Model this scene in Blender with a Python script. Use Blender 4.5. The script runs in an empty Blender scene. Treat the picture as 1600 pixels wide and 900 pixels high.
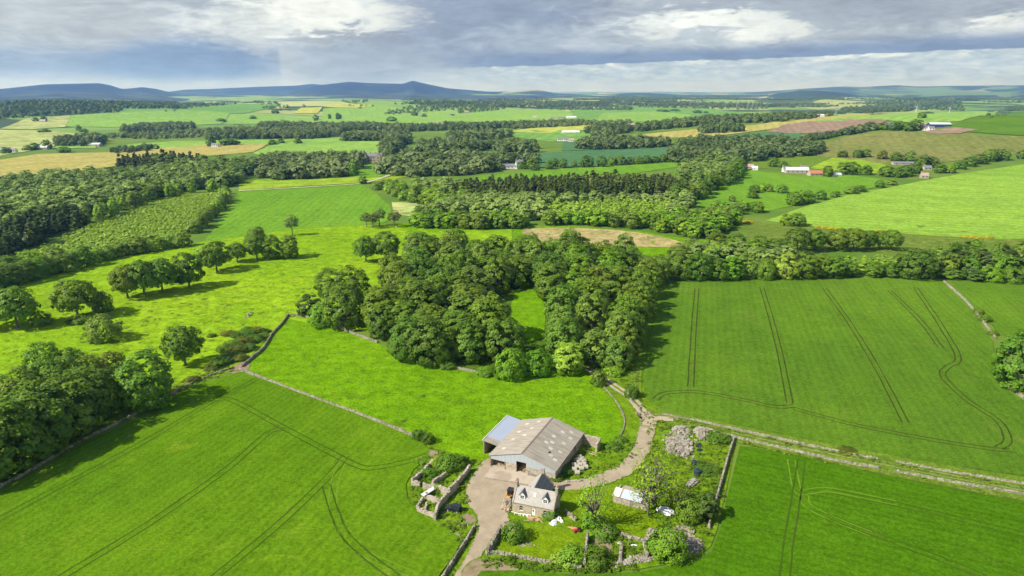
import bpy, bmesh, math, random
import numpy as np
from mathutils import Vector, Matrix

random.seed(7)
RNG = np.random.default_rng(7)
SC = bpy.context.scene
COL = SC.collection
PI = math.pi

# ------------------------------------------------------------------ camera
FPX, CAMZ, HORIZON = 1067.0, 100.0, 141.0
PITCH = math.atan((450 - HORIZON) / FPX)
cam_d = bpy.data.cameras.new("camera")
cam_d.sensor_fit = 'HORIZONTAL'
cam_d.sensor_width = 36.0
cam_d.lens = FPX / 1600 * 36.0
cam_d.clip_start = 1.0
cam_d.clip_end = 120000
cam = bpy.data.objects.new("camera", cam_d)
COL.objects.link(cam)
cam.location = (0, 0, CAMZ)
cam.rotation_euler = (PI / 2 - PITCH, 0, 0)
SC.camera = cam


def smooth(a, b, t):
    t = np.clip((t - a) / (b - a), 0, 1)
    return t * t * (3 - 2 * t)


def ray(px, py):
    u, v = (np.asarray(px, float) - 800) / FPX, (450 - np.asarray(py, float)) / FPX
    dy = math.cos(PITCH) + v * math.sin(PITCH)
    dz = -math.sin(PITCH) + v * math.cos(PITCH)
    return u, dy, dz


# ------------------------------------------------------------------ terrain
BUMPS = []


def bump(px, d, h, sp, sr):
    u, dy, dz = ray(px, 300)
    a = math.atan2(u, dy)
    BUMPS.append((a, d, h, sp, sr))


bump(1640, 1750, 46, 760, 480)
bump(1180, 2100, 10, 600, 400)
bump(90, 3500, 34, 1000, 480)
bump(-250, 3200, 24, 900, 600)
bump(560, 4100, 40, 900, 520)
bump(830, 5200, 34, 900, 600)
bump(1100, 6200, 20, 1400, 700)
bump(1350, 7500, 45, 1500, 800)


def H(x, y):
    x = np.asarray(x, float)
    y = np.asarray(y, float)
    d = np.hypot(x, y)
    m = smooth(70, 190, np.hypot(x - 12, y - 158)) * (1 - smooth(900, 2000, d))
    z = m * (0.75 * np.sin(x / 27 + 1.3) * np.sin(y / 33 + 0.4) + 0.9 * np.sin(x / 61 - y / 49) + 0.25 * np.sin(x / 11 + y / 14))
    f = smooth(1500, 3000, d)
    z = z + f * (5 * np.sin(x / 310 + 0.7) * np.sin(y / 420 + 1.1) + 3 * np.sin(x / 190 - y / 240))
    g = smooth(5000, 9000, d)
    z = z + g * (20 * np.sin(x / 1100 + 2.0) * np.sin(y / 900 + 0.3) + 10 * np.sin(x / 640 + y / 1400))
    for a, dd, h, sp, sr in BUMPS:
        cx, cy = dd * math.sin(a), dd * math.cos(a)
        rx, ry = x - cx, y - cy
        pr = rx * math.cos(a) - ry * math.sin(a)
        rr = rx * math.sin(a) + ry * math.cos(a)
        z = z + h * np.exp(-(pr / sp) ** 2 - (rr / sr) ** 2)
    return z


STEPS = np.geomspace(40, 42000, 1500)


def G(px, py):
    """the point of the ground seen at a place of the photograph (ray against the terrain)"""
    u, dy, dz = ray(px, py)
    n = math.hypot(u, dy)
    ux, uy, s = u / n, dy / n, dz / n
    zs = CAMZ + STEPS * s - H(STEPS * ux, STEPS * uy)
    k = np.argmax(zs < 0)
    if zs[k] >= 0:
        t = STEPS[-1]
    else:
        lo, hi = STEPS[max(k - 1, 0)], STEPS[k]
        for _ in range(18):
            mid = (lo + hi) / 2
            if CAMZ + mid * s - float(H(mid * ux, mid * uy)) < 0:
                hi = mid
            else:
                lo = mid
        t = hi
    return np.array([t * ux, t * uy])


def G3(px, py, dz=0.0):
    p = G(px, py)
    return Vector((p[0], p[1], float(H(p[0], p[1])) + dz))


def lift(level, d):
    return level * 0.055 * max(1.0, (d / 300.0)) ** 1.1


# ------------------------------------------------------------------ objects
def tag(o, label=None, cat=None, group=None, kind=None):
    if label:
        o['label'] = label
    if cat:
        o['category'] = cat
    if group:
        o['group'] = group
    if kind:
        o['kind'] = kind
    return o


def link_mesh(name, me, mats, parent=None, loc=None):
    o = bpy.data.objects.new(name, me)
    COL.objects.link(o)
    for m in (mats if isinstance(mats, (list, tuple)) else [mats]):
        me.materials.append(m)
    if parent is not None:
        o.parent = parent
    if loc is not None:
        o.location = loc
    return o


def empty(name, loc, rz=0.0, label=None, cat=None, group=None):
    o = bpy.data.objects.new(name, None)
    COL.objects.link(o)
    o.empty_display_size = 0.5
    o.location = loc
    o.rotation_euler = (0, 0, rz)
    return tag(o, label, cat, group)


def np_mesh(name, verts, faces, smooth_shade=False, attrs=None, mat_idx=None):
    """verts n x 3, faces m x k (all the same size)"""
    me = bpy.data.meshes.new(name)
    verts = np.asarray(verts, np.float32)
    faces = np.asarray(faces, np.int32)
    m, k = faces.shape
    me.vertices.add(len(verts))
    me.vertices.foreach_set("co", verts.ravel())
    me.loops.add(m * k)
    me.loops.foreach_set("vertex_index", faces.ravel())
    me.polygons.add(m)
    me.polygons.foreach_set("loop_start", np.arange(0, m * k, k, dtype=np.int32))
    if smooth_shade:
        me.polygons.foreach_set("use_smooth", np.ones(m, bool))
    if mat_idx is not None:
        me.polygons.foreach_set("material_index", np.asarray(mat_idx, np.int32))
    for an, av in (attrs or {}).items():
        a = me.attributes.new(an, 'FLOAT', 'POINT')
        a.data.foreach_set("value", np.asarray(av, np.float32))
    me.update(calc_edges=True)
    return me


class MB:
    """collects boxes, prisms and tubes into one mesh, with a material slot for each piece"""

    def __init__(self):
        self.v, self.f, self.m = [], [], []

    def add(self, vs, fs, mi=0, M=None):
        b = len(self.v)
        for p in vs:
            self.v.append(tuple(M @ Vector(p)) if M is not None else tuple(p))
        for q in fs:
            self.f.append([b + i for i in q])
            self.m.append(mi)

    def box(self, x0, x1, y0, y1, z0, z1, mi=0, M=None):
        self.add([(x0, y0, z0), (x1, y0, z0), (x1, y1, z0), (x0, y1, z0), (x0, y0, z1), (x1, y0, z1), (x1, y1, z1), (x0, y1, z1)],
                 [(3, 2, 1, 0), (4, 5, 6, 7), (0, 1, 5, 4), (1, 2, 6, 5), (2, 3, 7, 6), (3, 0, 4, 7)], mi, M)

    def extrude(self, poly, axis, a, b, mi=0, M=None):
        """poly: 2-D outline in the plane across axis ('x': (y,z), 'y': (x,z), 'z': (x,y))"""
        def pt(p, t):
            return (t, p[0], p[1]) if axis == 'x' else (p[0], t, p[1]) if axis == 'y' else (p[0], p[1], t)
        n = len(poly)
        vs = [pt(p, a) for p in poly] + [pt(p, b) for p in poly]
        fs = [list(range(n))[::-1], list(range(n, 2 * n))] + [(i, (i + 1) % n, n + (i + 1) % n, n + i) for i in range(n)]
        self.add(vs, fs, mi, M)

    def tube(self, pts, rads, n=6, mi=0, cap=True):
        pts = [Vector(p) for p in pts]
        b = len(self.v)
        for i, p in enumerate(pts):
            t = (pts[min(i + 1, len(pts) - 1)] - pts[max(i - 1, 0)]).normalized()
            u = t.cross(Vector((0.31, 0.17, 0.93)) if abs(t.z) < 0.9 else Vector((1, 0.1, 0))).normalized()
            w = t.cross(u)
            for k in range(n):
                a = 2 * PI * k / n
                self.v.append(tuple(p + (u * math.cos(a) + w * math.sin(a)) * rads[i]))
        for i in range(len(pts) - 1):
            for k in range(n):
                self.f.append([b + i * n + k, b + i * n + (k + 1) % n, b + (i + 1) * n + (k + 1) % n, b + (i + 1) * n + k])
                self.m.append(mi)
        if cap:
            self.f.append([b + k for k in range(n)][::-1])
            self.f.append([b + (len(pts) - 1) * n + k for k in range(n)])
            self.m += [mi, mi]

    def rock(self, c, s, rnd, mi=0, rz=None):
        """an irregular block of stone: a box with every corner moved"""
        a = rnd.uniform(0, PI) if rz is None else rz
        ca, sa = math.cos(a), math.sin(a)
        vs = []
        tx, ty = rnd.uniform(-.25, .25), rnd.uniform(-.25, .25)
        for z in (-1, 1):
            for x, y in ((-1, -1), (1, -1), (1, 1), (-1, 1)):
                k = 0.78 if z > 0 else 1.0
                X = x * s[0] * k * rnd.uniform(.7, 1.1)
                Y = y * s[1] * k * rnd.uniform(.7, 1.1)
                Z = z * s[2] * rnd.uniform(.75, 1.1) + X * tx + Y * ty
                vs.append((c[0] + X * ca - Y * sa, c[1] + X * sa + Y * ca, c[2] + Z))
        self.add(vs, [(3, 2, 1, 0), (4, 5, 6, 7), (0, 1, 5, 4), (1, 2, 6, 5), (2, 3, 7, 6), (3, 0, 4, 7)], mi)

    def build(self, name, mats, parent=None, loc=None, smooth_shade=False):
        me = bpy.data.meshes.new(name)
        me.from_pydata(self.v, [], self.f)
        me.polygons.foreach_set("material_index", self.m)
        if smooth_shade:
            me.polygons.foreach_set("use_smooth", [True] * len(me.polygons))
        me.update()
        return link_mesh(name, me, mats, parent, loc)


# ------------------------------------------------------------------ materials
class NT:
    def __init__(self, tree):
        self.t = tree
        tree.nodes.clear()

    def n(self, typ, ins=None, **kw):
        nd = self.t.nodes.new(typ)
        for k, v in kw.items():
            setattr(nd, k, v)
        for k, v in (ins or {}).items():
            s = nd.inputs[k]
            if isinstance(v, bpy.types.NodeSocket):
                self.t.links.new(v, s)
            elif isinstance(v, bpy.types.Node):
                self.t.links.new(v.outputs[0], s)
            else:
                if s.type == 'RGBA' and not hasattr(v, '__len__'):
                    v = (v, v, v, 1)
                if s.type == 'RGBA' and len(v) == 3:
                    v = (*v, 1)
                s.default_value = v
        return nd

    def math(self, op, a, b=None, c=None, clamp=False):
        ins = {0: a}
        if b is not None:
            ins[1] = b
        if c is not None:
            ins[2] = c
        return self.n('ShaderNodeMath', ins, operation=op, use_clamp=clamp).outputs[0]

    def mix(self, fac, a, b, typ='MIX'):
        nd = self.n('ShaderNodeMix', data_type='RGBA', blend_type=typ)
        for s, v in ((nd.inputs[0], fac), (nd.inputs[6], a), (nd.inputs[7], b)):
            if isinstance(v, bpy.types.NodeSocket):
                self.t.links.new(v, s)
            else:
                if s.type == 'RGBA':
                    v = (*v, 1) if hasattr(v, '__len__') and len(v) == 3 else v if hasattr(v, '__len__') else (v, v, v, 1)
                s.default_value = v
        return nd.outputs[2]

    def noise(self, vec, scale, detail=3, rough=0.55, dist=0.0):
        return self.n('ShaderNodeTexNoise', {'Vector': vec, 'Scale': scale, 'Detail': detail, 'Roughness': rough, 'Distortion': dist}).outputs[0]

    def ramp(self, fac, lo, hi, a=0.0, b=1.0):
        return self.n('ShaderNodeMapRange', {0: fac, 1: lo, 2: hi, 3: a, 4: b}, interpolation_type='SMOOTHSTEP').outputs[0]

    def coords(self):
        return self.n('ShaderNodeNewGeometry').outputs['Position']

    def obj(self):
        return self.n('ShaderNodeTexCoord').outputs['Object']

    def scale(self, vec, s):
        return self.n('ShaderNodeMapping', {0: vec, 3: s}).outputs[0]


def new_mat(name):
    m = bpy.data.materials.new(name)
    m.use_nodes = True
    return m, NT(m.node_tree)


def finish(T, col, rough=0.85, bump_h=None, bump_s=0.4, bump_d=0.1, spec=0.25, metal=0.0):
    ins = {'Base Color': col, 'Roughness': rough, 'Specular IOR Level': spec, 'Metallic': metal}
    if bump_h is not None:
        ins['Normal'] = T.n('ShaderNodeBump', {'Height': bump_h, 'Strength': bump_s, 'Distance': bump_d}).outputs[0]
    b = T.n('ShaderNodeBsdfPrincipled', ins)
    T.n('ShaderNodeOutputMaterial', {0: b.outputs[0]})


def mat_grass(name, a, b, c=None, fine=1.6, big=0.012, rows=None, patch=0.5, bump_s=0.6, row_amt=0.05, con=None):
    con = con if con is not None else (.30 if rows else .40)
    """ground cover: two greens by patches, a third in blotches, fine tufts, drill rows"""
    m, T = new_mat(name)
    P = T.coords()
    n1 = T.ramp(T.noise(P, big, 4, 0.6, 0.6), 0.35, 0.65)
    n2 = T.ramp(T.noise(P, big * 9, 4, 0.6, 0.3), 0.3, 0.7)
    f = T.math('ADD', T.math('MULTIPLY', n1, 1 - patch), T.math('MULTIPLY', n2, patch))
    col = T.mix(f, a, b)
    if c is not None:
        n3 = T.ramp(T.noise(P, big * 5.3, 5, 0.65, 1.0), 0.56, 0.72)
        col = T.mix(n3, col, c)
    nf = T.noise(P, fine, 3, 0.7)
    nm = T.noise(P, fine * 0.22, 3, 0.6)
    k = T.math('ADD', T.math('MULTIPLY', nf, 0.95 if rows else 0.75), T.math('MULTIPLY', nm, 0.30 if rows else 0.55))
    k = T.ramp(k, 0.42, 0.9, 1 - con, 1 + con)
    h = nf
    if rows:
        ang, sp = rows
        R = T.n('ShaderNodeMapping', {0: P, 2: (0, 0, ang)}).outputs[0]
        x = T.n('ShaderNodeSeparateXYZ', {0: R}).outputs[0]
        x = T.math('ADD', x, T.math('MULTIPLY', T.noise(P, 0.03, 2), 1.2))
        w = T.math('SINE', T.math('MULTIPLY', x, 2 * PI / sp))
        w2 = T.math('SINE', T.math('MULTIPLY', x, 2 * PI / (sp * 4.37)))
        st = T.noise(T.n('ShaderNodeMapping', {0: R, 3: (0.9, 0.02, 1)}).outputs[0], 0.6, 3)
        w = T.math('ADD', T.math('MULTIPLY', w, row_amt), T.math('ADD', T.math('MULTIPLY', w2, row_amt * 0.6), T.math('MULTIPLY_ADD', st, row_amt * 3.0, -row_amt * 1.5)))
        k = T.math('ADD', k, w)
    col = T.mix(1.0, col, T.n('ShaderNodeCombineColor', {0: k, 1: k, 2: k}).outputs[0], 'MULTIPLY')
    finish(T, col, 1.0, h, bump_s, 0.35, 0.0)
    return m


def mat_noise(name, a, b, scale=1.0, c=None, rough=0.85, bump_s=0.5, bump_d=0.08, detail=5, spec=0.25, metal=0.0, cs=0.37, objc=False, edge=None, eamp=1.1):
    m, T = new_mat(name)
    P = T.obj() if objc else T.coords()
    n1 = T.noise(P, scale, detail, 0.65, 0.2)
    col = T.mix(T.ramp(n1, 0.3, 0.7), a, b)
    if c is not None:
        col = T.mix(T.ramp(T.noise(P, scale * cs, 4, 0.6, 0.7), 0.52, 0.68), col, c)
    if edge is not None:
        # the bare ground frays out into the grass round it
        e = T.n('ShaderNodeAttribute', attribute_name='edge', attribute_type='GEOMETRY').outputs['Fac']
        nz = T.math('MULTIPLY_ADD', T.noise(P, .9, 5, .7), 2 * eamp, -eamp)
        k = T.ramp(T.math('ADD', e, nz), 0.02, .45, 0, 1)
        ge = T.mix(T.ramp(T.noise(P, .5, 4, .6), .35, .65), edge[0], edge[1])
        gk = T.ramp(T.noise(P, 1.8, 3, .7), .3, .75, .65, 1.35)
        ge = T.mix(1.0, ge, T.n('ShaderNodeCombineColor', {0: gk, 1: gk, 2: gk}).outputs[0], 'MULTIPLY')
        col = T.mix(k, ge, col)
    finish(T, col, rough, n1, bump_s, bump_d, spec, metal)
    return m


def mat_plain(name, a, rough=0.5, spec=0.4, metal=0.0, var=0.15):
    m, T = new_mat(name)
    n1 = T.noise(T.obj(), 3.0, 4, 0.6)
    lo = tuple(x * (1 - var) for x in a)
    hi = tuple(x * (1 + var) for x in a)
    finish(T, T.mix(n1, lo, hi), rough, None, spec=spec, metal=metal)
    return m


# ------------------------------------------------------------------ draped sheets and strips
def catmull(pts, n=6, closed=False):
    pts = [np.array(p, float) for p in pts]
    out = []
    N = len(pts)
    for i in range(N if closed else N - 1):
        p0 = pts[(i - 1) % N] if closed or i > 0 else 2 * pts[0] - pts[1]
        p1, p2 = pts[i], pts[(i + 1) % N]
        p3 = pts[(i + 2) % N] if closed or i + 2 < N else 2 * pts[-1] - pts[-2]
        for k in range(n):
            t = k / n
            out.append(0.5 * (2 * p1 + (p2 - p0) * t + (2 * p0 - 5 * p1 + 4 * p2 - p3) * t * t + (3 * p1 - p0 - 3 * p2 + p3) * t ** 3))
    if not closed:
        out.append(pts[-1])
    return out


def world_poly(px, sm=0, step=24):
    px = [np.array(p, float) for p in px]
    if sm:
        px = catmull(px, sm, True)
    else:
        q = []
        for i, p in enumerate(px):
            r = px[(i + 1) % len(px)]
            k = max(1, int(np.hypot(*(r - p)) / step))
            q += [p + (r - p) * j / k for j in range(k)]
        px = q
    return [G(*p) for p in px]


def edge_dist(P, W):
    d = np.full(len(P), 1e9)
    for i in range(len(W)):
        a, b = W[i], W[(i + 1) % len(W)]
        ab = b - a
        t = np.clip(((P - a) @ ab) / (ab @ ab + 1e-12), 0, 1)
        d = np.minimum(d, np.hypot(*(P - a - t[:, None] * ab).T))
    return d


def sheet(name, px, mat, level, sm=0, grid=None, skirt=0.0, world=None, kind='structure', edge=False):
    W = world if world is not None else world_poly(px, sm)
    d0 = min(np.hypot(*p) for p in W)
    g = grid or (1.4 if edge else max(7.0, d0 / 28))
    bm = bmesh.new()
    vs = [bm.verts.new((p[0], p[1], 0)) for p in W]
    f = bm.faces.new(vs)
    f.normal_update()
    if f.normal.z < 0:
        f.normal_flip()
    bmesh.ops.triangulate(bm, faces=bm.faces[:])
    xs = [p[0] for p in W]
    ys = [p[1] for p in W]
    for ax, lo, hi in ((0, min(xs), max(xs)), (1, min(ys), max(ys))):
        k = math.floor(lo / g) + 1
        while k * g < hi:
            co, no = [0, 0, 0], [0, 0, 0]
            co[ax], no[ax] = k * g, 1
            bmesh.ops.bisect_plane(bm, geom=bm.verts[:] + bm.edges[:] + bm.faces[:], dist=1e-4, plane_co=co, plane_no=no)
            k += 1
    for v in bm.verts:
        v.co.z = float(H(v.co.x, v.co.y)) + lift(level, math.hypot(v.co.x, v.co.y)) + skirt
    if skirt > 0:
        be = [e for e in bm.edges if len(e.link_faces) == 1]
        r = bmesh.ops.extrude_edge_only(bm, edges=be)
        for v in r['geom']:
            if isinstance(v, bmesh.types.BMVert):
                v.co.z -= skirt + lift(level, math.hypot(v.co.x, v.co.y)) + 0.1
    me = bpy.data.meshes.new(name)
    bm.to_mesh(me)
    bm.free()
    if edge:
        me.attributes.new('edge', 'FLOAT', 'POINT').data.foreach_set('value', edge_dist(np.array([(v.co.x, v.co.y) for v in me.vertices]), np.array(W)).astype(np.float32))
    for p in me.polygons:
        p.use_smooth = skirt == 0
    o = link_mesh(name, me, mat)
    o['kind'] = kind
    return o


def strip_verts(W, width, level, dz=0.0, seg=5.0, wob=0.0):
    """a ribbon along world points W, three points across; returns verts, faces, distance to the edge"""
    W = [np.array(p, float) for p in W]
    out = []
    for a, b in zip(W[:-1], W[1:]):
        k = max(1, int(np.hypot(*(b - a)) / seg))
        out += [a + (b - a) * j / k for j in range(k)]
    out.append(W[-1])
    vs, fs, ed = [], [], []
    for i, p in enumerate(out):
        t = out[min(i + 1, len(out) - 1)] - out[max(i - 1, 0)]
        t = t / (np.hypot(*t) + 1e-9)
        nrm = np.array([-t[1], t[0]])
        wl = width / 2 * (1 + wob * random.uniform(-1, 1))
        wr = width / 2 * (1 + wob * random.uniform(-1, 1))
        for s, e in ((nrm * wl, 0), (nrm * 0, width / 2), (-nrm * wr, 0)):
            q = p + s
            vs.append((q[0], q[1], float(H(q[0], q[1])) + lift(level, np.hypot(*q)) + dz))
            ed.append(e)
    for i in range(len(out) - 1):
        for k in (0, 1):
            fs.append((3 * i + k, 3 * i + k + 1, 3 * i + k + 4, 3 * i + k + 3))
    return vs, fs, ed


def offset_line(W, off):
    W = [np.array(p, float) for p in W]
    r = []
    for i, p in enumerate(W):
        t = W[min(i + 1, len(W) - 1)] - W[max(i - 1, 0)]
        t = t / (np.hypot(*t) + 1e-9)
        r.append(p + np.array([-t[1], t[0]]) * off)
    return r


def wline(px, n=6):
    return [G(*p) for p in (catmull(px, n) if n else px)]


def ribbons(name, lines, mat, level, dz=0.0, wob=0.15):
    vs, fs, ed = [], [], []
    for W, width in lines:
        v, f, e = strip_verts(W, width, level, dz, wob=wob)
        b = len(vs)
        vs += v
        ed += e
        fs += [tuple(b + i for i in q) for q in f]
    o = link_mesh(name, np_mesh(name, vs, fs, attrs={'edge': ed}), mat)
    o['kind'] = 'structure'
    return o


def resample(W, step):
    W = [np.array(p, float) for p in W]
    out, acc = [], 0.0
    for a, b in zip(W[:-1], W[1:]):
        L = np.hypot(*(b - a))
        if L < 1e-6:
            continue
        t = -acc
        while t + step <= L:
            t += step
            out.append((a + (b - a) * t / L, (b - a) / L))
        acc = L - t
    return out
# ================================================================== ground materials
def row_angle(a, b):
    d = G(*b) - G(*a)
    return math.atan2(d[0], d[1])


M = {}
M['pasture'] = mat_grass('pasture', (.092, .205, .003), (.138, .270, .004), (.078, .160, .005), fine=1.1, big=.012, bump_s=.9)
M['meadow'] = mat_grass('sunny_pasture', (.136, .262, .006), (.215, .330, .011), (.140, .225, .012), fine=.8, big=.010, bump_s=.9)
M['crop_a'] = mat_grass('young_barley', (.068, .148, .004), (.106, .202, .006), (.130, .208, .010), fine=1.5, big=.009, rows=(row_angle((95, 905), (425, 675)), 2.4), patch=.3, row_amt=.06, bump_s=.35)
M['crop_b'] = mat_grass('green_wheat', (.066, .138, .010), (.102, .192, .012), (.100, .160, .018), fine=1.4, big=.007, rows=(row_angle((1089, 452), (1081, 606)), 2.8), patch=.3, row_amt=.05, bump_s=.3)
M['crop_c'] = mat_grass('bright_barley', (.050, .128, .003), (.070, .158, .004), (.058, .130, .006), fine=1.5, big=.010, rows=(row_angle((1300, 770), (1600, 838)), 2.4), patch=.3, row_amt=.06, bump_s=.35)
M['crop_mid'] = mat_grass('mid_crop', (.105, .225, .016), (.135, .265, .020), None, fine=.5, big=.006, rows=(-.05, 6.0), patch=.3, row_amt=.06)
M['crop_lime'] = mat_grass('lime_crop', (.175, .305, .034), (.215, .350, .042), (.155, .285, .030), fine=.35, big=.004, rows=(-1.15, 12.0), patch=.25, row_amt=.06)
M['crop_blue'] = mat_grass('bluish_crop', (.062, .145, .058), (.078, .165, .064), None, fine=.3, big=.004, rows=(-1.2, 9.0), patch=.3, row_amt=.05)
M['rough'] = mat_grass('rough_grass', (.085, .150, .018), (.140, .180, .030), (.200, .190, .060), fine=.9, big=.02, patch=.6, bump_s=.9)
M['yard_grass'] = mat_grass('yard_grass', (.085, .170, .005), (.140, .225, .009), (.160, .175, .025), fine=1.3, big=.045, patch=.6, bump_s=1.0)
M['lawn'] = mat_grass('lawn', (.100, .175, .004), (.140, .215, .005), (.150, .195, .012), fine=2.2, big=.06, patch=.5, bump_s=.4)
M['verge'] = mat_grass('verge', (.090, .170, .012), (.140, .200, .022), (.190, .190, .060), fine=1.6, big=.04, patch=.6, bump_s=1.0)
M['gravel'] = mat_noise('gravel', (.350, .285, .195), (.260, .205, .135), .30, (.300, .240, .160), bump_s=.35, bump_d=.06, detail=8, cs=.5, edge=((.085, .170, .006), (.150, .210, .015)), eamp=1.3)
M['rut'] = mat_noise('bare_rut', (.400, .320, .220), (.310, .245, .165), .5, (.130, .150, .040), bump_s=.3, detail=7, edge=((.085, .170, .006), (.150, .210, .015)), eamp=.28)
M['tram'] = mat_noise('tramline_soil', (.032, .074, .005), (.046, .090, .007), .25, (.058, .072, .014), bump_s=.3, rough=1.0, spec=0.0)
M['tram_brown'] = mat_noise('brown_tramline_soil', (.034, .046, .008), (.056, .056, .014), .2, (.032, .062, .006), bump_s=.3, rough=1.0, spec=0.0)
M['tram_light'] = mat_noise('pale_tramline', (.100, .190, .012), (.125, .210, .018), .25, bump_s=.3, rough=1.0, spec=0.0)
M['concrete'] = mat_noise('concrete', (.440, .375, .290), (.350, .290, .215), .35, (.300, .240, .170), bump_s=.12, detail=8, edge=((.30, .24, .16), (.35, .29, .2)), eamp=.5)
M['clearing'] = mat_grass('clearing', (.280, .240, .095), (.350, .285, .125), (.180, .215, .050), fine=.25, big=.02, patch=.6)
M['straw'] = mat_grass('straw_field', (.310, .285, .080), (.360, .315, .100), (.250, .275, .065), fine=.15, big=.004, rows=(.3, 16), patch=.4)
M['olive'] = mat_grass('olive_field', (.135, .165, .035), (.195, .190, .058), (.100, .150, .030), fine=.16, big=.006, rows=(.4, 14), patch=.5)
M['plough'] = mat_grass('ploughed_field', (.215, .155, .105), (.255, .185, .125), None, fine=.1, big=.004, rows=(.3, 14), patch=.4)
M['far_green'] = mat_grass('far_green', (.175, .310, .055), (.215, .345, .062), None, fine=.08, big=.003, rows=(.7, 26), patch=.4)
M['far_deep'] = mat_grass('far_deep_green', (.125, .250, .052), (.150, .285, .058), None, fine=.08, big=.003, rows=(.2, 26), patch=.4)
M['far_yellow'] = mat_grass('far_yellow', (.330, .370, .070), (.390, .400, .075), None, fine=.06, big=.003, rows=(1.1, 26), patch=.4)
M['far_pale'] = mat_grass('far_pale', (.280, .330, .110), (.320, .340, .120), (.220, .310, .080), fine=.06, big=.003, patch=.5)
M['sunny_grass'] = mat_grass('sunny_grass', (.170, .280, .020), (.230, .320, .024), (.260, .290, .030), fine=.3, big=.01, patch=.5)
M['shaded_grass'] = mat_grass('forest_floor', (.050, .100, .008), (.070, .125, .010), None, fine=.7, big=.02, patch=.5)  # plain grass with the shade under the trees put into its greens
M['soil'] = mat_noise('bare_soil', (.270, .195, .125), (.190, .145, .080), .8, (.110, .130, .030), bump_s=.6, edge=((.085, .170, .006), (.150, .210, .015)), eamp=1.6)
M['lane'] = mat_noise('pale_lane', (.420, .380, .270), (.340, .320, .200), .2, edge=((.2, .24, .05), (.25, .27, .06)), eamp=.6)

# the base sheet: rough grass near, patchwork of fields, hedges and woods far off
m, T = new_mat('countryside')
P = T.coords()
near = T.mix(T.ramp(T.noise(P, .02, 5, .6, .5), .35, .65), (.075, .150, .012), (.120, .180, .022))
Pj = T.n('ShaderNodeVectorMath', {0: P, 1: T.n('ShaderNodeVectorMath', {0: T.n('ShaderNodeTexNoise', {'Vector': P, 'Scale': .0012, 'Detail': 2}).outputs[1], 'Scale': 420.0}, operation='SCALE').outputs[0]}, operation='ADD').outputs[0]
Ps = T.n('ShaderNodeMapping', {0: Pj, 2: (0, 0, .35), 3: (1 / 430, 1 / 520, 0)}).outputs[0]
vor = T.n('ShaderNodeTexVoronoi', {'Vector': Ps, 'Scale': 1.0, 'Randomness': .85}, voronoi_dimensions='2D')
edge = T.n('ShaderNodeTexVoronoi', {'Vector': Ps, 'Scale': 1.0, 'Randomness': .85}, feature='DISTANCE_TO_EDGE', voronoi_dimensions='2D')
sel = T.n('ShaderNodeSeparateColor', {0: vor.outputs['Color']}).outputs[0]
cr = T.n('ShaderNodeValToRGB', {0: sel})
els = cr.color_ramp
els.interpolation = 'CONSTANT'
for i, (p, c) in enumerate([(0, (.17, .30, .055)), (.2, (.12, .24, .05)), (.36, (.28, .33, .10)), (.48, (.05, .08, .035)), (.58, (.20, .32, .06)), (.72, (.36, .38, .14)), (.84, (.06, .09, .04)), (.90, (.20, .15, .10))]):
    e = els.elements[i] if i < 2 else els.elements.new(p)
    e.position = p
    e.color = (*c, 1)
fieldc = T.mix(T.ramp(T.noise(P, .006, 4), .3, .7, 0, .35), cr.outputs[0], (.14, .21, .05))
hedge = T.math('MULTIPLY', T.ramp(edge.outputs[0], .0, .05, 1, 0), T.ramp(T.noise(P, .004, 2), .4, .6, .0, 1))
fieldc = T.mix(hedge, fieldc, (.028, .05, .02))
wood = T.ramp(T.noise(T.scale(P, (1, 1.6, 1)), .00075, 4, .62), .53, .57)
fieldc = T.mix(wood, fieldc, (.045, .075, .032))
ln = T.n('ShaderNodeVectorMath', {0: P}, operation='LENGTH').outputs['Value']
col = T.mix(T.ramp(ln, 1500, 2600), near, fieldc)
finish(T, col, .9, T.noise(P, .6, 4), .6, .4, .1)
M['country'] = m

# polar sheet round the place below the camera, out to the horizon
az = np.concatenate([np.radians(np.arange(-58, 58.01, .5)), np.radians(np.arange(64, 300.1, 6))])
rr = np.concatenate([[4.0], np.geomspace(12, 46000, 400)])
A, R = np.meshgrid(az, rr)
X, Y = R * np.sin(A), R * np.cos(A)
Z = H(X, Y)
V = np.stack([X.ravel(), Y.ravel(), Z.ravel()], 1)
na, nr = len(az), len(rr)
idx = np.arange(nr * na).reshape(nr, na)
nx = np.roll(idx, -1, 1)
F = np.stack([idx[:-1], nx[:-1], nx[1:], idx[1:]], -1).reshape(-1, 4)[:, ::-1]
ground = link_mesh('ground', np_mesh('ground', V, F, True), M['country'])
ground['kind'] = 'structure'

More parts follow.
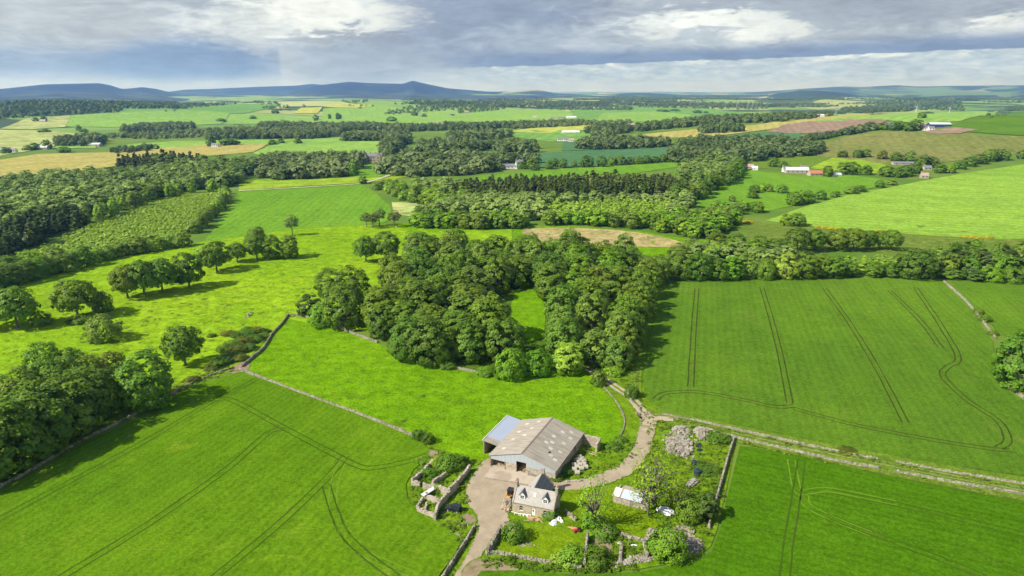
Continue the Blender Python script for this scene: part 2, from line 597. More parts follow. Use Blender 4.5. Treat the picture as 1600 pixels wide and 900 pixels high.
# ------------------------------------------------------------------ fields
FIELDS = [
    # far to near: name, material, level, smooth, polygon in the photograph
    ('pasture', 'meadow', 1, 0, [(-420, 560), (-300, 478), (0, 452), (100, 421), (180, 403), (240, 393), (318, 378), (470, 357), (560, 352), (640, 350), (720, 352), (800, 352), (800, 480), (600, 520), (530, 514), (445, 497), (372, 579), (290, 601), (230, 641), (120, 691), (0, 762), (-300, 900)]),
    ('field', 'crop_mid', 2, 0, [(318, 378), (345, 342), (362, 320), (373, 299), (430, 295), (562, 287), (590, 305), (610, 322), (613, 342), (600, 348), (560, 352), (470, 357)]),
    ('meadow', 'sunny_grass', 2, 0, [(373, 298), (374, 283), (430, 280), (480, 281), (552, 277), (590, 262), (606, 262), (640, 276), (590, 284), (562, 286), (430, 294)]),
    ('grass', 'crop_mid', 3, 0, [(560, 262), (585, 255), (605, 262), (600, 276), (560, 279)]),
    ('plantation_floor', 'verge', 1, 0, [(30, 402), (55, 386), (130, 350), (220, 318), (290, 301), (347, 299), (346, 318), (300, 366), (240, 394), (130, 412), (0, 450)]),
    ('clearing', 'pasture', 2, 0, [(805, 352), (900, 354), (1000, 362), (1062, 372), (1150, 380), (1200, 392), (1120, 398), (1000, 402), (880, 396), (800, 372)]),
    ('clearing', 'clearing', 3, 6, [(818, 359), (900, 357), (990, 363), (1055, 376), (1066, 386), (1000, 386), (940, 384), (860, 380), (830, 372)]),
    ('field', 'pasture', 1, 0, [(600, 352), (640, 348), (700, 352), (700, 362), (640, 366)]),
    ('grass', 'far_pale', 1, 0, [(612, 316), (690, 318), (700, 330), (640, 338), (615, 334)]),
    ('field', 'rough', 1, 0, [(1060, 340), (1150, 335), (1200, 350), (1350, 360), (1490, 370), (1620, 374), (1750, 380), (1750, 405), (1500, 398), (1300, 392), (1150, 388), (1060, 376)]),
    ('field', 'crop_lime', 2, 0, [(1196, 345), (1262, 322), (1330, 304), (1400, 291), (1500, 272), (1600, 257), (1760, 236), (1760, 388), (1620, 373), (1560, 374), (1500, 371), (1420, 366), (1340, 360), (1250, 352)]),
    ('field', 'rough', 2, 0, [(1500, 386), (1600, 370), (1760, 362), (1760, 400), (1600, 388)]),
    ('field', 'crop_mid', 2, 0, [(1075, 318), (1110, 292), (1150, 268), (1168, 265), (1250, 277), (1330, 274), (1392, 283), (1380, 290), (1300, 308), (1200, 330), (1140, 333)]),
    ('field', 'verge', 2, 0, [(1160, 262), (1168, 252), (1250, 244), (1300, 246), (1262, 264), (1240, 266)]),
    ('field', 'sunny_grass', 2, 0, [(1264, 263), (1300, 247), (1345, 250), (1390, 258), (1395, 270), (1340, 272)]),
    ('field', 'olive', 2, 0, [(1270, 243), (1282, 226), (1330, 212), (1400, 206), (1452, 205), (1530, 212), (1620, 214), (1760, 222), (1760, 236), (1600, 240), (1540, 248), (1450, 256), (1400, 258), (1320, 250)]),
    ('field', 'crop_b', 3, 0, [(1462, 203), (1500, 192), (1560, 178), (1620, 173), (1760, 168), (1760, 222), (1620, 214), (1530, 208)]),
    ('field', 'plough', 4, 0, [(1440, 206), (1490, 200), (1530, 203), (1500, 209), (1460, 210)]),
    ('field', 'far_green', 3, 0, [(1270, 190), (1330, 182), (1420, 177), (1560, 174), (1500, 190), (1440, 194), (1380, 188)]),
    ('field', 'plough', 3, 0, [(1196, 206), (1230, 194), (1270, 190), (1330, 186), (1390, 187), (1376, 193), (1290, 208), (1240, 209)]),
    ('field', 'crop_blue', 3, 0, [(1120, 214), (1196, 207), (1250, 209), (1262, 216), (1240, 222), (1160, 219)]),
    ('field', 'straw', 3, 0, [(985, 212), (1080, 203), (1180, 196), (1205, 192), (1270, 189), (1200, 203), (1120, 213), (1050, 216)]),
    ('field', 'straw', 3, 0, [(1230, 190), (1310, 180), (1390, 176), (1330, 183), (1270, 190)]),
    ('field', 'crop_blue', 2, 0, [(836, 262), (836, 240), (900, 236), (1042, 231), (1062, 240), (1030, 248), (940, 256), (880, 262)]),
    ('field', 'crop_blue', 2, 0, [(878, 236), (880, 222), (940, 218), (1000, 222), (1042, 230), (960, 234)]),
    ('field', 'crop_mid', 2, 0, [(740, 284), (752, 275), (830, 268), (900, 263), (1060, 254), (1066, 260), (1000, 270), (900, 280), (800, 288)]),
    ('field', 'crop_mid', 2, 0, [(1050, 274), (1062, 258), (1100, 262), (1090, 272)]),
    ('field', 'far_green', 2, 0, [(395, 240), (420, 228), (470, 218), (560, 214), (596, 220), (600, 240), (560, 246), (500, 248), (440, 250)]),
    ('field', 'straw', 2, 0, [(-200, 300), (-200, 258), (0, 250), (60, 241), (180, 238), (330, 225), (420, 224), (395, 238), (300, 246), (240, 252), (120, 268), (0, 282)]),
    ('field', 'far_green', 2, 0, [(180, 237), (200, 226), (270, 221), (380, 219), (470, 218), (420, 226), (330, 226), (250, 233)]),
    ('field', 'far_green', 3, 0, [(80, 233), (90, 228), (150, 225), (150, 232)]),
    ('field', 'far_pale', 2, 0, [(-200, 246), (-200, 212), (0, 203), (80, 205), (160, 214), (90, 228), (0, 244)]),
    ('field', 'far_green', 2, 0, [(100, 198), (110, 181), (180, 176), (290, 173), (360, 176), (345, 194), (200, 200)]),
    ('field', 'far_pale', 3, 0, [(0, 202), (40, 186), (110, 181), (102, 199), (50, 203)]),
    ('field', 'far_deep', 2, 0, [(280, 176), (310, 167), (370, 163), (440, 162), (430, 168), (380, 178)]),
    ('field', 'far_green', 2, 0, [(350, 194), (366, 180), (420, 180), (520, 190), (500, 197), (420, 194)]),
    ('field', 'far_yellow', 3, 0, [(458, 178), (470, 169), (504, 168), (496, 178)]),
    ('field', 'far_green', 2, 0, [(500, 192), (505, 170), (560, 166), (640, 168), (700, 176), (720, 188), (640, 196), (560, 197)]),
    ('field', 'far_yellow', 3, 0, [(505, 168), (540, 163), (590, 165), (560, 169)]),
    ('field', 'far_green', 2, 0, [(700, 190), (712, 178), (800, 172), (880, 170), (900, 186), (820, 192)]),
    ('field', 'far_deep', 2, 0, [(900, 190), (890, 172), (990, 168), (1100, 170), (1180, 178), (1090, 190), (1000, 194)]),
    ('field', 'far_green', 3, 0, [(930, 190), (940, 178), (1020, 174), (1080, 180), (1060, 190)]),
    ('field', 'far_deep', 2, 0, [(800, 214), (810, 204), (900, 204), (930, 210), (924, 220), (860, 222)]),
    ('field', 'far_yellow', 2, 0, [(790, 206), (850, 198), (930, 194), (930, 202), (850, 208)]),
    ('field', 'far_pale', 2, 0, [(795, 166), (820, 157), (860, 157), (840, 168)]),
    ('field', 'far_pale', 2, 0, [(1240, 168), (1290, 156), (1380, 160), (1360, 168), (1280, 172)]),
    ('field', 'far_pale', 2, 0, [(1380, 150), (1420, 142), (1475, 142), (1440, 150)]),
    ('field', 'far_yellow', 2, 0, [(1520, 152), (1550, 146), (1620, 145), (1620, 152), (1570, 154)]),
    ('field', 'pasture', 2, 0, [(445, 497), (530, 515), (600, 541), (680, 566), (760, 584), (800, 590), (860, 582), (905, 572), (935, 598), (958, 622), (972, 650), (972, 678), (958, 700), (900, 715), (760, 730), (700, 706), (650, 683), (560, 646), (375, 578)]),
]
for name, mk, lv, sm, poly in FIELDS:
    sheet(name, poly, M[mk], lv, sm)

CROPS = [
    ('barley_field', 'crop_a', [(376, 582), (460, 611), (560, 649), (650, 686), (671, 704), (670, 714), (646, 736), (634, 758), (637, 782), (656, 806), (690, 826), (722, 842), (712, 866), (694, 890), (670, 925), (640, 975), (-330, 975), (-330, 940), (0, 772), (120, 700), (232, 648), (300, 604)]),
    ('wheat_field', 'crop_b', [(1042, 442), (1120, 440), (1240, 436), (1360, 436), (1470, 438), (1510, 480), (1551, 534), (1556, 570), (1575, 612), (1620, 640), (1720, 690), (1720, 772), (1600, 744), (1500, 731), (1340, 703), (1200, 676), (1100, 655), (1026, 636), (1008, 622), (1004, 590), (1010, 540), (1026, 480)]),
    ('wheat_field', 'crop_b', [(1482, 437), (1600, 441), (1740, 448), (1740, 600), (1620, 540), (1580, 530), (1562, 524), (1530, 482)]),
    ('barley_field', 'crop_c', [(1156, 698), (1240, 712), (1340, 736), (1470, 762), (1600, 786), (1800, 830), (1800, 985), (700, 985), (722, 930), (752, 894), (820, 893), (900, 900), (1000, 896), (1085, 880), (1112, 862), (1124, 832), (1138, 770)]),
]
for name, mk, poly in CROPS:
    sheet(name, poly, M[mk], 1, 0, grid=5.0, skirt=.32)

# wheel tracks through the crops: pairs of narrow lines
def tram(name, mat, lines, gap=1.0, w=.44, dz=.34):
    L = []
    for l in lines:
        W = wline(l, 8)
        L += [(offset_line(W, gap), w), (offset_line(W, -gap), w)]
    ribbons(name, L, mat, 1, dz, .35)


tram('tramline', M['tram'], [
    [(-40, 835), (0, 813), (200, 706), (300, 648), (338, 626), (400, 594)],
    [(95, 905), (230, 822), (350, 738), (405, 690), (425, 675), (445, 672)],
    [(335, 905), (430, 826), (500, 760), (530, 728), (540, 714)],
    [(338, 626), (365, 628), (440, 668), (500, 700), (560, 730), (590, 732), (640, 722), (668, 712)],
    [(510, 760), (522, 800), (540, 838), (575, 872), (620, 905)],
])
tram('pale_tramline', M['tram_light'], [
    [(540, 714), (526, 745), (520, 790), (535, 830), (568, 866), (650, 902)],
    [(1236, 720), (1246, 768), (1262, 770), (1300, 768), (1400, 788)],
    [(1256, 775), (1262, 792), (1300, 812), (1360, 836)],
], dz=.34, w=.36)
tram('tramline', M['tram'], [
    [(1252, 722), (1242, 790), (1232, 850), (1226, 905)],
    [(1300, 770), (1400, 790), (1500, 813), (1620, 842)],
    [(1290, 808), (1380, 842), (1470, 876), (1540, 905)],
    [(1575, 905), (1470, 830)],
][:3])
tram('brown_tramline', M['tram_brown'], [
    [(1089, 452), (1085, 500), (1082, 550), (1079, 606)],
    [(1190, 450), (1205, 500), (1220, 560), (1234, 632)],
    [(1288, 451), (1330, 510), (1372, 580), (1415, 662)],
], dz=.34, w=.5)
tram('faint_tramline', M['tram_brown'], [
    [(1430, 450), (1470, 510), (1497, 560), (1480, 575), (1474, 590), (1510, 626), (1560, 660), (1574, 690), (1560, 702)],
    [(1024, 626), (1040, 616), (1090, 614), (1160, 626), (1210, 637), (1240, 636)],
    [(1240, 640), (1330, 664), (1440, 686), (1540, 702), (1580, 706)],
    [(1390, 455), (1440, 505), (1470, 545)],
], dz=.34, w=.5)
tram('mid_tramline', M['tram'], [
    [(383, 362), (400, 336), (418, 308)], [(440, 352), (452, 325), (462, 302)], [(493, 346), (498, 322), (503, 300)],
    [(545, 342), (545, 320), (543, 302)], [(345, 355), (372, 320)],
], dz=.02, w=.55, gap=1.1)

# ------------------------------------------------------------------ farmyard ground
sheet('yard_grass', [(652, 690), (700, 706), (757, 722), (800, 735), (905, 705), (955, 698), (972, 672), (966, 640), (930, 596), (905, 570), (960, 560), (1005, 560), (1004, 590), (1008, 622), (1040, 648), (1146, 682), (1148, 700), (1134, 770), (1120, 830), (1110, 855), (1084, 874), (1000, 890), (900, 895), (820, 888), (756, 888), (722, 930), (690, 975), (645, 975), (672, 925), (696, 890), (714, 866), (724, 842), (690, 826), (656, 806), (637, 782), (634, 758), (646, 736), (672, 714)], M['yard_grass'], 3)
sheet('verge', [(1000, 622), (1003, 590), (1010, 540), (1026, 480), (1042, 440), (1030, 438), (1016, 470), (1000, 520), (988, 560), (984, 600), (990, 622)], M['verge'], 4)
sheet('field_lane', [(1008, 640), (1100, 655), (1200, 676), (1340, 703), (1500, 731), (1620, 750), (1720, 772), (1720, 800), (1600, 784), (1470, 760), (1340, 734), (1240, 711), (1150, 692), (1090, 672), (1030, 660)], M['verge'], 4)
sheet('gravel_yard', [(742, 738), (752, 724), (764, 716), (778, 722), (820, 742), (850, 752), (842, 768), (800, 778), (796, 812), (812, 828), (790, 834), (774, 838), (760, 858), (744, 884), (728, 915), (700, 960), (676, 985), (664, 985), (694, 930), (714, 894), (734, 858), (746, 826), (744, 808), (730, 786), (728, 764)], M['gravel'], 5, 4, edge=True)
W = wline([(852, 754), (880, 760), (920, 755), (955, 745), (985, 728), (1002, 702), (1010, 676), (1013, 660), (1004, 645)], 8)
ribbons('gravel_track', [(W, 5.0)], M['gravel'], 6, 0, .12)
W = wline([(1012, 662), (1000, 640), (985, 622), (962, 606), (935, 588), (912, 572)], 8)
ribbons('farm_track', [(offset_line(W, 1.05), 1.6), (offset_line(W, -1.05), 1.6)], M['rut'], 6, 0, .3)
W = wline([(998, 618), (996, 590), (1003, 560), (1018, 500), (1032, 448)], 6)
ribbons('field_track', [(offset_line(W, .9), .8), (offset_line(W, -.9), .8)], M['tram_light'], 6, 0, .4)
W = wline([(1016, 650), (1060, 655), (1150, 676), (1240, 696), (1340, 717), (1470, 743), (1600, 766), (1700, 786)], 4)
ribbons('lane_rut', [(offset_line(W, .9), .6), (offset_line(W, -.9), .6)], M['rut'], 6, 0, .5)
W = wline([(1006, 676), (1012, 660), (1026, 655), (1052, 657)], 8)
ribbons('gravel_track', [(W, 3.0)], M['rut'], 7, 0, .3)
sheet('concrete_apron', [(754, 748), (770, 728), (800, 733), (824, 741), (846, 748), (836, 762), (800, 755)], M['concrete'], 7, edge=True)
sheet('lawn', [(781, 842), (786, 834), (812, 829), (860, 822), (888, 830), (914, 842), (911, 872), (880, 876), (830, 872), (782, 866)], M['lawn'], 5, 0)
sheet('lawn', [(872, 768), (920, 766), (955, 770), (962, 790), (1010, 798), (1030, 826), (1018, 842), (975, 838), (930, 828), (900, 812), (882, 798)], M['lawn'], 5, 4)
sheet('bare_soil', [(720, 898), (745, 874), (800, 884), (812, 898), (790, 905), (740, 912)], M['soil'], 6, 5, edge=True)
sheet('bare_soil', [(722, 806), (742, 806), (744, 818), (728, 820)], M['soil'], 6, 5, edge=True)
sheet('bare_soil', [(925, 846), (945, 842), (958, 856), (950, 872), (930, 868)], M['soil'], 6, 5, edge=True)
sheet('bare_soil', [(706, 838), (716, 832), (720, 846), (708, 852)], M['soil'], 6, 5, edge=True)
sheet('bare_soil', [(355, 582), (378, 566), (392, 572), (376, 584)], M['soil'], 4, 5, edge=True)
sheet('bare_soil', [(662, 704), (684, 706), (680, 716), (664, 716)], M['soil'], 6, 5, edge=True)
# estate drive
ribbons('estate_drive', [(wline([(373, 299), (430, 296), (500, 292), (560, 288), (590, 281), (610, 274), (625, 268)], 5), 5.0)], M['lane'], 5, 0, .1)
sheet('forest_floor', [(586, 500), (600, 522), (640, 548), (700, 570), (770, 582), (800, 586), (860, 578), (905, 570), (960, 574), (990, 560), (1004, 520), (1028, 470), (1040, 436), (1060, 425), (1020, 405), (900, 400), (800, 380), (690, 380), (640, 395), (610, 445)], M['shaded_grass'], 3, 3)
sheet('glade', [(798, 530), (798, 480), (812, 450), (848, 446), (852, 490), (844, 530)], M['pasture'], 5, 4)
# ================================================================== light, sky, air
SUN_EL, SUN_AZ = math.radians(41), math.radians(245)      # azimuth from +Y (the view), clockwise: from behind the left shoulder
sd = Vector((math.cos(SUN_EL) * math.sin(SUN_AZ), math.cos(SUN_EL) * math.cos(SUN_AZ), math.sin(SUN_EL)))
sun_l = bpy.data.lights.new('sun', 'SUN')
sun_l.energy = 4.6
sun_l.angle = math.radians(.55)
sun_l.color = (1.0, .95, .86)
sun = bpy.data.objects.new('sun', sun_l)
COL.objects.link(sun)
sun.rotation_euler = (-sd).to_track_quat('-Z', 'Y').to_euler()
sun.location = (0, 0, 300)

wd = bpy.data.worlds.new("World")
SC.world = wd
wd.use_nodes = True
T = NT(wd.node_tree)
sky = T.n('ShaderNodeTexSky', sky_type='NISHITA', sun_disc=False, sun_elevation=SUN_EL, sun_rotation=SUN_AZ, altitude=150, air_density=1.0, dust_density=1.2, ozone_density=1.5)
D = T.n('ShaderNodeTexCoord').outputs['Generated']
sx, sy, sz = T.n('ShaderNodeSeparateXYZ', {0: D}).outputs[:]
azn = T.math('ARCTAN2', sx, sy)
eln = T.math('ARCSINE', sz)
# degrees; the clouds flatten towards the horizon, so the height is stretched
azd = T.math('MULTIPLY', azn, 180 / PI)
eld = T.math('MULTIPLY', eln, 180 / PI)
Q = T.n('ShaderNodeCombineXYZ', {0: azd, 1: T.math('MULTIPLY', eld, 3.6), 2: 0.0}).outputs[0]
nA = T.n('ShaderNodeTexNoise', {'Vector': Q, 'Scale': .085, 'Detail': 6, 'Roughness': .58, 'Distortion': .4})
nB = T.n('ShaderNodeTexNoise', {'Vector': Q, 'Scale': .26, 'Detail': 7, 'Roughness': .62, 'Distortion': .7})
nC = T.n('ShaderNodeTexNoise', {'Vector': Q, 'Scale': .9, 'Detail': 5, 'Roughness': .6, 'Distortion': .3})


def warp(src, amt):
    v = T.n('ShaderNodeVectorMath', {0: src.outputs[1], 1: (.5, .5, .5)}, operation='SUBTRACT').outputs[0]
    return T.n('ShaderNodeVectorMath', {0: v, 'Scale': amt}, operation='SCALE').outputs[0]


def vadd(a, b):
    return T.n('ShaderNodeVectorMath', {0: a, 1: b}, operation='ADD').outputs[0]


QW = vadd(Q, vadd(warp(nB, 13.0), warp(nC, 4.0)))
QS = vadd(Q, warp(nA, 5.0))


def at_sky(px, py):
    u, dy, dz = ray(px, py)
    return math.degrees(math.atan2(u, dy)), math.degrees(math.atan2(dz, math.hypot(u, dy))) * 3.6


def blob(px, py, rx, ry, soft=.6, src=None):
    """a soft patch of cloud at a bearing and height: 1 inside, 0 outside"""
    a, e = at_sky(px, py)
    a2, _ = at_sky(px + rx, py)
    _, e2 = at_sky(px, py - ry)
    v = T.n('ShaderNodeVectorMath', {0: src or QW, 1: (a, e, 0)}, operation='SUBTRACT').outputs[0]
    v = T.n('ShaderNodeVectorMath', {0: v, 1: (1 / abs(a2 - a), 1 / abs(e2 - e), 0)}, operation='MULTIPLY').outputs[0]
    l = T.n('ShaderNodeVectorMath', {0: v}, operation='LENGTH').outputs['Value']
    return T.ramp(l, 1 - soft, 1 + soft, 1, 0)


def lin(r, g, b):
    r, g = r - 3, g + 3
    f = lambda c: ((c / 255 + .055) / 1.055) ** 2.4 if c > 10 else c / 255 / 12.92
    return (f(r), f(g), f(b))


detail = T.ramp(nB.outputs[0], .36, .66)
fine = T.ramp(nC.outputs[0], .3, .7)
base = T.mix(T.ramp(eld, .3, 2.6), lin(208, 218, 228), lin(186, 192, 205))
base = T.mix(T.math('MULTIPLY', detail, T.ramp(eld, .8, 3.0, .1, .6)), base, lin(226, 228, 234))


def over(c, mask, col, amt=1.0):
    return T.mix(T.math('MULTIPLY', mask, amt), c, col)


c = base
c = over(c, blob(760, 40, 230, 70, .5), lin(154, 163, 188), .95)          # grey sheet, centre
c = over(c, blob(1300, 10, 420, 42, .5), lin(166, 171, 187), .85)
c = over(c, blob(80, 95, 330, 22, .6, QS), lin(164, 179, 206), .85)
c = over(c, blob(310, 92, 150, 34, .45, QS), lin(146, 164, 198), 1.0)     # rain curtain
a0 = at_sky(438, 100)[0]
shaft = T.math('MULTIPLY', T.math('MULTIPLY', T.ramp(azd, a0 - .25, a0 + .25), T.ramp(azd, a0 + 1, a0 + 6, 1, 0)), T.math('MULTIPLY', T.ramp(eld, 3.6, 2.6, 0, 1), T.ramp(eld, -.2, .4)))
c = over(c, shaft, lin(224, 227, 231), .9)
c = over(c, blob(560, 96, 118, 46, .45, QS), lin(172, 181, 200), .8)
c = over(c, blob(80, 25, 170, 40, .6), lin(196, 199, 207), .85)
c = over(c, blob(495, 22, 125, 36, .55), lin(255, 254, 250), 1.0)          # sunlit tops
c = over(c, blob(390, 45, 90, 26, .6), lin(228, 230, 232), .6)
c = over(c, blob(560, 58, 110, 8, .6), lin(156, 162, 180), .75)
c = over(c, blob(930, 62, 190, 26, .5), lin(184, 192, 208), .8)
c = over(c, blob(1085, 50, 170, 34, .6), lin(204, 210, 221), .8)
c = over(c, blob(1105, 28, 85, 11, .75), lin(255, 255, 252), 1.0)
c = over(c, blob(1020, 42, 45, 10, .75), lin(240, 241, 242), .8)
c = over(c, blob(1188, 48, 48, 22, .7), lin(252, 252, 250), .9)
c = over(c, blob(1150, 72, 60, 7, .6), lin(236, 238, 240), .6)
c = over(c, blob(1590, 42, 55, 18, .6), lin(240, 240, 240), .9)
# the dark flat cloud base on the right, its lower edge nearly straight
ea = at_sky(720, 106)
eb = at_sky(1600, 74)
slope = (eb[1] - ea[1]) / (eb[0] - ea[0])
q2 = T.n('ShaderNodeSeparateXYZ', {0: vadd(Q, vadd(warp(nB, 1.2), warp(nC, .9)))}).outputs
lineh = T.math('MULTIPLY_ADD', T.math('SUBTRACT', q2[0], ea[0]), slope, ea[1])
above = T.math('SUBTRACT', q2[1], lineh)
azm = T.ramp(azd, ea[0] - 3.5, ea[0] + 4, 0, 1)
azm = T.math('MULTIPLY', azm, T.ramp(azd, 50, 70, 1, 0))
band = T.math('MULTIPLY', T.ramp(above, -.12, .25), T.ramp(above, 1.6, 5.5, 1, 0))
c = over(c, T.math('MULTIPLY', band, azm), lin(136, 151, 184), .95)
under = T.math('MULTIPLY', T.math('MULTIPLY', T.ramp(above, -.12, .25, 1, 0), T.ramp(eld, .2, 1.2)), azm)
c = over(c, under, T.mix(fine, lin(186, 202, 220), lin(212, 220, 228)), .85)
c = over(c, T.math('MULTIPLY', T.math('MULTIPLY', under, T.ramp(above, -2.2, -.3)), T.ramp(nB.outputs[0], .5, .62)), lin(244, 243, 240), .8)
# fine cloud texture everywhere
k = T.math('MULTIPLY_ADD', T.math('ADD', nB.outputs[0], T.math('MULTIPLY', nC.outputs[0], .5)), .60, .53)
c = T.mix(1.0, c, T.n('ShaderNodeCombineColor', {0: k, 1: k, 2: k}).outputs[0], 'MULTIPLY')
EXPO = .75
cl = T.n('ShaderNodeBackground', {0: c, 1: 1 / 2 ** EXPO}).outputs[0]
bl = T.n('ShaderNodeBackground', {0: sky.outputs[0], 1: .10}).outputs[0]
# overhead the cloud breaks up and lets the blue through
cov = T.ramp(T.math('ADD', T.math('MULTIPLY', T.ramp(eld, 12, 50), -.28), T.noise(D, 2.6, 5, .6)), .22, .42)
mx = T.n('ShaderNodeMixShader', {0: cov, 1: bl, 2: cl}).outputs[0]
T.n('ShaderNodeOutputWorld', {0: mx})
wd.cycles.sampling_method = 'MANUAL'
wd.cycles.sample_map_resolution = 1024

SC.view_settings.view_transform = 'Standard'
SC.view_settings.look = 'None'
SC.view_settings.exposure = EXPO
SC.view_settings.gamma = 1.0
SC.view_settings.use_curve_mapping = False
SC.cycles.use_denoising = True
SC.cycles.denoising_prefilter = 'ACCURATE'
SC.render.filter_size = 1.15
SC.cycles.max_bounces = 5
SC.cycles.diffuse_bounces = 2
SC.cycles.glossy_bounces = 2
SC.cycles.transmission_bounces = 3
SC.cycles.volume_bounces = 0
SC.cycles.use_adaptive_sampling = False
SC.cycles.adaptive_threshold = .02

# ------------------------------------------------------------------ far hills, built at their true distance
m, T = new_mat('moorland')
P = T.coords()
c1 = T.mix(T.ramp(T.noise(P, .0016, 6, .62, .6), .4, .62), (.005, .007, .012), (.012, .015, .016))
c1 = T.mix(T.ramp(T.noise(P, .0032, 5, .6, .5), .6, .66), c1, (.045, .060, .032))
zz = T.n('ShaderNodeSeparateXYZ', {0: P}).outputs[2]
fl = T.mix(T.ramp(T.noise(T.scale(P, (1, 2, 1)), .0022, 4, .6), .45, .55), (.070, .100, .045), (.012, .020, .016))
c1 = T.mix(T.ramp(T.math('ADD', zz, T.math('MULTIPLY_ADD', T.noise(P, .0012, 3), 200, -100)), 10, 130, .75, 0), c1, fl)
finish(T, c1, .95, T.noise(P, .004, 5), .7, 20)
M['moor'] = m
m, T = new_mat('hill_fields')
P = T.coords()
Ps = T.n('ShaderNodeMapping', {0: P, 2: (0, 0, .3), 3: (1 / 620, 1 / 900, 0)}).outputs[0]
v = T.n('ShaderNodeTexVoronoi', {'Vector': Ps, 'Scale': 1.0}, voronoi_dimensions='2D').outputs['Color']
s = T.n('ShaderNodeSeparateColor', {0: v}).outputs[0]
c1 = T.mix(T.ramp(s, .3, .5), (.03, .05, .025), (.10, .17, .045))
c1 = T.mix(T.ramp(s, .75, .8), c1, (.26, .25, .12))
c1 = T.mix(T.ramp(T.noise(P, .0011, 5, .6), .5, .55), c1, (.024, .04, .022))
finish(T, c1, .95)
M['hillfields'] = m


def hill(name, prof, d, depth, mat, rough=8.0, seed=0):
    """a range of hills: a height field whose skyline follows a profile of the photograph at distance d"""
    px = np.linspace(prof[0][0], prof[-1][0], 260)
    py = np.interp(px, [p[0] for p in prof], [p[1] for p in prof])
    ker = np.hanning(7)
    py = np.convolve(np.pad(py, 3, 'edge'), ker / ker.sum(), 'valid')
    u, dy, dz = ray(px, py)
    azs = np.arctan2(u, dy)
    el = dz / np.hypot(u, dy)
    top = CAMZ + el * d
    rad = np.linspace(-1, 1.0, 46)
    rng = np.random.default_rng(seed)
    ph = rng.uniform(0, 6.28, 8)
    AZ, RD = np.meshgrid(azs, rad, indexing='ij')
    TT = np.repeat(top[:, None], len(rad), 1)
    shape = np.exp(-(RD * 1.75) ** 2)
    dist = d + RD * depth
    X, Y = dist * np.sin(AZ), dist * np.cos(AZ)
    nz = sum(np.sin(X / (340 * (1.5 ** k)) + ph[k]) * np.sin(Y / (300 * (1.5 ** k)) + ph[-k - 1]) * (1.5 ** k) for k in range(4))
    Z = -30 + (TT + 30) * shape + nz * rough * shape * (1 - np.exp(-(RD * 3.0) ** 2))
    n0, n1 = X.shape
    idx = np.arange(n0 * n1).reshape(n0, n1)
    Fq = np.stack([idx[:-1, :-1], idx[1:, :-1], idx[1:, 1:], idx[:-1, 1:]], -1).reshape(-1, 4)
    o = link_mesh(name, np_mesh(name, np.stack([X.ravel(), Y.ravel(), Z.ravel()], 1), Fq, True), mat)
    o['kind'] = 'structure'
    return o


hill('hills', [(-260, 150), (-100, 142), (0, 139), (70, 132), (155, 130), (172, 133), (190, 139), (205, 138), (222, 136), (245, 139), (265, 144), (300, 150), (340, 156), (400, 162)], 13500, 7600, M['moor'], rough=20, seed=1)
hill('hills', [(180, 165), (225, 148), (265, 143), (290, 140), (330, 139), (370, 137), (420, 135), (460, 134), (488, 131), (510, 133), (560, 140), (640, 158)], 18500, 6500, M['moor'], seed=2)
hill('hills', [(400, 160), (430, 152), (460, 143), (500, 133), (545, 128), (580, 130), (630, 131), (640, 127.5), (645, 126), (652, 128), (670, 132), (700, 138), (760, 143), (800, 144), (860, 146), (920, 152)], 15000, 7600, M['moor'], rough=20, seed=3)
hill('hills', [(690, 160), (770, 146), (806, 142), (830, 140), (845, 141), (870, 146), (920, 148), (960, 146), (990, 145), (1015, 145), (1060, 148), (1140, 152), (1200, 158)], 13500, 2600, M['hillfields'], seed=4)
hill('hills', [(950, 154), (1100, 147), (1180, 144), (1250, 139), (1300, 136), (1320, 135), (1345, 136), (1400, 133), (1430, 135), (1500, 134), (1600, 133), (1700, 133), (1820, 135), (1950, 146)], 17500, 4200, M['hillfields'], seed=5)
hill('hills', [(1160, 158), (1215, 146), (1250, 141), (1290, 142), (1330, 147), (1400, 158)], 9500, 1300, M['hillfields'], seed=6)
hill('hills', [(820, 160), (1000, 151), (1200, 150), (1380, 148), (1600, 143), (1800, 145), (1900, 156)], 12000, 2600, M['hillfields'], seed=7)

# the air between: one box of thin pale haze
b = MB()
b.box(-30000, 30000, -9000, 30000, -90, 335)
hz = b.build('haze', [])
m = bpy.data.materials.new('haze')
m.use_nodes = True
T = NT(m.node_tree)
v = T.n('ShaderNodeVolumePrincipled', {'Color': (.17, .43, 1.0, 1), 'Absorption Color': (1, 1, 1, 1), 'Density': 5.4e-5, 'Anisotropy': .2})
T.n('ShaderNodeOutputMaterial', {1: v.outputs[0]})
hz.data.materials.append(m)
hz['kind'] = 'stuff'
hz['label'] = 'pale blue haze in the air over the far country'
# ================================================================== foliage
def mat_leaf(name, a, b, trans=.25):
    m, T = new_mat(name)
    t = T.n('ShaderNodeAttribute', attribute_name='tint', attribute_type='GEOMETRY').outputs['Fac']
    oc = T.n('ShaderNodeObjectInfo')
    col = T.mix(t, a, b)
    col = T.mix(1.0, col, oc.outputs['Color'], 'MULTIPLY')
    d = T.n('ShaderNodeBsdfPrincipled', {'Base Color': col, 'Roughness': .55, 'Specular IOR Level': .18})
    tr = T.n('ShaderNodeBsdfTranslucent', {0: T.mix(1.0, col, (1.15, 1.2, .55), 'MULTIPLY')})
    mx = T.n('ShaderNodeMixShader', {0: trans, 1: d.outputs[0], 2: tr.outputs[0]})
    T.n('ShaderNodeOutputMaterial', {0: mx.outputs[0]})
    return m


M['leaf'] = mat_leaf('leaves', (.078, .148, .010), (.170, .272, .022))
M['needle'] = mat_leaf('needles', (.055, .092, .014), (.115, .165, .026), .12)
M['bark'] = mat_noise('bark', (.105, .085, .065), (.180, .155, .125), 1.2, bump_s=.6)

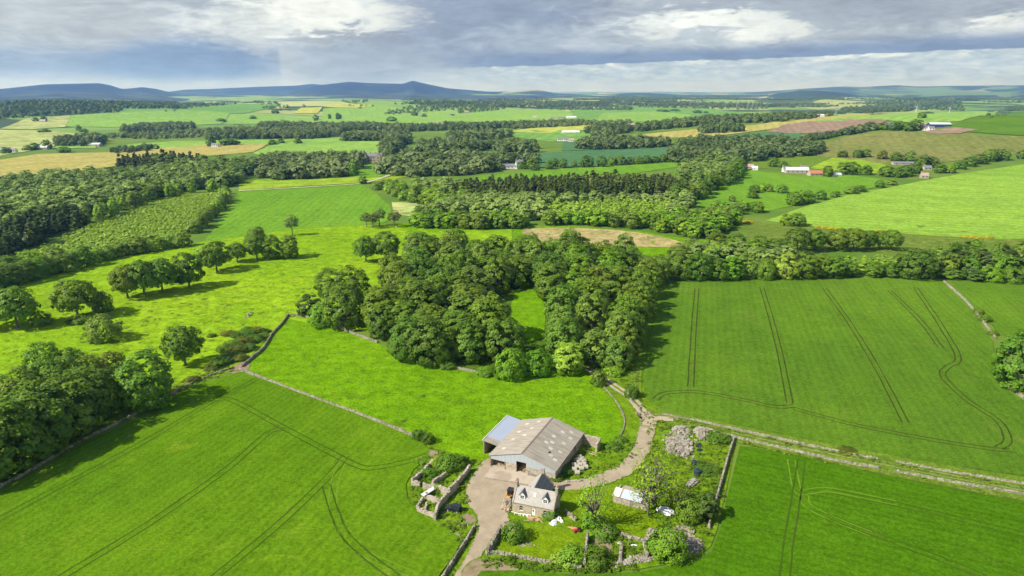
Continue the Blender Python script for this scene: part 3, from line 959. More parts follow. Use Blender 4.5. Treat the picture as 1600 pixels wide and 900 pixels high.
GA = PI * (3 - math.sqrt(5))


def quads(cen, nrm, size, rng, aspect=.72):
    """one small leaf-clump face at each centre"""
    n = len(cen)
    r = rng.normal(size=(n, 3))
    u = np.cross(nrm, r)
    u /= np.linalg.norm(u, axis=1, keepdims=True) + 1e-9
    w = np.cross(nrm, u)
    s = size[:, None]
    a = aspect * rng.uniform(.7, 1.3, (n, 1))
    bend = nrm * s * rng.uniform(-.25, .1, (n, 1))
    V = np.stack([cen - u * s, cen - w * s * a + bend, cen + u * s, cen + w * s * a + bend], 1)
    return V.reshape(-1, 3)


def crown_pts(rng, h, R, base, nclump, per, shape='dome', leaf=.55, flat=.62, open_=0.0):
    """leaf faces gathered in clumps over a crown of height h, radius R, its underside at base*h"""
    cz0, cz1 = base * h, h
    ch = cz1 - cz0
    cl = []
    for i in range(nclump):
        f = (i + .5) / nclump
        for _ in range(30):
            if shape == 'cone':
                t = rng.uniform(0, 1) ** 1.35
                rad = R * (1 - t) ** .8 * math.sqrt(rng.uniform(.25, 1)) + .1
                z = cz0 + ch * t * .97
                break
            lo = -.75 if shape == 'dome' else -.9
            zz = 1 - (1 - lo) * f
            k = rng.uniform(.76, .90) if rng.random() < .9 else rng.uniform(.3, .65)
            zc = cz0 + ch * (.36 if shape == 'dome' else .42)
            if zz > 0:
                rad = R * math.sqrt(max(0, 1 - zz ** 2.3)) * k
                z = zc + (cz1 - zc) * zz * (k + .08)
            else:
                rad = R * (1 - .30 * (zz / lo) ** 2) * k
                z = zc + (zc - cz0) * zz / -lo * .95
            break
        a = i * GA + rng.uniform(-.5, .5)
        lobe = 1 + .13 * math.sin(a * 2 + h) + .10 * math.sin(a * 3 + R * 2 + z)
        if open_ and rng.random() < open_:
            continue
        cl.append((rad * math.cos(a) * lobe, rad * math.sin(a) * lobe, z))
    cl = np.array(cl)
    cc = np.array([0, 0, cz0 + ch * .35])
    P, N, S, Tt = [], [], [], []
    for c in cl:
        if shape == 'cone':
            t = (c[2] - cz0) / ch
            rc = (.16 + .26 * (1 - t)) * R * rng.uniform(.8, 1.2)
        else:
            rc = R * rng.uniform(.9, 1.45) * min(.42, 1.75 / math.sqrt(nclump))
        k = max(4, int(per * rng.uniform(.8, 1.3))) if shape != 'cone' else per
        d = rng.normal(size=(k, 3))
        d /= np.linalg.norm(d, axis=1, keepdims=True)
        d[:, 2] = np.where(d[:, 2] < -.25, -d[:, 2] * .7, d[:, 2])
        out = (c - cc) / (np.linalg.norm(c - cc) + 1e-6)
        flip = (d @ out) < -.35
        d[flip] *= -1
        rr = rc * rng.uniform(.72, 1.08, (k, 1))
        p = c + d * rr * np.array([1, 1, flat if shape != 'cone' else .55])
        nn = d * .42 + out * .75 + np.array([0, 0, .2]) + rng.normal(size=(k, 3)) * .26
        nn /= np.linalg.norm(nn, axis=1, keepdims=True)
        P.append(p)
        N.append(nn)
        S.append(leaf * rng.uniform(.55, 1.25, k))
        Tt.append(np.clip(rng.normal(.5, .22) + rng.normal(0, .16, k), 0, 1))
    P, N, S, Tt = np.concatenate(P), np.concatenate(N), np.concatenate(S), np.concatenate(Tt)
    P[:, 2] = np.maximum(P[:, 2], .3 + .02 * h)
    return quads(P, N, S, rng), np.repeat(Tt, 4), cl


def trunk_mb(rng, h, base, cl, r0, mb=None, limbs=7, top=.72):
    mb = mb or MB()
    lean = rng.normal(0, .02, 2) * h
    pts = [(0, 0, -.4), (0, 0, .25), (lean[0] * .3, lean[1] * .3, h * base * .6), (lean[0] * .7, lean[1] * .7, h * (base + top) * .5), (lean[0], lean[1], h * top)]
    mb.tube(pts, [r0 * 1.7, r0 * 1.1, r0 * .85, r0 * .5, r0 * .15], 7)
    idx = rng.choice(len(cl), min(limbs, len(cl)), replace=False)
    for i in idx:
        c = cl[i]
        z0 = min(h * (base * rng.uniform(.6, 1.1) + .06), c[2] * .8)
        a = np.array([lean[0] * .4, lean[1] * .4, z0])
        mid = a * .5 + c * .5 + np.array([0, 0, .06 * h])
        mb.tube([a, mid, c], [r0 * .5, r0 * .33, r0 * .1], 5, cap=False)
    return mb


class Kind:
    """a kind of tree: a few crown and trunk meshes of unit variety, copied for every tree of the kind"""
    def __init__(self):
        self.var = []


def make_kind(n, h, R, base, nclump, per, shape, leaf, seed, mat, r0=.45, flat=.62, open_=0.0, limbs=7, joined=False, top=.72):
    K = Kind()
    K.h, K.R, K.joined = h, R, joined
    for i in range(n):
        rng = np.random.default_rng(seed + i * 13)
        hh, RR = h, R
        V, t, cl = crown_pts(rng, hh, RR, base * rng.uniform(.8, 1.2), nclump, per, shape, leaf, flat, open_)
        F = np.arange(len(V)).reshape(-1, 4)
        tr = trunk_mb(rng, hh, base, cl, r0, limbs=limbs, top=top)
        if joined:
            tv = np.array(tr.v)
            q = np.array([f if len(f) == 4 else f[:4] for f in tr.f if len(f) == 4])
            me = np_mesh('tree', np.concatenate([V, tv]), np.concatenate([F, q + len(V)]), False, {'tint': np.concatenate([t, np.full(len(tv), .5)])}, [0] * len(F) + [1] * len(q))
            me.materials.append(mat)
            me.materials.append(M['bark'])
            K.var.append((me, None))
        else:
            me = np_mesh('crown', V, F, False, {'tint': t})
            me.materials.append(mat)
            t2 = bpy.data.meshes.new('trunk')
            t2.from_pydata(tr.v, [], tr.f)
            t2.materials.append(M['bark'])
            K.var.append((me, t2))
    return K


KIND = {
    # large trees near the camera: crown and trunk apart
    'beech': make_kind(6, 20, 9.0, .05, 105, 52, 'dome', .50, 100, M['leaf'], .55, .8),
    'park': make_kind(5, 16, 8.0, .27, 95, 52, 'dome', .46, 200, M['leaf'], .55, .75),
    'round': make_kind(3, 10, 7.2, .03, 80, 52, 'dome', .40, 300, M['leaf'], .3, .8),
    'oval': make_kind(4, 16, 5.6, .06, 80, 52, 'egg', .42, 400, M['leaf'], .35, .9),
    'sparse': make_kind(3, 13, 5.5, .28, 70, 13, 'egg', .26, 500, M['leaf'], .3, open_=.12, limbs=34, top=.85),
    'bush': make_kind(4, 3.6, 2.6, .0, 44, 40, 'dome', .22, 600, M['leaf'], .1, .9),
    'pine': make_kind(3, 14, 4.0, .50, 24, 44, 'egg', .40, 700, M['needle'], .35, top=.9),
    'yew': make_kind(2, 7, 3.0, .02, 50, 44, 'egg', .30, 750, M['needle'], .2),
    'spruce': make_kind(3, 17, 3.5, .06, 90, 16, 'cone', .55, 800, M['needle'], .25, limbs=0, top=.95),
    # smaller in the picture: one mesh each
    'mid': make_kind(6, 14, 5.8, .04, 46, 28, 'dome', .75, 900, M['leaf'], .35, .85, joined=True, limbs=3),
    'birch': make_kind(4, 12, 3.9, .06, 40, 26, 'egg', .60, 1000, M['leaf'], .2, .9, joined=True, limbs=3),
    'willow': make_kind(4, 7.5, 4.2, .0, 40, 26, 'dome', .52, 1100, M['leaf'], .2, .85, joined=True, limbs=2),
    'conifer': make_kind(4, 17, 3.4, .05, 64, 9, 'cone', .85, 1200, M['needle'], .25, joined=True, limbs=0, top=.95),
    'far': make_kind(5, 13, 6.2, .02, 20, 20, 'dome', 1.5, 1300, M['leaf'], .35, joined=True, limbs=1),
}
TINTS = {
    'dark green': (.72, .80, .75), 'mid green': (.90, 1.0, .95), 'olive green': (1.08, 1.02, .85), 'grey-green': (1.25, 1.15, 1.75),
    'bright green': (1.12, 1.30, .80), 'light green': (1.55, 1.62, 1.20), 'yellow-green': (1.65, 1.55, .80), 'copper brown': (1.02, .72, .80),
    'dusky green': (.82, .88, 1.05), 'pale grey-green': (2.05, 1.85, 2.3),
}
ORD = ['first', 'second', 'third', 'fourth', 'fifth', 'sixth', 'seventh', 'eighth', 'ninth', 'tenth', 'eleventh', 'twelfth', 'thirteenth', 'fourteenth',
       'fifteenth', 'sixteenth', 'seventeenth', 'eighteenth', 'nineteenth', 'twentieth']


def ordinal(i):
    return ORD[i] if i < 20 else 'twenty-' + ORD[i - 20] if i < 29 else ('thirtieth' if i == 29 else 'thirty-' + ORD[i - 30])


TREES = []
WORDS = {'pine': 'scots_pine', 'spruce': 'spruce_tree', 'conifer': 'spruce_tree', 'bush': 'shrub', 'birch': 'birch_tree', 'willow': 'willow_tree', 'yew': 'yew_tree', 'sparse': 'ash_tree'}
CATS = {'shrub': 'shrub'}


def tree(kind, px=None, py=None, h=None, R=None, tint='mid green', label=None, group=None, xy=None, rz=None, name=None, jit=.08):
    K = KIND[kind]
    p = G(px, py) if xy is None else xy
    z = float(H(p[0], p[1]))
    h = h or K.h
    R = R or K.R
    me, tr = random.choice(K.var)
    rz = random.uniform(0, 2 * PI) if rz is None else rz
    nm = name or WORDS.get(kind, 'broadleaf_tree')
    col = [c * random.uniform(1 - jit, 1 + jit) for c in TINTS[tint]]
    sc = (R / K.R, R / K.R, h / K.h)
    if K.joined:
        o = bpy.data.objects.new(nm, me)
        COL.objects.link(o)
        o.color = (*col, 1)
        o.location = (p[0], p[1], z)
        o.rotation_euler = (0, 0, rz)
        o.scale = sc
    else:
        o = empty(nm, (p[0], p[1], z), rz)
        o.scale = sc
        c = bpy.data.objects.new('crown', me)
        COL.objects.link(c)
        c.parent = o
        c.color = (*col, 1)
        t = bpy.data.objects.new('trunk' if nm != 'shrub' else 'stem', tr)
        COL.objects.link(t)
        t.parent = o
    tag(o, label, CATS.get(nm, 'tree'), group)
    TREES.append((o, tint))
    return o


def scatter(poly_px, spacing, rng, n=None, jitter=.75, W=None):
    """points over a patch of ground, no two closer than the spacing"""
    W = np.array(W if W is not None else world_poly(poly_px))
    lo, hi = W.min(0), W.max(0)
    out = []
    gx = np.arange(lo[0], hi[0], spacing)
    gy = np.arange(lo[1], hi[1], spacing * .87)
    X, Y = np.meshgrid(gx, gy)
    X = X + (np.arange(len(gy)) % 2)[:, None] * spacing / 2
    X = X + rng.uniform(-.5, .5, X.shape) * spacing * jitter
    Y = Y + rng.uniform(-.5, .5, Y.shape) * spacing * jitter
    pts = np.stack([X.ravel(), Y.ravel()], 1)
    inside = np.zeros(len(pts), bool)
    j = len(W) - 1
    for i in range(len(W)):
        a, b = W[i], W[j]
        c = (a[1] > pts[:, 1]) != (b[1] > pts[:, 1])
        xi = (b[0] - a[0]) * (pts[:, 1] - a[1]) / (b[1] - a[1] + 1e-12) + a[0]
        inside ^= c & (pts[:, 0] < xi)
        j = i
    return pts[inside]


def to_px(p, z=0.0):
    x, y, zz = p[0], p[1], float(H(p[0], p[1])) + z - CAMZ
    f = y * math.cos(PITCH) - zz * math.sin(PITCH)
    v = y * math.sin(PITCH) + zz * math.cos(PITCH)
    return 800 + FPX * x / f, 450 - FPX * v / f


def grove(items, where, noun='tree', group=None, rows=None, rowlen=12, name=None):
    """items: (kind, xy, h, R, tint); builds them all; labels count along rows from the near edge, left to right"""
    it = [(*i, *to_px(i[1])) for i in items]
    it.sort(key=lambda t: -t[6])
    nrow = rows or max(1, round(len(it) / rowlen))
    per = math.ceil(len(it) / nrow)
    for r in range(nrow):
        row = sorted(it[r * per:(r + 1) * per], key=lambda t: t[5])
        for i, t in enumerate(row):
            rw = '' if nrow == 1 else ' in front row' if r == 0 else f' in {ordinal(r)} row'
            tree(t[0], xy=t[1], h=t[2], R=t[3], tint=t[4], label=f"{t[4]} {noun} {ordinal(i)} from left{rw}, {where}", group=group, name=name)


def line_trees(px, n, kinds, hs, Rs, tints, rng, wob=2.0):
    """items along a line of the photograph"""
    W = np.array(wline(px, 8))
    s = np.concatenate([[0], np.cumsum(np.hypot(*(W[1:] - W[:-1]).T))])
    out = []
    for i in range(n):
        t = (i + .5 + rng.uniform(-.3, .3)) / n * s[-1]
        p = np.array([np.interp(t, s, W[:, 0]), np.interp(t, s, W[:, 1])]) + rng.normal(0, wob, 2)
        k = rng.uniform()
        out.append((rng.choice(kinds), p, rng.uniform(*hs), rng.uniform(*Rs), str(rng.choice(tints))))
    return out


def woodland(name, label, patches, mat, seed, protos):
    """a wood that reads as one mass: many small trees in one mesh.  patches: (polygon, spacing, (h0,h1), (R/h0,R/h1), tint)"""
    rng = np.random.default_rng(seed)
    VV, TT, n = [], [], 0
    for poly, sp, hs, rs, lo, hi in patches:
        pts = scatter(poly, sp, rng)
        d = float(np.mean(np.hypot(pts[:, 0], pts[:, 1]))) if len(pts) else 0
        for p in pts:
            nz = math.sin(p[0] / 31 + 1.7) * math.sin(p[1] / 43 + .6) + .6 * math.sin(p[0] / 83 - p[1] / 97)
            if rng.random() < .05 + .07 * (nz < -.8):
                continue
            h = rng.uniform(*hs) * (1 + .10 * nz) * rng.uniform(.82, 1.14)
            R = h * rng.uniform(*rs)
            V, t = protos[rng.integers(len(protos))]
            a = rng.uniform(0, 2 * PI)
            ca, sa = math.cos(a), math.sin(a)
            x, y = V[:, 0] * R, V[:, 1] * R
            q = np.stack([x * ca - y * sa + p[0], x * sa + y * ca + p[1], V[:, 2] * h + float(H(p[0], p[1]))], 1)
            VV.append(q)
            TT.append(np.clip(t * .35 + rng.uniform(lo, hi) + .14 * nz, 0, 1))
            n += 1
    V = np.concatenate(VV).astype(np.float32)
    me = np_mesh(name, V, np.arange(len(V)).reshape(-1, 4), False, {'tint': np.concatenate(TT)})
    o = link_mesh(name, me, mat)
    tag(o, label, None, None, 'stuff')
    print('WOOD', name, n, len(V) // 4)
    return o


def unit_protos(nv, nclump, per, shape, leaf, seed, base=.02):
    out = []
    for i in range(nv):
        rng = np.random.default_rng(seed + i)
        V, t, _ = crown_pts(rng, 10.0, 10.0 * (.42 if shape != 'cone' else .22), base, nclump, per, shape, leaf)
        V = V.copy()
        V[:, :2] /= 10.0 * (.42 if shape != 'cone' else .22)
        V[:, 2] /= 10.0
        out.append((V, t))
    return out
# ================================================================== trees one by one
LEFT_WALL = 'old trees along the barley field'
# trees over the near field wall (base pixel, height, radius)
for px, py, h, R, ti, lb in [
    (229, 633, 19, 9.6, 'mid green', 'broad mid green tree with pale trunk at the edge of the barley field'),
    (150, 652, 17, 8.5, 'mid green', 'domed tree next left of the broad tree on the barley field edge'),
    (112, 676, 19, 10, 'olive green', 'olive green tree in the middle of the dark clump beside the barley field'),
    (66, 704, 20, 10.5, 'mid green', 'big tree of the clump whose shade reaches furthest into the barley'),
    (14, 732, 20, 10.5, 'olive green', 'big tree at the near end of the clump by the barley, at the frame edge'),
    (-50, 762, 19, 10, 'dusky green', 'dusky tree cut by the frame at the near end of the barley clump'),
    (-30, 690, 18, 9.5, 'dusky green', 'dusky tree at the frame edge behind the near end of the clump'),
    (38, 668, 19, 9.5, 'olive green', 'olive green tree at the back of the clump beside the barley'),
    (92, 640, 18, 9, 'mid green', 'mid green tree at the back of the clump, nearest the paired bright trees'),
    (142, 622, 15, 7.5, 'olive green', 'olive tree at the back right end of the barley clump'),
]:
    tree('beech', px, py, h, R, ti, lb, LEFT_WALL)
for k, px, py, h, R, ti, lb in [
    ('round', 72, 588, 12.5, 7.0, 'bright green', 'fresh green tree standing just behind the barley clump'),
    ('round', 114, 588, 10.5, 5.6, 'mid green', 'darker small tree touching the fresh green one behind the clump'),
    ('bush', 176, 578, 7, 4.4, 'copper brown', 'copper brown bush between the clump and the broad tree'),
    ('park', 290, 571, 15.5, 6.8, 'mid green', 'tree standing by itself near the brown gorse patch, trunk bare below'),
    ('round', 164, 531, 10.5, 7.4, 'grey-green', 'low round grey-green tree alone on the sunny pasture'),
    ('park', 122, 496, 17.5, 9.0, 'olive green', 'wide open-crowned tree with a bush under it on the pasture'),
    ('round', 161, 487, 9.5, 4.4, 'mid green', 'small tree leaning against the wide open-crowned one'),
    ('bush', 128, 503, 3.2, 5.5, 'dark green', 'low dark bush under the wide open-crowned tree'),
    ('park', 28, 513, 18.5, 8.8, 'mid green', 'tall dense tree near the frame edge on the sunny pasture'),
    ('round', 64, 508, 6.5, 4.2, 'olive green', 'small low tree beside the tall dense tree'),
    ('park', -14, 515, 17, 7.5, 'mid green', 'tree cut by the frame beside the tall dense tree'),
    ('park', 200, 466, 16.5, 7.6, 'olive green', 'near left tree of the row crossing the pasture, trunk showing'),
    ('park', 226, 462, 18, 8.0, 'mid green', 'second tree of the pasture row, beside the one with the trunk showing'),
    ('park', 254, 457, 17.5, 8.0, 'mid green', 'third tree of the pasture row, broad and low-skirted'),
    ('park', 296, 449, 18.5, 7.6, 'dark green', 'fourth tree of the pasture row, dark and tall with a clear gap before it'),
    ('park', 339, 425, 17.5, 8.2, 'mid green', 'fifth tree of the pasture row, a high dome'),
    ('park', 371, 410, 12, 5.6, 'mid green', 'sixth and lowest tree of the pasture row'),
    ('park', 402, 405, 14.5, 6.6, 'mid green', 'seventh tree of the pasture row'),
    ('oval', 425, 404, 14.5, 6.0, 'olive green', 'eighth tree of the pasture row, narrow'),
    ('oval', 454, 403, 15, 5.6, 'olive green', 'last tree of the pasture row, under the lone pine'),
    ('round', 318, 412, 10, 6, 'light green', 'light green tree behind the gap in the pasture row'),
    ('round', 401, 378, 10, 6.5, 'olive green', 'olive tree behind the pasture row at the mid field edge'),
    ('round', 273, 440, 9, 5, 'mid green', 'low tree behind the gap between third and fourth row trees'),
    ('pine', 457, 368, 14.5, 4.6, 'grey-green', 'lone pine with bare stem standing over the end of the pasture row'),
    ('yew', 484, 491, 9.5, 5.0, 'dark green', 'dark rounded evergreen at the wall corner, left of the big twin crowns'),
    ('beech', 536, 511, 20, 9.6, 'mid green', 'biggest crown of the small clump on the wall by the pasture corner'),
    ('round', 504, 508, 10.5, 6.6, 'bright green', 'bright low tree in front of the clump at the pasture corner'),
    ('beech', 517, 464, 15, 7.6, 'olive green', 'left rear tree of the clump at the pasture corner'),
    ('beech', 552, 470, 18, 8.4, 'olive green', 'right rear tree of the clump at the pasture corner'),
    ('park', 572, 409, 15.5, 6.6, 'mid green', 'tree with bare lower trunk at the back corner of the farm wood'),
    ('park', 604, 407, 17.5, 9.0, 'mid green', 'great dome beside the bare-trunked tree at the back of the farm wood'),
    ('oval', 647, 396, 13.5, 6.6, 'mid green', 'third dome at the back of the farm wood'),
    ('pine', 573, 355, 11, 4.4, 'dark green', 'dark pine leftmost of the four beyond the farm wood'),
    ('pine', 583, 357, 11, 4.6, 'copper brown', 'brown-tinged pine second from left beyond the farm wood'),
    ('pine', 593, 353, 13.5, 4.6, 'grey-green', 'tallest pine of the four beyond the farm wood'),
    ('pine', 616, 355, 12.5, 4.6, 'copper brown', 'brown pine standing apart beyond the farm wood'),
    ('beech', 1600, 604, 21, 10.5, 'mid green', 'large tree at the frame edge beside the wheat field'),
    ('beech', 1640, 580, 19, 10, 'mid green', 'tree cut by the frame behind the large one by the wheat'),
    ('beech', 1660, 640, 19, 9, 'olive green', 'nearer tree cut by the frame beside the wheat field'),
    ('bush', 935, 602, 5.2, 2.6, 'mid green', 'upright bush growing between the ruts of the farm track'),
    ('bush', 987, 622, 4.6, 2.2, 'dark green', 'dark upright bush between the farm track and the wheat'),
    ('bush', 970, 690, 1.6, 1.9, 'mid green', 'bush on the tumbled wall by the bend of the gravel track'),
    ('bush', 958, 700, 1.5, 2.4, 'mid green', 'low bush against the tumbled wall behind the barn'),
    ('bush', 960, 585, 2.8, 3.8, 'light green', 'pale low bush at the wood corner beside the track'),
    # farmyard
    ('sparse', 1022, 792, 16.5, 6.8, 'yellow-green', 'tall thin ash tree with airy leaves beside the tin-roofed shed'),
    ('sparse', 928, 828, 14.5, 4.6, 'light green', 'thin half-bare ash tree on the garden wall'),
    ('sparse', 1012, 806, 12.5, 4.4, 'yellow-green', 'smaller airy ash tree just in front of the tin-roofed shed'),
    ('bush', 803, 843, 4.4, 2.7, 'mid green', 'round tree at the corner of the garden lawn'),
    ('bush', 893, 876, 3.2, 3.3, 'light green', 'light green bush at the bottom of the garden lawn'),
    ('bush', 872, 877, 1.8, 1.8, 'pale grey-green', 'pale grey shrub beside the light green garden bush'),
    ('bush', 932, 880, 3.6, 2.9, 'dark green', 'dark bush outside the garden wall corner'),
    ('bush', 862, 808, 2.6, 2.0, 'mid green', 'shrub against the front wall of the farmhouse'),
    ('bush', 925, 822, 3.6, 2.8, 'bright green', 'bright bush around the foot of the half-bare ash'),
    ('bush', 945, 836, 2.4, 3.0, 'mid green', 'low bush beside the foot of the half-bare ash'),
    ('round', 1044, 868, 6.6, 4.5, 'bright green', 'fresh green tree growing among the tumbled stones'),
    ('bush', 1025, 862, 3.6, 2.4, 'bright green', 'lower green bush left of the tree among the stones'),
    ('yew', 1103, 812, 7, 2.8, 'dark green', 'dark evergreen by the east wall'),
    ('round', 1078, 812, 5.4, 3.4, 'olive green', 'olive tree leaning on the dark evergreen by the east wall'),
    ('sparse', 1062, 798, 7, 3.6, 'olive green', 'olive tree behind the heap of white rubble'),
    ('bush', 1104, 735, 1.2, 3.6, 'dark green', 'spreading low bush in the rough ground below the rubble heaps'),
    ('bush', 1122, 688, 2.0, 3.6, 'mid green', 'low bush in the wall corner beside the smaller rubble heap'),
    ('bush', 700, 732, 3.6, 3.4, 'mid green', 'largest bush inside the roofless ruin'),
    ('bush', 716, 728, 3.0, 2.8, 'dark green', 'dark bush by the far wall of the roofless ruin'),
    ('bush', 684, 727, 2.6, 2.4, 'yellow-green', 'yellowish bush inside the roofless ruin'),
    ('bush', 668, 742, 1.7, 2.6, 'mid green', 'weedy bush in the front court of the roofless ruin'),
    ('bush', 664, 722, 1.8, 2.2, 'bright green', 'weedy bush on the long wall of the roofless ruin'),
    ('bush', 684, 768, 2.0, 1.5, 'bright green', 'sapling growing in the small stone room of the ruin'),
    ('bush', 650, 686, 3.0, 1.4, 'dark green', 'first of four dark bushes on the wall end by the pasture'),
    ('bush', 656, 688, 3.4, 1.4, 'dark green', 'second of four dark bushes on the wall end by the pasture'),
    ('bush', 662, 689, 3.0, 1.3, 'dark green', 'third of four dark bushes on the wall end by the pasture'),
    ('bush', 670, 692, 3.0, 1.6, 'dark green', 'fourth of four dark bushes on the wall end by the pasture'),
    ('bush', 866, 748, 1.4, 2.4, 'dark green', 'weeds along the long wall of the barn'),
    ('bush', 880, 738, 1.5, 2.8, 'dark green', 'dark weeds beside the bales at the long wall of the barn'),
    ('bush', 760, 586, 3.0, 3.4, 'bright green', 'bright bush at the front edge of the farm wood'),
    ('bush', 700, 575, 2.4, 3.2, 'mid green', 'low bush on the wall before the farm wood'),
    # far wheat wall
    ('bush', 1528, 490, 2.4, 2.6, 'olive green', 'upper olive bush on the wall between the wheat fields'),
    ('bush', 1538, 502, 2.8, 2.8, 'olive green', 'middle olive bush on the wall between the wheat fields'),
    ('bush', 1550, 523, 2.0, 2.2, 'olive green', 'lower olive bush on the wall between the wheat fields'),
    ('bush', 1322, 706, 1.2, 2.6, 'copper brown', 'brown bush on the wall along the wheat field'),
]:
    tree(k, px, py, h, R, ti, lb)

# brown gorse beside the pasture wall
rng = np.random.default_rng(3)
GORSE = ([(402, 520, 2.0, 3.4), (388, 524, 2.2, 3.8), (372, 525, 1.6, 3.4), (357, 523, 1.4, 3.0), (412, 527, 1.6, 2.6), (398, 533, 2.2, 3.6), (382, 537, 2.4, 4.0), (366, 540, 2.0, 3.8), (355, 548, 2.2, 3.6),
          (372, 550, 2.4, 4.0), (388, 546, 2.0, 3.4), (362, 560, 2.2, 3.6), (376, 562, 1.8, 3.0), (350, 568, 2.0, 3.2), (338, 573, 2.2, 3.4), (330, 577, 1.6, 2.6), (416, 519, 1.2, 2.0), (331, 526, 1.2, 1.8), (300, 596, 1.6, 2.6), (386, 516, 1.2, 2.4)])
grove([('bush', G(px, py), h * 1.15, R, ['copper brown', 'dusky green', 'dark green'][i % 3]) for i, (px, py, h, R) in enumerate(GORSE)], 'gorse by the wall corner', 'bush', 'gorse bushes by the wall corner', rows=4, name='gorse_bush')

# the farm wood
rng = np.random.default_rng(11)
wood = scatter([(592, 512), (610, 534), (650, 556), (710, 572), (770, 580), (800, 584), (858, 576), (905, 562), (930, 560), (955, 520), (985, 470), (1000, 432), (990, 418), (930, 412), (880, 408), (850, 420), (808, 408), (720, 398), (650, 408), (600, 450)], 15.3, rng)
items = []
glade = world_poly([(800, 500), (806, 462), (830, 445), (850, 455), (846, 488), (820, 505)])
gc = G(822, 482)
for p in wood:
    if np.hypot(*((p - gc) / np.array([13, 32]))) < 1:
        continue
    px, py = to_px(p)
    if 800 < px < 849 and 448 < py < 543:
        continue
    east = px > 845
    ti = str(rng.choice(['mid green', 'olive green', 'bright green', 'dark green'] if east and py < 480 else ['mid green', 'olive green', 'olive green', 'dusky green', 'grey-green']))
    if py > 540 and 760 < px < 870:
        ti = str(rng.choice(['bright green', 'mid green', 'grey-green']))
    hh = rng.uniform(14, 21.5)
    items.append((str(rng.choice(['beech', 'beech', 'oval'])), p, hh if py < 540 else rng.uniform(14, 18.5), rng.uniform(7.4, 9.4), ti))
for k, px, py, h, R, ti in [('beech', 640, 560, 17, 7.5, 'dusky green'), ('beech', 672, 568, 18, 8, 'dusky green'), ('round', 800, 590, 11, 6, 'bright green'), ('round', 838, 585, 9, 5.5, 'bright green'), ('oval', 888, 582, 12, 6, 'pale grey-green'),
                            ('oval', 932, 570, 14, 6.2, 'grey-green'), ('beech', 600, 528, 14, 6, 'dusky green')]:
    items.append((k, G(px, py), h, R, ti))
grove(items, 'wood behind the barn', group='trees of the wood behind the barn', rowlen=14)
# the avenue on the wood's wheat side
av = []
for px, py, h, R, ti in [(962, 577, 13, 5.6, 'grey-green'), (975, 562, 14, 5.8, 'olive green'), (982, 542, 16, 6, 'mid green'), (968, 548, 17, 7, 'grey-green'), (990, 522, 16, 6.2, 'olive green'), (975, 525, 18, 7.2, 'olive green'), (997, 502, 16, 6.2, 'olive green'), (1004, 484, 16, 6.2, 'mid green'),
                         (985, 498, 17, 7, 'olive green'), (1011, 467, 16, 6.2, 'yellow-green'), (1000, 468, 17, 7, 'olive green'), (1018, 452, 15, 6.2, 'olive green'), (1010, 446, 16, 7, 'grey-green'), (1026, 440, 15, 6.5, 'grey-green')]:
    av.append(('beech', G(px, py), h, R, ti))
grove(av, 'avenue beside wheat', group='avenue beside the wheat field', rows=2)

# belt along the top of the wheat
rng = np.random.default_rng(12)
belt = []
for k, px, py, h, R, ti in [('beech', 1062, 436, 15, 8, 'mid green'), ('beech', 1092, 437, 15, 8, 'dark green'), ('beech', 1118, 437, 13, 7, 'mid green'), ('oval', 1142, 437, 13, 6, 'bright green'), ('beech', 1165, 434, 14, 7, 'grey-green'), ('round', 1195, 436, 11, 6, 'bright green'),
                            ('beech', 1226, 434, 14, 7.5, 'pale grey-green'), ('beech', 1256, 434, 15, 8, 'olive green'), ('oval', 1282, 433, 13, 6, 'olive green'), ('oval', 1302, 434, 13, 6, 'mid green'), ('oval', 1326, 432, 9, 5, 'mid green'), ('beech', 1425, 434, 17, 10.5, 'dark green'), ('oval', 1440, 430, 15, 8, 'mid green'),
                            ('oval', 1366, 432, 8, 5, 'mid green'), ('oval', 1392, 432, 8, 5, 'mid green'), ('yew', 1487, 436, 6, 5, 'bright green'), ('yew', 1520, 438, 6.5, 6, 'mid green'), ('round', 1548, 440, 8, 6, 'bright green'), ('round', 1580, 441, 8, 6.5, 'mid green'), ('round', 1612, 443, 9, 6.5, 'mid green')]:
    belt.append((k, G(px, py), h, R, ti))
grove(belt, 'belt above the wheat', group='belt along the top of the wheat', rows=1)
belt = []
for k, px, py, h, R, ti in [('park', 1245, 393, 15, 8.5, 'dark green'), ('park', 1272, 392, 13.5, 7.5, 'dark green'), ('park', 1308, 391, 14, 7.5, 'olive green'), ('park', 1333, 392, 14.5, 7, 'olive green'), ('park', 1354, 390, 12.5, 5.5, 'mid green'), ('park', 1374, 389, 12, 5.5, 'olive green'), ('park', 1391, 391, 13, 6.5, 'olive green'),
                            ('oval', 1120, 392, 12, 7, 'olive green'), ('oval', 1150, 396, 13, 7.5, 'mid green'), ('oval', 1185, 400, 13, 7.5, 'olive green'), ('oval', 1212, 396, 10, 6, 'mid green'), ('oval', 1080, 408, 13, 7, 'olive green'), ('oval', 1060, 414, 13, 7, 'grey-green'), ('oval', 1112, 414, 12, 6.5, 'pale grey-green')]:
    belt.append((k, G(px, py), h, R, ti))
grove(belt, 'row behind wheat belt', group='upper row behind the wheat belt', rows=1)
rng = np.random.default_rng(14)
items = []
for p in scatter([(1455, 412), (1480, 404), (1560, 402), (1680, 405), (1700, 440), (1600, 436), (1500, 432), (1465, 428)], 9.5, rng):
    items.append((str(rng.choice(['birch', 'mid', 'conifer'], p=[.4, .4, .2])), p, rng.uniform(9, 14), rng.uniform(4, 5.4), str(rng.choice(['mid green', 'olive green', 'grey-green', 'dark green']))))
grove(items, 'copse beyond the wheat', group='copse at the far end of the wheat', rowlen=14)

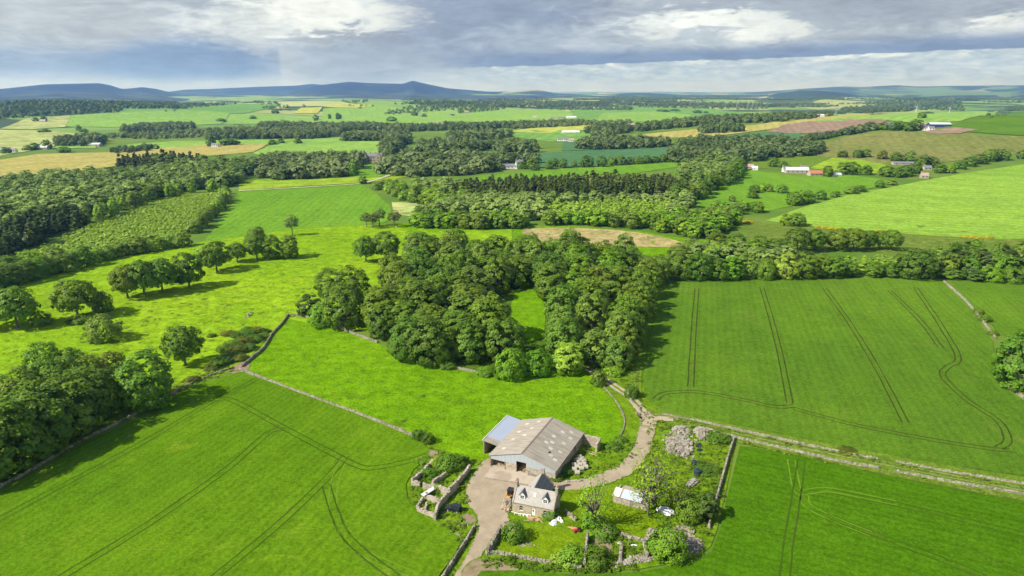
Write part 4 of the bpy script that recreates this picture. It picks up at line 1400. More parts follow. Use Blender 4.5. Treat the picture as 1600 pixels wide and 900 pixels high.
# middle woods
def mix_items(poly, sp, kinds, hs, Rs, tints, rng, pk=None):
    return [(str(rng.choice(kinds, p=pk)), p, rng.uniform(*hs), rng.uniform(*Rs), str(rng.choice(tints))) for p in scatter(poly, sp, rng)]


rng = np.random.default_rng(21)
grove(mix_items([(636, 357), (720, 360), (800, 358), (830, 354), (800, 348), (720, 347), (640, 347)], 9.5, ['birch'], (9, 13), (4.6, 6), ['light green', 'mid green', 'grey-green', 'bright green'], rng), 'left of brown clearing', group='woodland before the clearing', rowlen=18)
grove(mix_items([(840, 352), (900, 353), (1000, 360), (1062, 371), (1110, 376), (1150, 350), (1130, 338), (1065, 345), (1000, 350), (900, 346)], 10.5, ['birch'], (9, 13), (4.8, 6.2), ['light green', 'mid green', 'light green', 'bright green', 'grey-green'], rng), 'behind brown clearing', group='woodland behind the brown clearing', rowlen=18)
grove(mix_items([(574, 298), (600, 304), (640, 318), (700, 322), (765, 320), (770, 306), (690, 298), (600, 290)], 13.5, ['willow'], (6.5, 9), (4.6, 5.8), ['pale grey-green', 'grey-green', 'light green'], rng), 'estate drive scrub', 'willow', group='willow scrub below the estate drive', rowlen=18)
grove(mix_items([(760, 302), (800, 310), (900, 313), (1000, 312), (1062, 312), (1066, 304), (1000, 299), (900, 300), (800, 300)], 10.0, ['conifer'], (14, 19), (3.2, 4.2), ['mid green', 'dark green', 'olive green', 'dusky green'], rng), 'middle wood', 'spruce', group='spruces of the middle wood', rowlen=26)
tree('conifer', 730, 302, 15, 4, 'dark green', 'dark spruce alone at the near end of the middle wood', None)
grove(line_trees([(1055, 312), (1085, 316), (1100, 300), (1130, 285), (1156, 272), (1150, 262)], 18, ['mid'], (13, 17), (6.5, 8), ['olive green', 'mid green', 'dark green'], rng, 4), 'middle wood oak edge', group='oak edge of the middle wood', rows=1)
# left: bushes round the plantation
grove(line_trees([(352, 303), (350, 318), (335, 335), (318, 352), (300, 368)], 15, ['willow'], (8, 10.5), (4.4, 5.6), ['pale grey-green', 'grey-green', 'olive green'], rng, 1), 'plantation side hedge', group='row between plantation and mid field', rows=1)
grove([('mid', G(px, py), h, R, ti) for px, py, h, R, ti in [(132, 417, 13, 6, 'mid green'), (150, 410, 9, 5, 'pale grey-green'), (168, 406, 9, 5, 'grey-green'), (186, 401, 9, 5, 'olive green'), (203, 398, 8, 4.6, 'grey-green'), (216, 396, 11, 5.6, 'olive green'), (236, 392, 12, 6.4, 'pale grey-green'), (262, 387, 9, 5, 'pale grey-green'), (286, 386, 10, 5.4, 'mid green'), (110, 410, 8, 5, 'pale grey-green'), (124, 402, 7, 4.6, 'pale grey-green')]],
      'plantation lower edge', group='trees on the lower edge of the plantation', rows=1)
items = [('beech', G(px, py), h, R, ti) for px, py, h, R, ti in [(104, 424, 11, 7, 'mid green'), (80, 428, 9, 6.4, 'olive green'), (60, 434, 12, 8, 'mid green'), (36, 441, 12, 8, 'mid green'), (10, 448, 12, 8, 'dark green'), (-20, 456, 12, 8, 'mid green'), (88, 413, 11, 6, 'grey-green'), (50, 420, 11, 7, 'light green'), (20, 428, 11, 7, 'mid green'), (-15, 434, 12, 7, 'olive green')]]
grove(items, 'pasture thicket', group='thicket above the sunny pasture', rows=2)
items = mix_items([(-60, 430), (0, 412), (40, 392), (90, 372), (134, 352), (120, 340), (60, 350), (0, 370), (-60, 390)], 9.5, ['conifer'], (12, 16), (3.4, 4.6), ['dark green', 'mid green', 'dusky green'], rng)
grove(items, 'dark plantation edge', group='dark edge above the plantation', rowlen=16)
items = line_trees([(140, 350), (220, 318), (290, 302), (345, 299)], 22, ['birch'], (11, 14), (3.6, 4.6), ['light green', 'grey-green', 'pale grey-green'], rng, 3)
grove(items, 'plantation top edge', 'birch', group='birches on the top edge of the plantation', rows=1)
# the mansion woods
grove([('mid', G(px, py), h, R, ti) for px, py, h, R, ti in [(567, 287, 9, 5, 'grey-green'), (553, 275, 18, 4.5, 'bright green'), (600, 292, 7, 5, 'grey-green')]], 'estate drive', group='trees by the estate drive', rows=1)
# parkland row below the bluish field
grove([('mid', G(px, py), h, R, ti) for px, py, h, R, ti in [(858, 264, 11, 6, 'mid green'), (866, 261, 12, 6, 'mid green'), (879, 262, 12, 6, 'olive green'), (897, 261, 9, 4, 'grey-green'), (917, 261, 15, 8.5, 'dark green'), (940, 260, 14, 7, 'dusky green'), (955, 258, 12, 6, 'grey-green'), (969, 258, 13, 7, 'olive green'), (984, 257, 10, 6, 'dark green'), (997, 256, 11, 6, 'olive green'), (1010, 255, 11, 6, 'dark green'), (1023, 254, 9, 6, 'dark green'), (1036, 253, 11, 6, 'dark green')]],
      'row below bluish field', group='park row below the bluish field', rows=1)
grove([('mid', G(px, py), h, R, ti) for px, py, h, R, ti in [(832, 263, 13, 8, 'olive green'), (815, 264, 10, 6, 'mid green'), (836, 266, 8, 6, 'mid green'), (780, 266, 9, 7, 'mid green')]], 'white lodge', group='trees around the white lodge', rows=1)
# hedgerow trees of the eastern fields
grove([('mid', G(px, py), h, R, ti) for px, py, h, R, ti in [(1176, 330, 8, 5, 'mid green'), (1184, 332, 9, 5, 'olive green'), (1240, 321, 13, 6, 'olive green'), (1251, 318, 12, 6, 'yellow-green'), (1262, 317, 11, 6, 'mid green'), (1282, 312, 9, 5, 'mid green'), (1305, 308, 6, 4, 'mid green'), (1330, 303, 7, 6, 'grey-green'), (1343, 300, 7, 6, 'mid green'), (1374, 293, 8, 5, 'mid green'), (1393, 289, 6, 5, 'yellow-green'),
                                                                 (1179, 301, 8, 5, 'dark green'), (1191, 299, 8, 4, 'light green'), (1202, 300, 8, 4, 'grey-green'), (1221, 302, 9, 5, 'grey-green'), (1176, 310, 7, 5, 'dark green'), (1144, 315, 6, 3, 'grey-green'), (1228, 352, 9, 5, 'yellow-green'), (1245, 353, 10, 6, 'mid green'), (1120, 330, 9, 6, 'grey-green'), (1135, 332, 9, 6, 'light green'), (1150, 335, 10, 6, 'grey-green'), (1160, 330, 9, 5, 'light green')]],
      'eastern hedgerows', group='hedgerow trees of the eastern fields', rows=3, name='hedgerow_tree')
grove([('mid', G(px, py), h, R, ti) for px, py, h, R, ti in [(1320, 272, 14, 9, 'mid green'), (1330, 270, 13, 8, 'dark green'), (1352, 273, 11, 8, 'mid green'), (1384, 276, 13, 8, 'mid green'), (1400, 277, 12, 8, 'olive green'), (1415, 275, 13, 8, 'dark green'), (1428, 271, 12, 7, 'mid green'), (1440, 262, 16, 9, 'mid green'), (1455, 262, 14, 7, 'dark green'), (1468, 270, 11, 7, 'olive green'), (1484, 270, 9, 6, 'yellow-green'), (1500, 264, 10, 7, 'mid green'), (1514, 260, 13, 8, 'mid green'), (1530, 256, 13, 8, 'dark green'), (1546, 252, 16, 10, 'mid green'), (1564, 250, 15, 9, 'mid green'), (1596, 248, 12, 7, 'mid green'),
                                                                 (1316, 246, 10, 8, 'copper brown'), (1340, 247, 12, 7, 'dark green'), (1352, 246, 12, 7, 'mid green'), (1378, 249, 12, 7, 'copper brown'), (1400, 252, 12, 8, 'dark green'), (1421, 252, 14, 7, 'grey-green'), (1208, 261, 13, 7, 'mid green'), (1222, 262, 9, 6, 'mid green'), (1228, 267, 8, 6, 'mid green'), (1293, 276, 13, 6, 'dark green')]],
      'eastern hillside houses', group='trees among the eastern hillside houses', rows=3, name='hedgerow_tree')
grove([('mid', G(px, py), h, R, ti) for px, py, h, R, ti in [(1380, 203, 14, 9, 'mid green'), (1396, 204, 15, 9, 'dark green'), (1405, 202, 15, 9, 'mid green'), (1420, 205, 15, 9, 'dark green'), (1430, 204, 20, 11, 'dark green'), (1440, 185, 13, 9, 'mid green'), (1358, 201, 13, 9, 'dark green')]], 'hilltop farm', group='trees beside the hilltop farm', rows=1)

# ------------------------------------------------------------------ woods that read as one mass
M['mass_leaf'] = mat_leaf('woodland_leaves', (.074, .140, .016), (.280, .380, .085), .25)
M['mass_needle'] = mat_leaf('woodland_needles', (.032, .058, .012), (.160, .200, .036), .1)
M['sapling'] = mat_leaf('sapling_needles', (.180, .310, .018), (.370, .530, .055), .15)
U1 = unit_protos(5, 30, 20, 'dome', .78, 2000)
U2 = unit_protos(4, 18, 12, 'dome', 1.25, 2100)
U3 = unit_protos(3, 7, 5, 'dome', 2.4, 2150)
M['far_leaf'] = mat_leaf('far_woodland_leaves', (.058, .104, .024), (.230, .290, .090), .25)
UC = unit_protos(4, 40, 6, 'cone', 1.05, 2200)
UC2 = unit_protos(3, 16, 5, 'cone', 1.7, 2300)
US = unit_protos(4, 14, 4, 'cone', 1.3, 2400)
woodland('woodland', 'mixed green woodland filling the slope above the plantation', [
    ([(-160, 400), (-60, 388), (60, 352), (130, 340), (220, 312), (300, 297), (350, 293), (376, 287), (380, 279), (340, 272), (300, 270), (200, 272), (100, 280), (0, 288), (-160, 310)], 10.0, (10, 15), (.38, .52), 0, .65),
    ([(372, 278), (330, 270), (270, 264), (230, 264), (260, 260), (330, 262), (400, 264), (400, 274)], 11, (12, 17), (.4, .5), 0, .3),
], M['mass_leaf'], 31, U1)
woodland('woodland', 'leafy woodland in the middle distance behind the farm', [
    ([(690, 340), (800, 344), (860, 350), (840, 330), (790, 322), (700, 328), (640, 340)], 10, (9, 13), (.4, .5), .15, .7),
    ([(640, 340), (700, 328), (760, 324), (780, 318), (700, 322), (690, 330)], 9, (8, 12), (.4, .5), .1, .6),
    ([(760, 320), (800, 326), (900, 318), (1060, 320), (1062, 314), (900, 314), (790, 308)], 9, (7, 10), (.42, .55), .2, .7),
    ([(1062, 345), (1080, 318), (1060, 316), (1070, 330), (1040, 345)], 9, (9, 12), (.42, .55), .2, .6),
    ([(690, 300), (760, 306), (770, 298), (720, 294), (640, 288)], 10, (8, 11), (.45, .55), .3, .7),
    ([(1095, 298), (1155, 266), (1150, 256), (1110, 254), (1065, 276), (1060, 300)], 13, (13, 17), (.42, .5), .05, .4),
    ([(1100, 420), (1230, 420), (1240, 402), (1180, 402), (1080, 400), (1050, 418)], 10, (8, 12), (.42, .55), .1, .6),
], M['mass_leaf'], 32, U1)
woodland('conifer_woodland', 'dark spruce wood in the middle distance', [
    ([(700, 306), (760, 312), (860, 314), (900, 308), (1062, 306), (1060, 294), (900, 292), (800, 290), (760, 296)], 8.5, (12, 18), (.19, .24), .1, .7),
    ([(180, 262), (230, 266), (300, 262), (330, 256), (260, 252), (200, 256)], 9, (12, 16), (.2, .25), 0, .2),
], M['mass_needle'], 33, UC)
woodland('sapling_plantation', 'dense young conifer plantation in pale green rows', [
    ([(40, 402), (58, 390), (132, 356), (222, 323), (290, 306), (342, 303), (340, 318), (296, 364), (240, 390), (150, 400), (90, 412)], 2.7, (1.2, 2.2), (.5, .75), .35, 1.0),
], M['sapling'], 34, US)
woodland('sapling_plantation', 'bright young conifer plantation before the dark spruces', [
    ([(850, 344), (920, 345), (1000, 348), (1060, 340), (1060, 320), (960, 318), (860, 324), (800, 328)], 4.6, (4.5, 6.5), (.28, .38), .1, .8),
], M['sapling'], 36, US)
woodland('sapling_plantation', 'young conifer plantation inside the belt along the wheat', [
    ([(1310, 428), (1400, 428), (1412, 420), (1400, 414), (1310, 414), (1290, 420)], 4.2, (6, 9), (.24, .32), 0, .3),
    ([(1450, 432), (1500, 433), (1540, 436), (1530, 424), (1470, 420)], 4.2, (5, 8), (.24, .32), 0, .35),
], M['sapling'], 37, US)
woodland('woodland', 'wooded parkland around the mansion', [
    ([(396, 277), (440, 281), (490, 280), (556, 274), (556, 268), (470, 270)], 11, (11, 16), (.42, .55), .2, .7),
    ([(590, 273), (640, 277), (700, 276), (765, 270), (765, 264), (700, 268), (600, 266)], 12, (12, 17), (.4, .55), .1, .6),
    ([(400, 274), (470, 274), (550, 268), (570, 256), (560, 250), (500, 252), (430, 254), (392, 258)], 13, (13, 17), (.4, .5), .05, .5),
    ([(606, 270), (700, 270), (765, 264), (770, 255), (720, 248), (640, 246), (600, 252)], 14, (13, 18), (.4, .5), .0, .4),
    ([(600, 244), (616, 242), (634, 230), (640, 222), (608, 222), (598, 234)], 14, (14, 18), (.42, .52), 0, .35),
    ([(535, 221), (600, 221), (640, 217), (640, 212), (600, 212), (540, 215)], 15, (13, 17), (.42, .52), 0, .3),
    ([(662, 236), (740, 238), (770, 232), (740, 226), (690, 227), (655, 229)], 15, (13, 17), (.42, .52), 0, .45),
    ([(780, 238), (838, 239), (838, 230), (800, 226), (770, 228)], 16, (13, 17), (.42, .52), 0, .4),
    ([(756, 262), (800, 258), (840, 256), (830, 250), (780, 250)], 13, (11, 15), (.42, .5), .1, .4),
    ([(900, 234), (960, 234), (1040, 230), (1045, 224), (960, 222), (900, 228)], 14, (12, 16), (.42, .52), 0, .3),
    ([(930, 220), (960, 222), (950, 206), (925, 208)], 13, (14, 20), (.35, .45), 0, .15),
    ([(1040, 250), (1070, 258), (1150, 256), (1240, 246), (1280, 242), (1290, 232), (1230, 226), (1150, 226), (1080, 230), (1045, 240)], 15, (13, 17), (.42, .52), 0, .35),
    ([(1050, 228), (1100, 228), (1230, 226), (1230, 222), (1150, 219), (1080, 222)], 15, (11, 15), (.42, .52), 0, .35),
], M['far_leaf'], 35, U2)
woodland('woodland', 'dark woods and shelter belts across the far farmland', [
    ([(84, 229), (150, 229), (170, 222), (150, 216), (100, 220)], 14, (13, 17), (.3, .4), 0, .2),
    ([(190, 208), (250, 206), (310, 202), (300, 197), (240, 198), (192, 203)], 15, (12, 16), (.3, .4), 0, .25),
    ([(160, 216), (240, 218), (330, 214), (420, 210), (440, 203), (380, 200), (320, 203), (240, 209), (180, 212)], 21, (7, 11), (.45, .55), .1, .75),
    ([(320, 219), (420, 217), (520, 213), (516, 208), (430, 211), (330, 213)], 15, (12, 15), (.35, .45), 0, .25),
    ([(400, 203), (470, 206), (540, 205), (600, 202), (590, 197), (500, 196), (410, 196)], 18, (11, 15), (.4, .5), 0, .4),
    ([(400, 216), (480, 218), (530, 214), (540, 208), (470, 206), (410, 208)], 16, (12, 15), (.4, .5), 0, .4),
    ([(560, 204), (640, 206), (740, 203), (830, 198), (840, 195), (740, 197), (640, 200), (560, 199)], 17, (12, 16), (.4, .5), 0, .3),
    ([(840, 200), (930, 196), (990, 197), (985, 194), (930, 193), (840, 197)], 22, (9, 13), (.45, .55), .1, .6),
    ([(700, 220), (780, 219), (800, 213), (760, 210), (700, 214)], 17, (12, 17), (.4, .5), 0, .5),
    ([(800, 202), (900, 198), (925, 194), (900, 190), (830, 194), (790, 198)], 18, (9, 13), (.4, .5), .1, .5),
    ([(920, 212), (960, 210), (1060, 200), (1160, 192), (1230, 188), (1230, 184), (1140, 186), (1040, 194), (950, 202), (915, 206)], 18, (12, 16), (.4, .5), 0, .3),
    ([(1092, 210), (1130, 209), (1160, 207), (1160, 200), (1110, 200), (1094, 203)], 15, (12, 16), (.35, .45), 0, .15),
    ([(1160, 194), (1260, 188), (1300, 182), (1290, 178), (1200, 184), (1150, 188)], 22, (10, 14), (.42, .5), 0, .4),
    ([(174, 240), (205, 240), (246, 234), (240, 231), (200, 233), (178, 236)], 12, (8, 11), (.4, .5), 0, .15),
    ([(1246, 224), (1290, 217), (1330, 210), (1370, 203), (1366, 199), (1328, 206), (1288, 213), (1250, 220)], 9, (8, 12), (.45, .6), 0, .35),
    ([(1310, 176), (1420, 174), (1430, 170), (1320, 170)], 30, (11, 15), (.42, .5), 0, .3),
    ([(1510, 196), (1530, 193), (1580, 176), (1562, 180)], 30, (5, 8), (.42, .5), 0, .3),
    ([(1570, 174), (1640, 172), (1640, 166), (1572, 168)], 25, (11, 15), (.42, .5), 0, .3),
], M['far_leaf'], 38, U2)
rb = np.random.default_rng(91)
FARBELTS = []
for _ in range(85):
    cx, cy = rb.uniform(640, 1640), 150 + 18 * rb.uniform(0, 1) ** .9
    w, hh, tl = rb.uniform(18, 75) * (1 if cy > 156 else 1.3), rb.uniform(.7, 1.9), rb.uniform(-.02, .02)
    FARBELTS.append(([(cx - w, cy - tl * w), (cx - w * .3, cy - hh), (cx + w, cy + tl * w - hh * .4), (cx + w * .4, cy + hh * .6)], 46 if cy < 158 else 34, (11, 16), (.45, .6), 0, .35))
for _ in range(26):
    cx, cy = rb.uniform(200, 900), 158 + 18 * rb.uniform(0, 1)
    w, hh = rb.uniform(12, 40), rb.uniform(.4, 1.0)
    FARBELTS.append(([(cx - w, cy), (cx, cy - hh), (cx + w, cy - hh * .3), (cx, cy + hh * .5)], 30, (8, 13), (.45, .6), 0, .4))
woodland('woodland', 'distant dark forest and tree belts towards the hills', [
    ([(-60, 192), (60, 182), (100, 180), (190, 176), (190, 170), (280, 170), (270, 163), (180, 160), (60, 160), (-60, 164)], 24, (12, 16), (.36, .46), 0, .15),
    ([(270, 172), (340, 166), (370, 163), (300, 164), (270, 168)], 30, (10, 13), (.4, .5), 0, .2),
    ([(530, 162), (575, 161), (575, 158), (530, 159)], 50, (12, 15), (.4, .5), 0, .2),
    ([(600, 180), (640, 178), (710, 172), (705, 166), (650, 166), (610, 174)], 32, (10, 13), (.4, .5), 0, .25),
    ([(710, 178), (770, 174), (800, 168), (790, 160), (730, 161), (680, 163), (720, 170)], 40, (11, 14), (.4, .5), 0, .3),
    ([(830, 168), (860, 172), (990, 173), (985, 168), (950, 166), (960, 160), (880, 160), (840, 163)], 42, (11, 15), (.4, .5), 0, .25),
    ([(1000, 168), (1160, 172), (1200, 172), (1190, 162), (1080, 160), (990, 160)], 55, (11, 15), (.42, .5), 0, .3),
    ([(1360, 170), (1440, 172), (1510, 174), (1500, 158), (1400, 156), (1350, 160)], 55, (11, 15), (.42, .5), 0, .25),
    ([(1240, 156), (1330, 152), (1320, 148), (1250, 149)], 70, (11, 15), (.42, .5), 0, .3),
    ([(410, 165), (440, 163), (430, 160), (400, 162)], 45, (10, 14), (.42, .5), 0, .3),
    ([(10, 170), (90, 172), (95, 164), (20, 160)], 60, (8, 11), (.42, .5), 0, .3),
] + FARBELTS, M['far_leaf'], 39, U3)
# ================================================================== the farm
def mat_masonry(name, a, b, c, size=.5, mortar=(.30, .26, .20)):
    """rubble stonework: irregular stones of several tones with mortar lines"""
    m, T = new_mat(name)
    P = T.obj()
    Pw = T.n('ShaderNodeMapping', {0: P, 3: (1 / size, 1 / size, 1.5 / size)}).outputs[0]
    v = T.n('ShaderNodeTexVoronoi', {'Vector': Pw, 'Scale': 1.0, 'Randomness': .9})
    e = T.n('ShaderNodeTexVoronoi', {'Vector': Pw, 'Scale': 1.0, 'Randomness': .9}, feature='DISTANCE_TO_EDGE')
    s = T.n('ShaderNodeSeparateColor', {0: v.outputs['Color']}).outputs
    col = T.mix(s[0], a, b)
    col = T.mix(T.ramp(s[1], .62, .7), col, c)
    col = T.mix(T.ramp(T.noise(P, .7, 5, .65), .5, .75, 0, .55), col, (.20, .17, .11))
    col = T.mix(T.ramp(e.outputs[0], .03, .1, 1, 0), col, mortar)
    finish(T, col, .9, T.math('ADD', T.ramp(e.outputs[0], .0, .18), T.math('MULTIPLY', T.noise(P, 9, 3), .4)), .6, .04, .15)
    return m


def mat_slate(name, a, b, c, course=.32, rot=0.0):
    """slates or sheets in courses: rows along local x, courses up the slope (local z)"""
    m, T = new_mat(name)
    P = T.obj()
    br = T.n('ShaderNodeTexBrick', {'Vector': T.n('ShaderNodeMapping', {0: P, 2: (PI / 2, 0, rot), 3: (1, 1, 1.0)}).outputs[0], 'Scale': 1.0, 'Color1': (*a, 1), 'Color2': (*b, 1), 'Mortar': tuple(x * .55 for x in a) + (1,), 'Mortar Size': .012, 'Brick Width': course * 1.1, 'Row Height': course * .7, 'Bias': 0.0})
    col = T.mix(T.ramp(T.noise(P, .8, 6, .7, .5), .5, .72, 0, .8), br.outputs[0], c)
    finish(T, col, .75, br.outputs[1], .25, .02, .3)
    return m


def mat_sheet(name, a, b, stain, pitch=.35, axis=0, rough=.6, metal=0.0, st=(.44, .66)):
    """profiled sheeting: fine corrugations and weather streaks down the slope"""
    m, T = new_mat(name)
    P = T.obj()
    x = T.n('ShaderNodeSeparateXYZ', {0: P}).outputs[axis]
    w = T.math('SINE', T.math('MULTIPLY', x, 2 * PI / pitch))
    sc = [.25, .25, .25]
    sc[axis] = 1.8
    n1 = T.noise(T.scale(P, tuple(sc)), 1.0, 6, .7)
    col = T.mix(T.noise(P, .35, 5, .65), a, b)
    col = T.mix(T.ramp(n1, *st, 0, .8), col, stain)
    jt = T.math('ABSOLUTE', T.math('SINE', T.math('MULTIPLY', T.n('ShaderNodeSeparateXYZ', {0: P}).outputs[1 - axis], PI / 2.4)))
    col = T.mix(T.ramp(jt, 0, .05, .35, 0), col, tuple(q * .5 for q in a))
    finish(T, col, rough, w, .5, .04, .3, metal)
    return m


F = {
    'stone': mat_masonry('granite_rubble', (.36, .30, .22), (.46, .40, .31), (.27, .22, .17), .48),
    'stone_house': mat_masonry('house_granite', (.39, .32, .215), (.46, .385, .275), (.31, .25, .17), .42, (.37, .32, .24)),
    'ruin': mat_masonry('ruin_stone', (.38, .32, .25), (.48, .42, .34), (.30, .25, .20), .5),
    'dry': mat_noise('dry_stone', (.36, .33, .265), (.24, .215, .165), 1.1, (.16, .15, .08), bump_s=.6, detail=5, cs=.3),
    'dry_dark': mat_noise('dark_dry_stone', (.150, .130, .100), (.230, .205, .160), 1.3, (.10, .11, .05), bump_s=.6),
    'dry_green': mat_noise('mossy_stone', (.24, .24, .13), (.30, .27, .20), .9, (.10, .14, .03), bump_s=.6),
    'pale_rock': mat_noise('pale_rubble', (.37, .335, .265), (.225, .20, .155), .8, (.13, .125, .11), bump_s=.5),
    'pink_rock': mat_noise('pinkish_rubble', (.33, .29, .225), (.205, .18, .135), .9, (.13, .12, .09), bump_s=.5),
    'slate': mat_slate('weathered_slate', (.37, .345, .31), (.29, .275, .255), (.40, .36, .27)),
    'slate_dark_shaded': mat_slate('dark_shaded_slate', (.155, .16, .165), (.115, .12, .125), (.16, .155, .13), rot=PI / 2),  # darker slate: shade of the wing slope turned from the sun is in the colour
    'sheet_grey': mat_sheet('grey_fibre_cement', (.375, .335, .27), (.295, .26, .205), (.20, .17, .13), .5, 1, .8),
    'sheet_blue': mat_sheet('pale_blue_sheet', (.37, .41, .43), (.33, .37, .40), (.28, .30, .30), .3, 0, .5),
    'sheet_roof_blue': mat_sheet('blue_grey_roof', (.34, .39, .48), (.30, .35, .44), (.38, .39, .40), .4, 1, .5),
    'tin': mat_sheet('worn_tin', (.48, .52, .58), (.40, .45, .52), (.54, .52, .48), .3, 0, .42, .1),
    'tan_sheet': mat_sheet('tan_sheet', (.50, .42, .32), (.44, .37, .28), (.36, .27, .20), .3, 0, .8),
    'rooflight': mat_plain('rooflight', (.46, .43, .31), .5),
    'rooflight_pale': mat_plain('rooflight_pale', (.50, .47, .42), .5),
    'white': mat_plain('white_paint', (.66, .66, .64), .5),
    'glass': mat_plain('dark_glass', (.025, .03, .035), .08, .6),
    'dark': mat_noise('dark_interior', (.035, .030, .025), (.06, .05, .04), .6),  # stands for unlit insides, their shade is in the colour
    'wood': mat_noise('raw_timber', (.46, .33, .19), (.36, .25, .14), 1.5),
    'old_wood': mat_noise('grey_timber', (.26, .21, .16), (.18, .15, .12), 1.5),
    'rust': mat_noise('rusty_steel', (.26, .10, .045), (.16, .07, .04), 2.0),
    'steel': mat_plain('galvanised_steel', (.45, .47, .50), .4, .5, .6),
    'black': mat_plain('black_paint', (.012, .014, .020), .22, .6),
    'tyre': mat_plain('tyre_rubber', (.018, .018, .018), .85),
    'orange': mat_plain('orange_paint', (.55, .22, .03), .5),
    'yellow': mat_plain('yellow_paint', (.42, .28, .05), .5),
    'red': mat_plain('red_paint', (.45, .03, .03), .35),
    'bale': mat_noise('bale_wrap', (.40, .37, .28), (.32, .29, .21), 1.4, (.26, .23, .15), rough=.45, bump_s=.3, objc=True),
    'plastic': mat_plain('white_plastic', (.75, .73, .70), .4),
    'tarp_dark': mat_plain('dark_blue_plastic', (.020, .035, .065), .45),
    'tarp_white': mat_noise('white_tarpaulin', (.66, .66, .68), (.50, .51, .54), .7, rough=.5),
    'terracotta': mat_noise('orange_tarp', (.60, .26, .12), (.45, .20, .10), 1.0),
    'chimney': mat_masonry('chimney_stone', (.36, .32, .25), (.44, .39, .31), (.28, .24, .2), .35),
    'pot': mat_plain('clay_pot', (.42, .24, .14), .7),
    'straw_mat': mat_noise('straw_litter', (.40, .29, .15), (.30, .21, .11), 1.2),
}


def GZ(px, py, z):
    """the point at height z over level ground seen at a place of the photograph"""
    u, dy, dz = ray(px, py)
    t = (z - CAMZ) / dz
    return np.array([u * t, dy * t])


rnd = random.Random(5)


def dry_wall(label, px, h=1.0, w=.62, mat='dry', step=.62, name='dry_stone_wall', group='dry stone walls round the fields', curve=4, gaps=0.0, z=0.0, mat2='dry_green', green=.3):
    W = wline(px, curve) if curve else [G(*p) for p in px]
    o = np.array(W[0])
    z0 = float(H(*o))
    b = MB()
    core = strip = resample(W, .9)
    pv = [(np.array(W[0]), None)] + core
    # the packed heart of the wall
    for (p, t), (q, _) in zip(core[:-1], core[1:]):
        n = np.array([-t[1], t[0]]) * w * .36
        za, zb = float(H(*p)) - z0, float(H(*q)) - z0
        if rnd.random() < gaps:
            continue
        v = []
        for pt, zz in ((p, za), (q, zb)):
            for sgn, hh in ((-1, -.2), (1, -.2), (.8, h * .66), (-.8, h * .66)):
                r = pt + n * sgn - o
                v.append((r[0], r[1], zz + hh))
        b.add(v, [(0, 1, 2, 3), (7, 6, 5, 4), (0, 4, 5, 1), (1, 5, 6, 2), (2, 6, 7, 3), (3, 7, 4, 0)], 2)
    for p, t in resample(W, step):
        if rnd.random() < gaps:
            continue
        n = np.array([-t[1], t[0]])
        a = math.atan2(t[1], t[0])
        zz = float(H(*p)) - z0
        for lv in range(3):
            for s in ((-1, 1) if lv < 2 else (0,)):
                if lv == 2 and rnd.random() < .08:
                    continue
                c = p - o + n * s * w * (.30 - .07 * lv) + t * rnd.uniform(-.2, .2)
                sz = (step * rnd.uniform(.42, .62), w * rnd.uniform(.24, .34) if lv < 2 else w * rnd.uniform(.3, .42), h * rnd.uniform(.17, .23))
                b.rock((c[0], c[1], zz + h * (.18 + .33 * lv) + rnd.uniform(-.04, .05)), sz, rnd, 1 if rnd.random() < green else 2 if rnd.random() < .38 else 0, a + rnd.uniform(-.3, .3))
    ob = b.build(name, [F[mat], F[mat2], F['dry_dark']], None, (o[0], o[1], z0))
    return tag(ob, label, 'wall', group, 'thing')


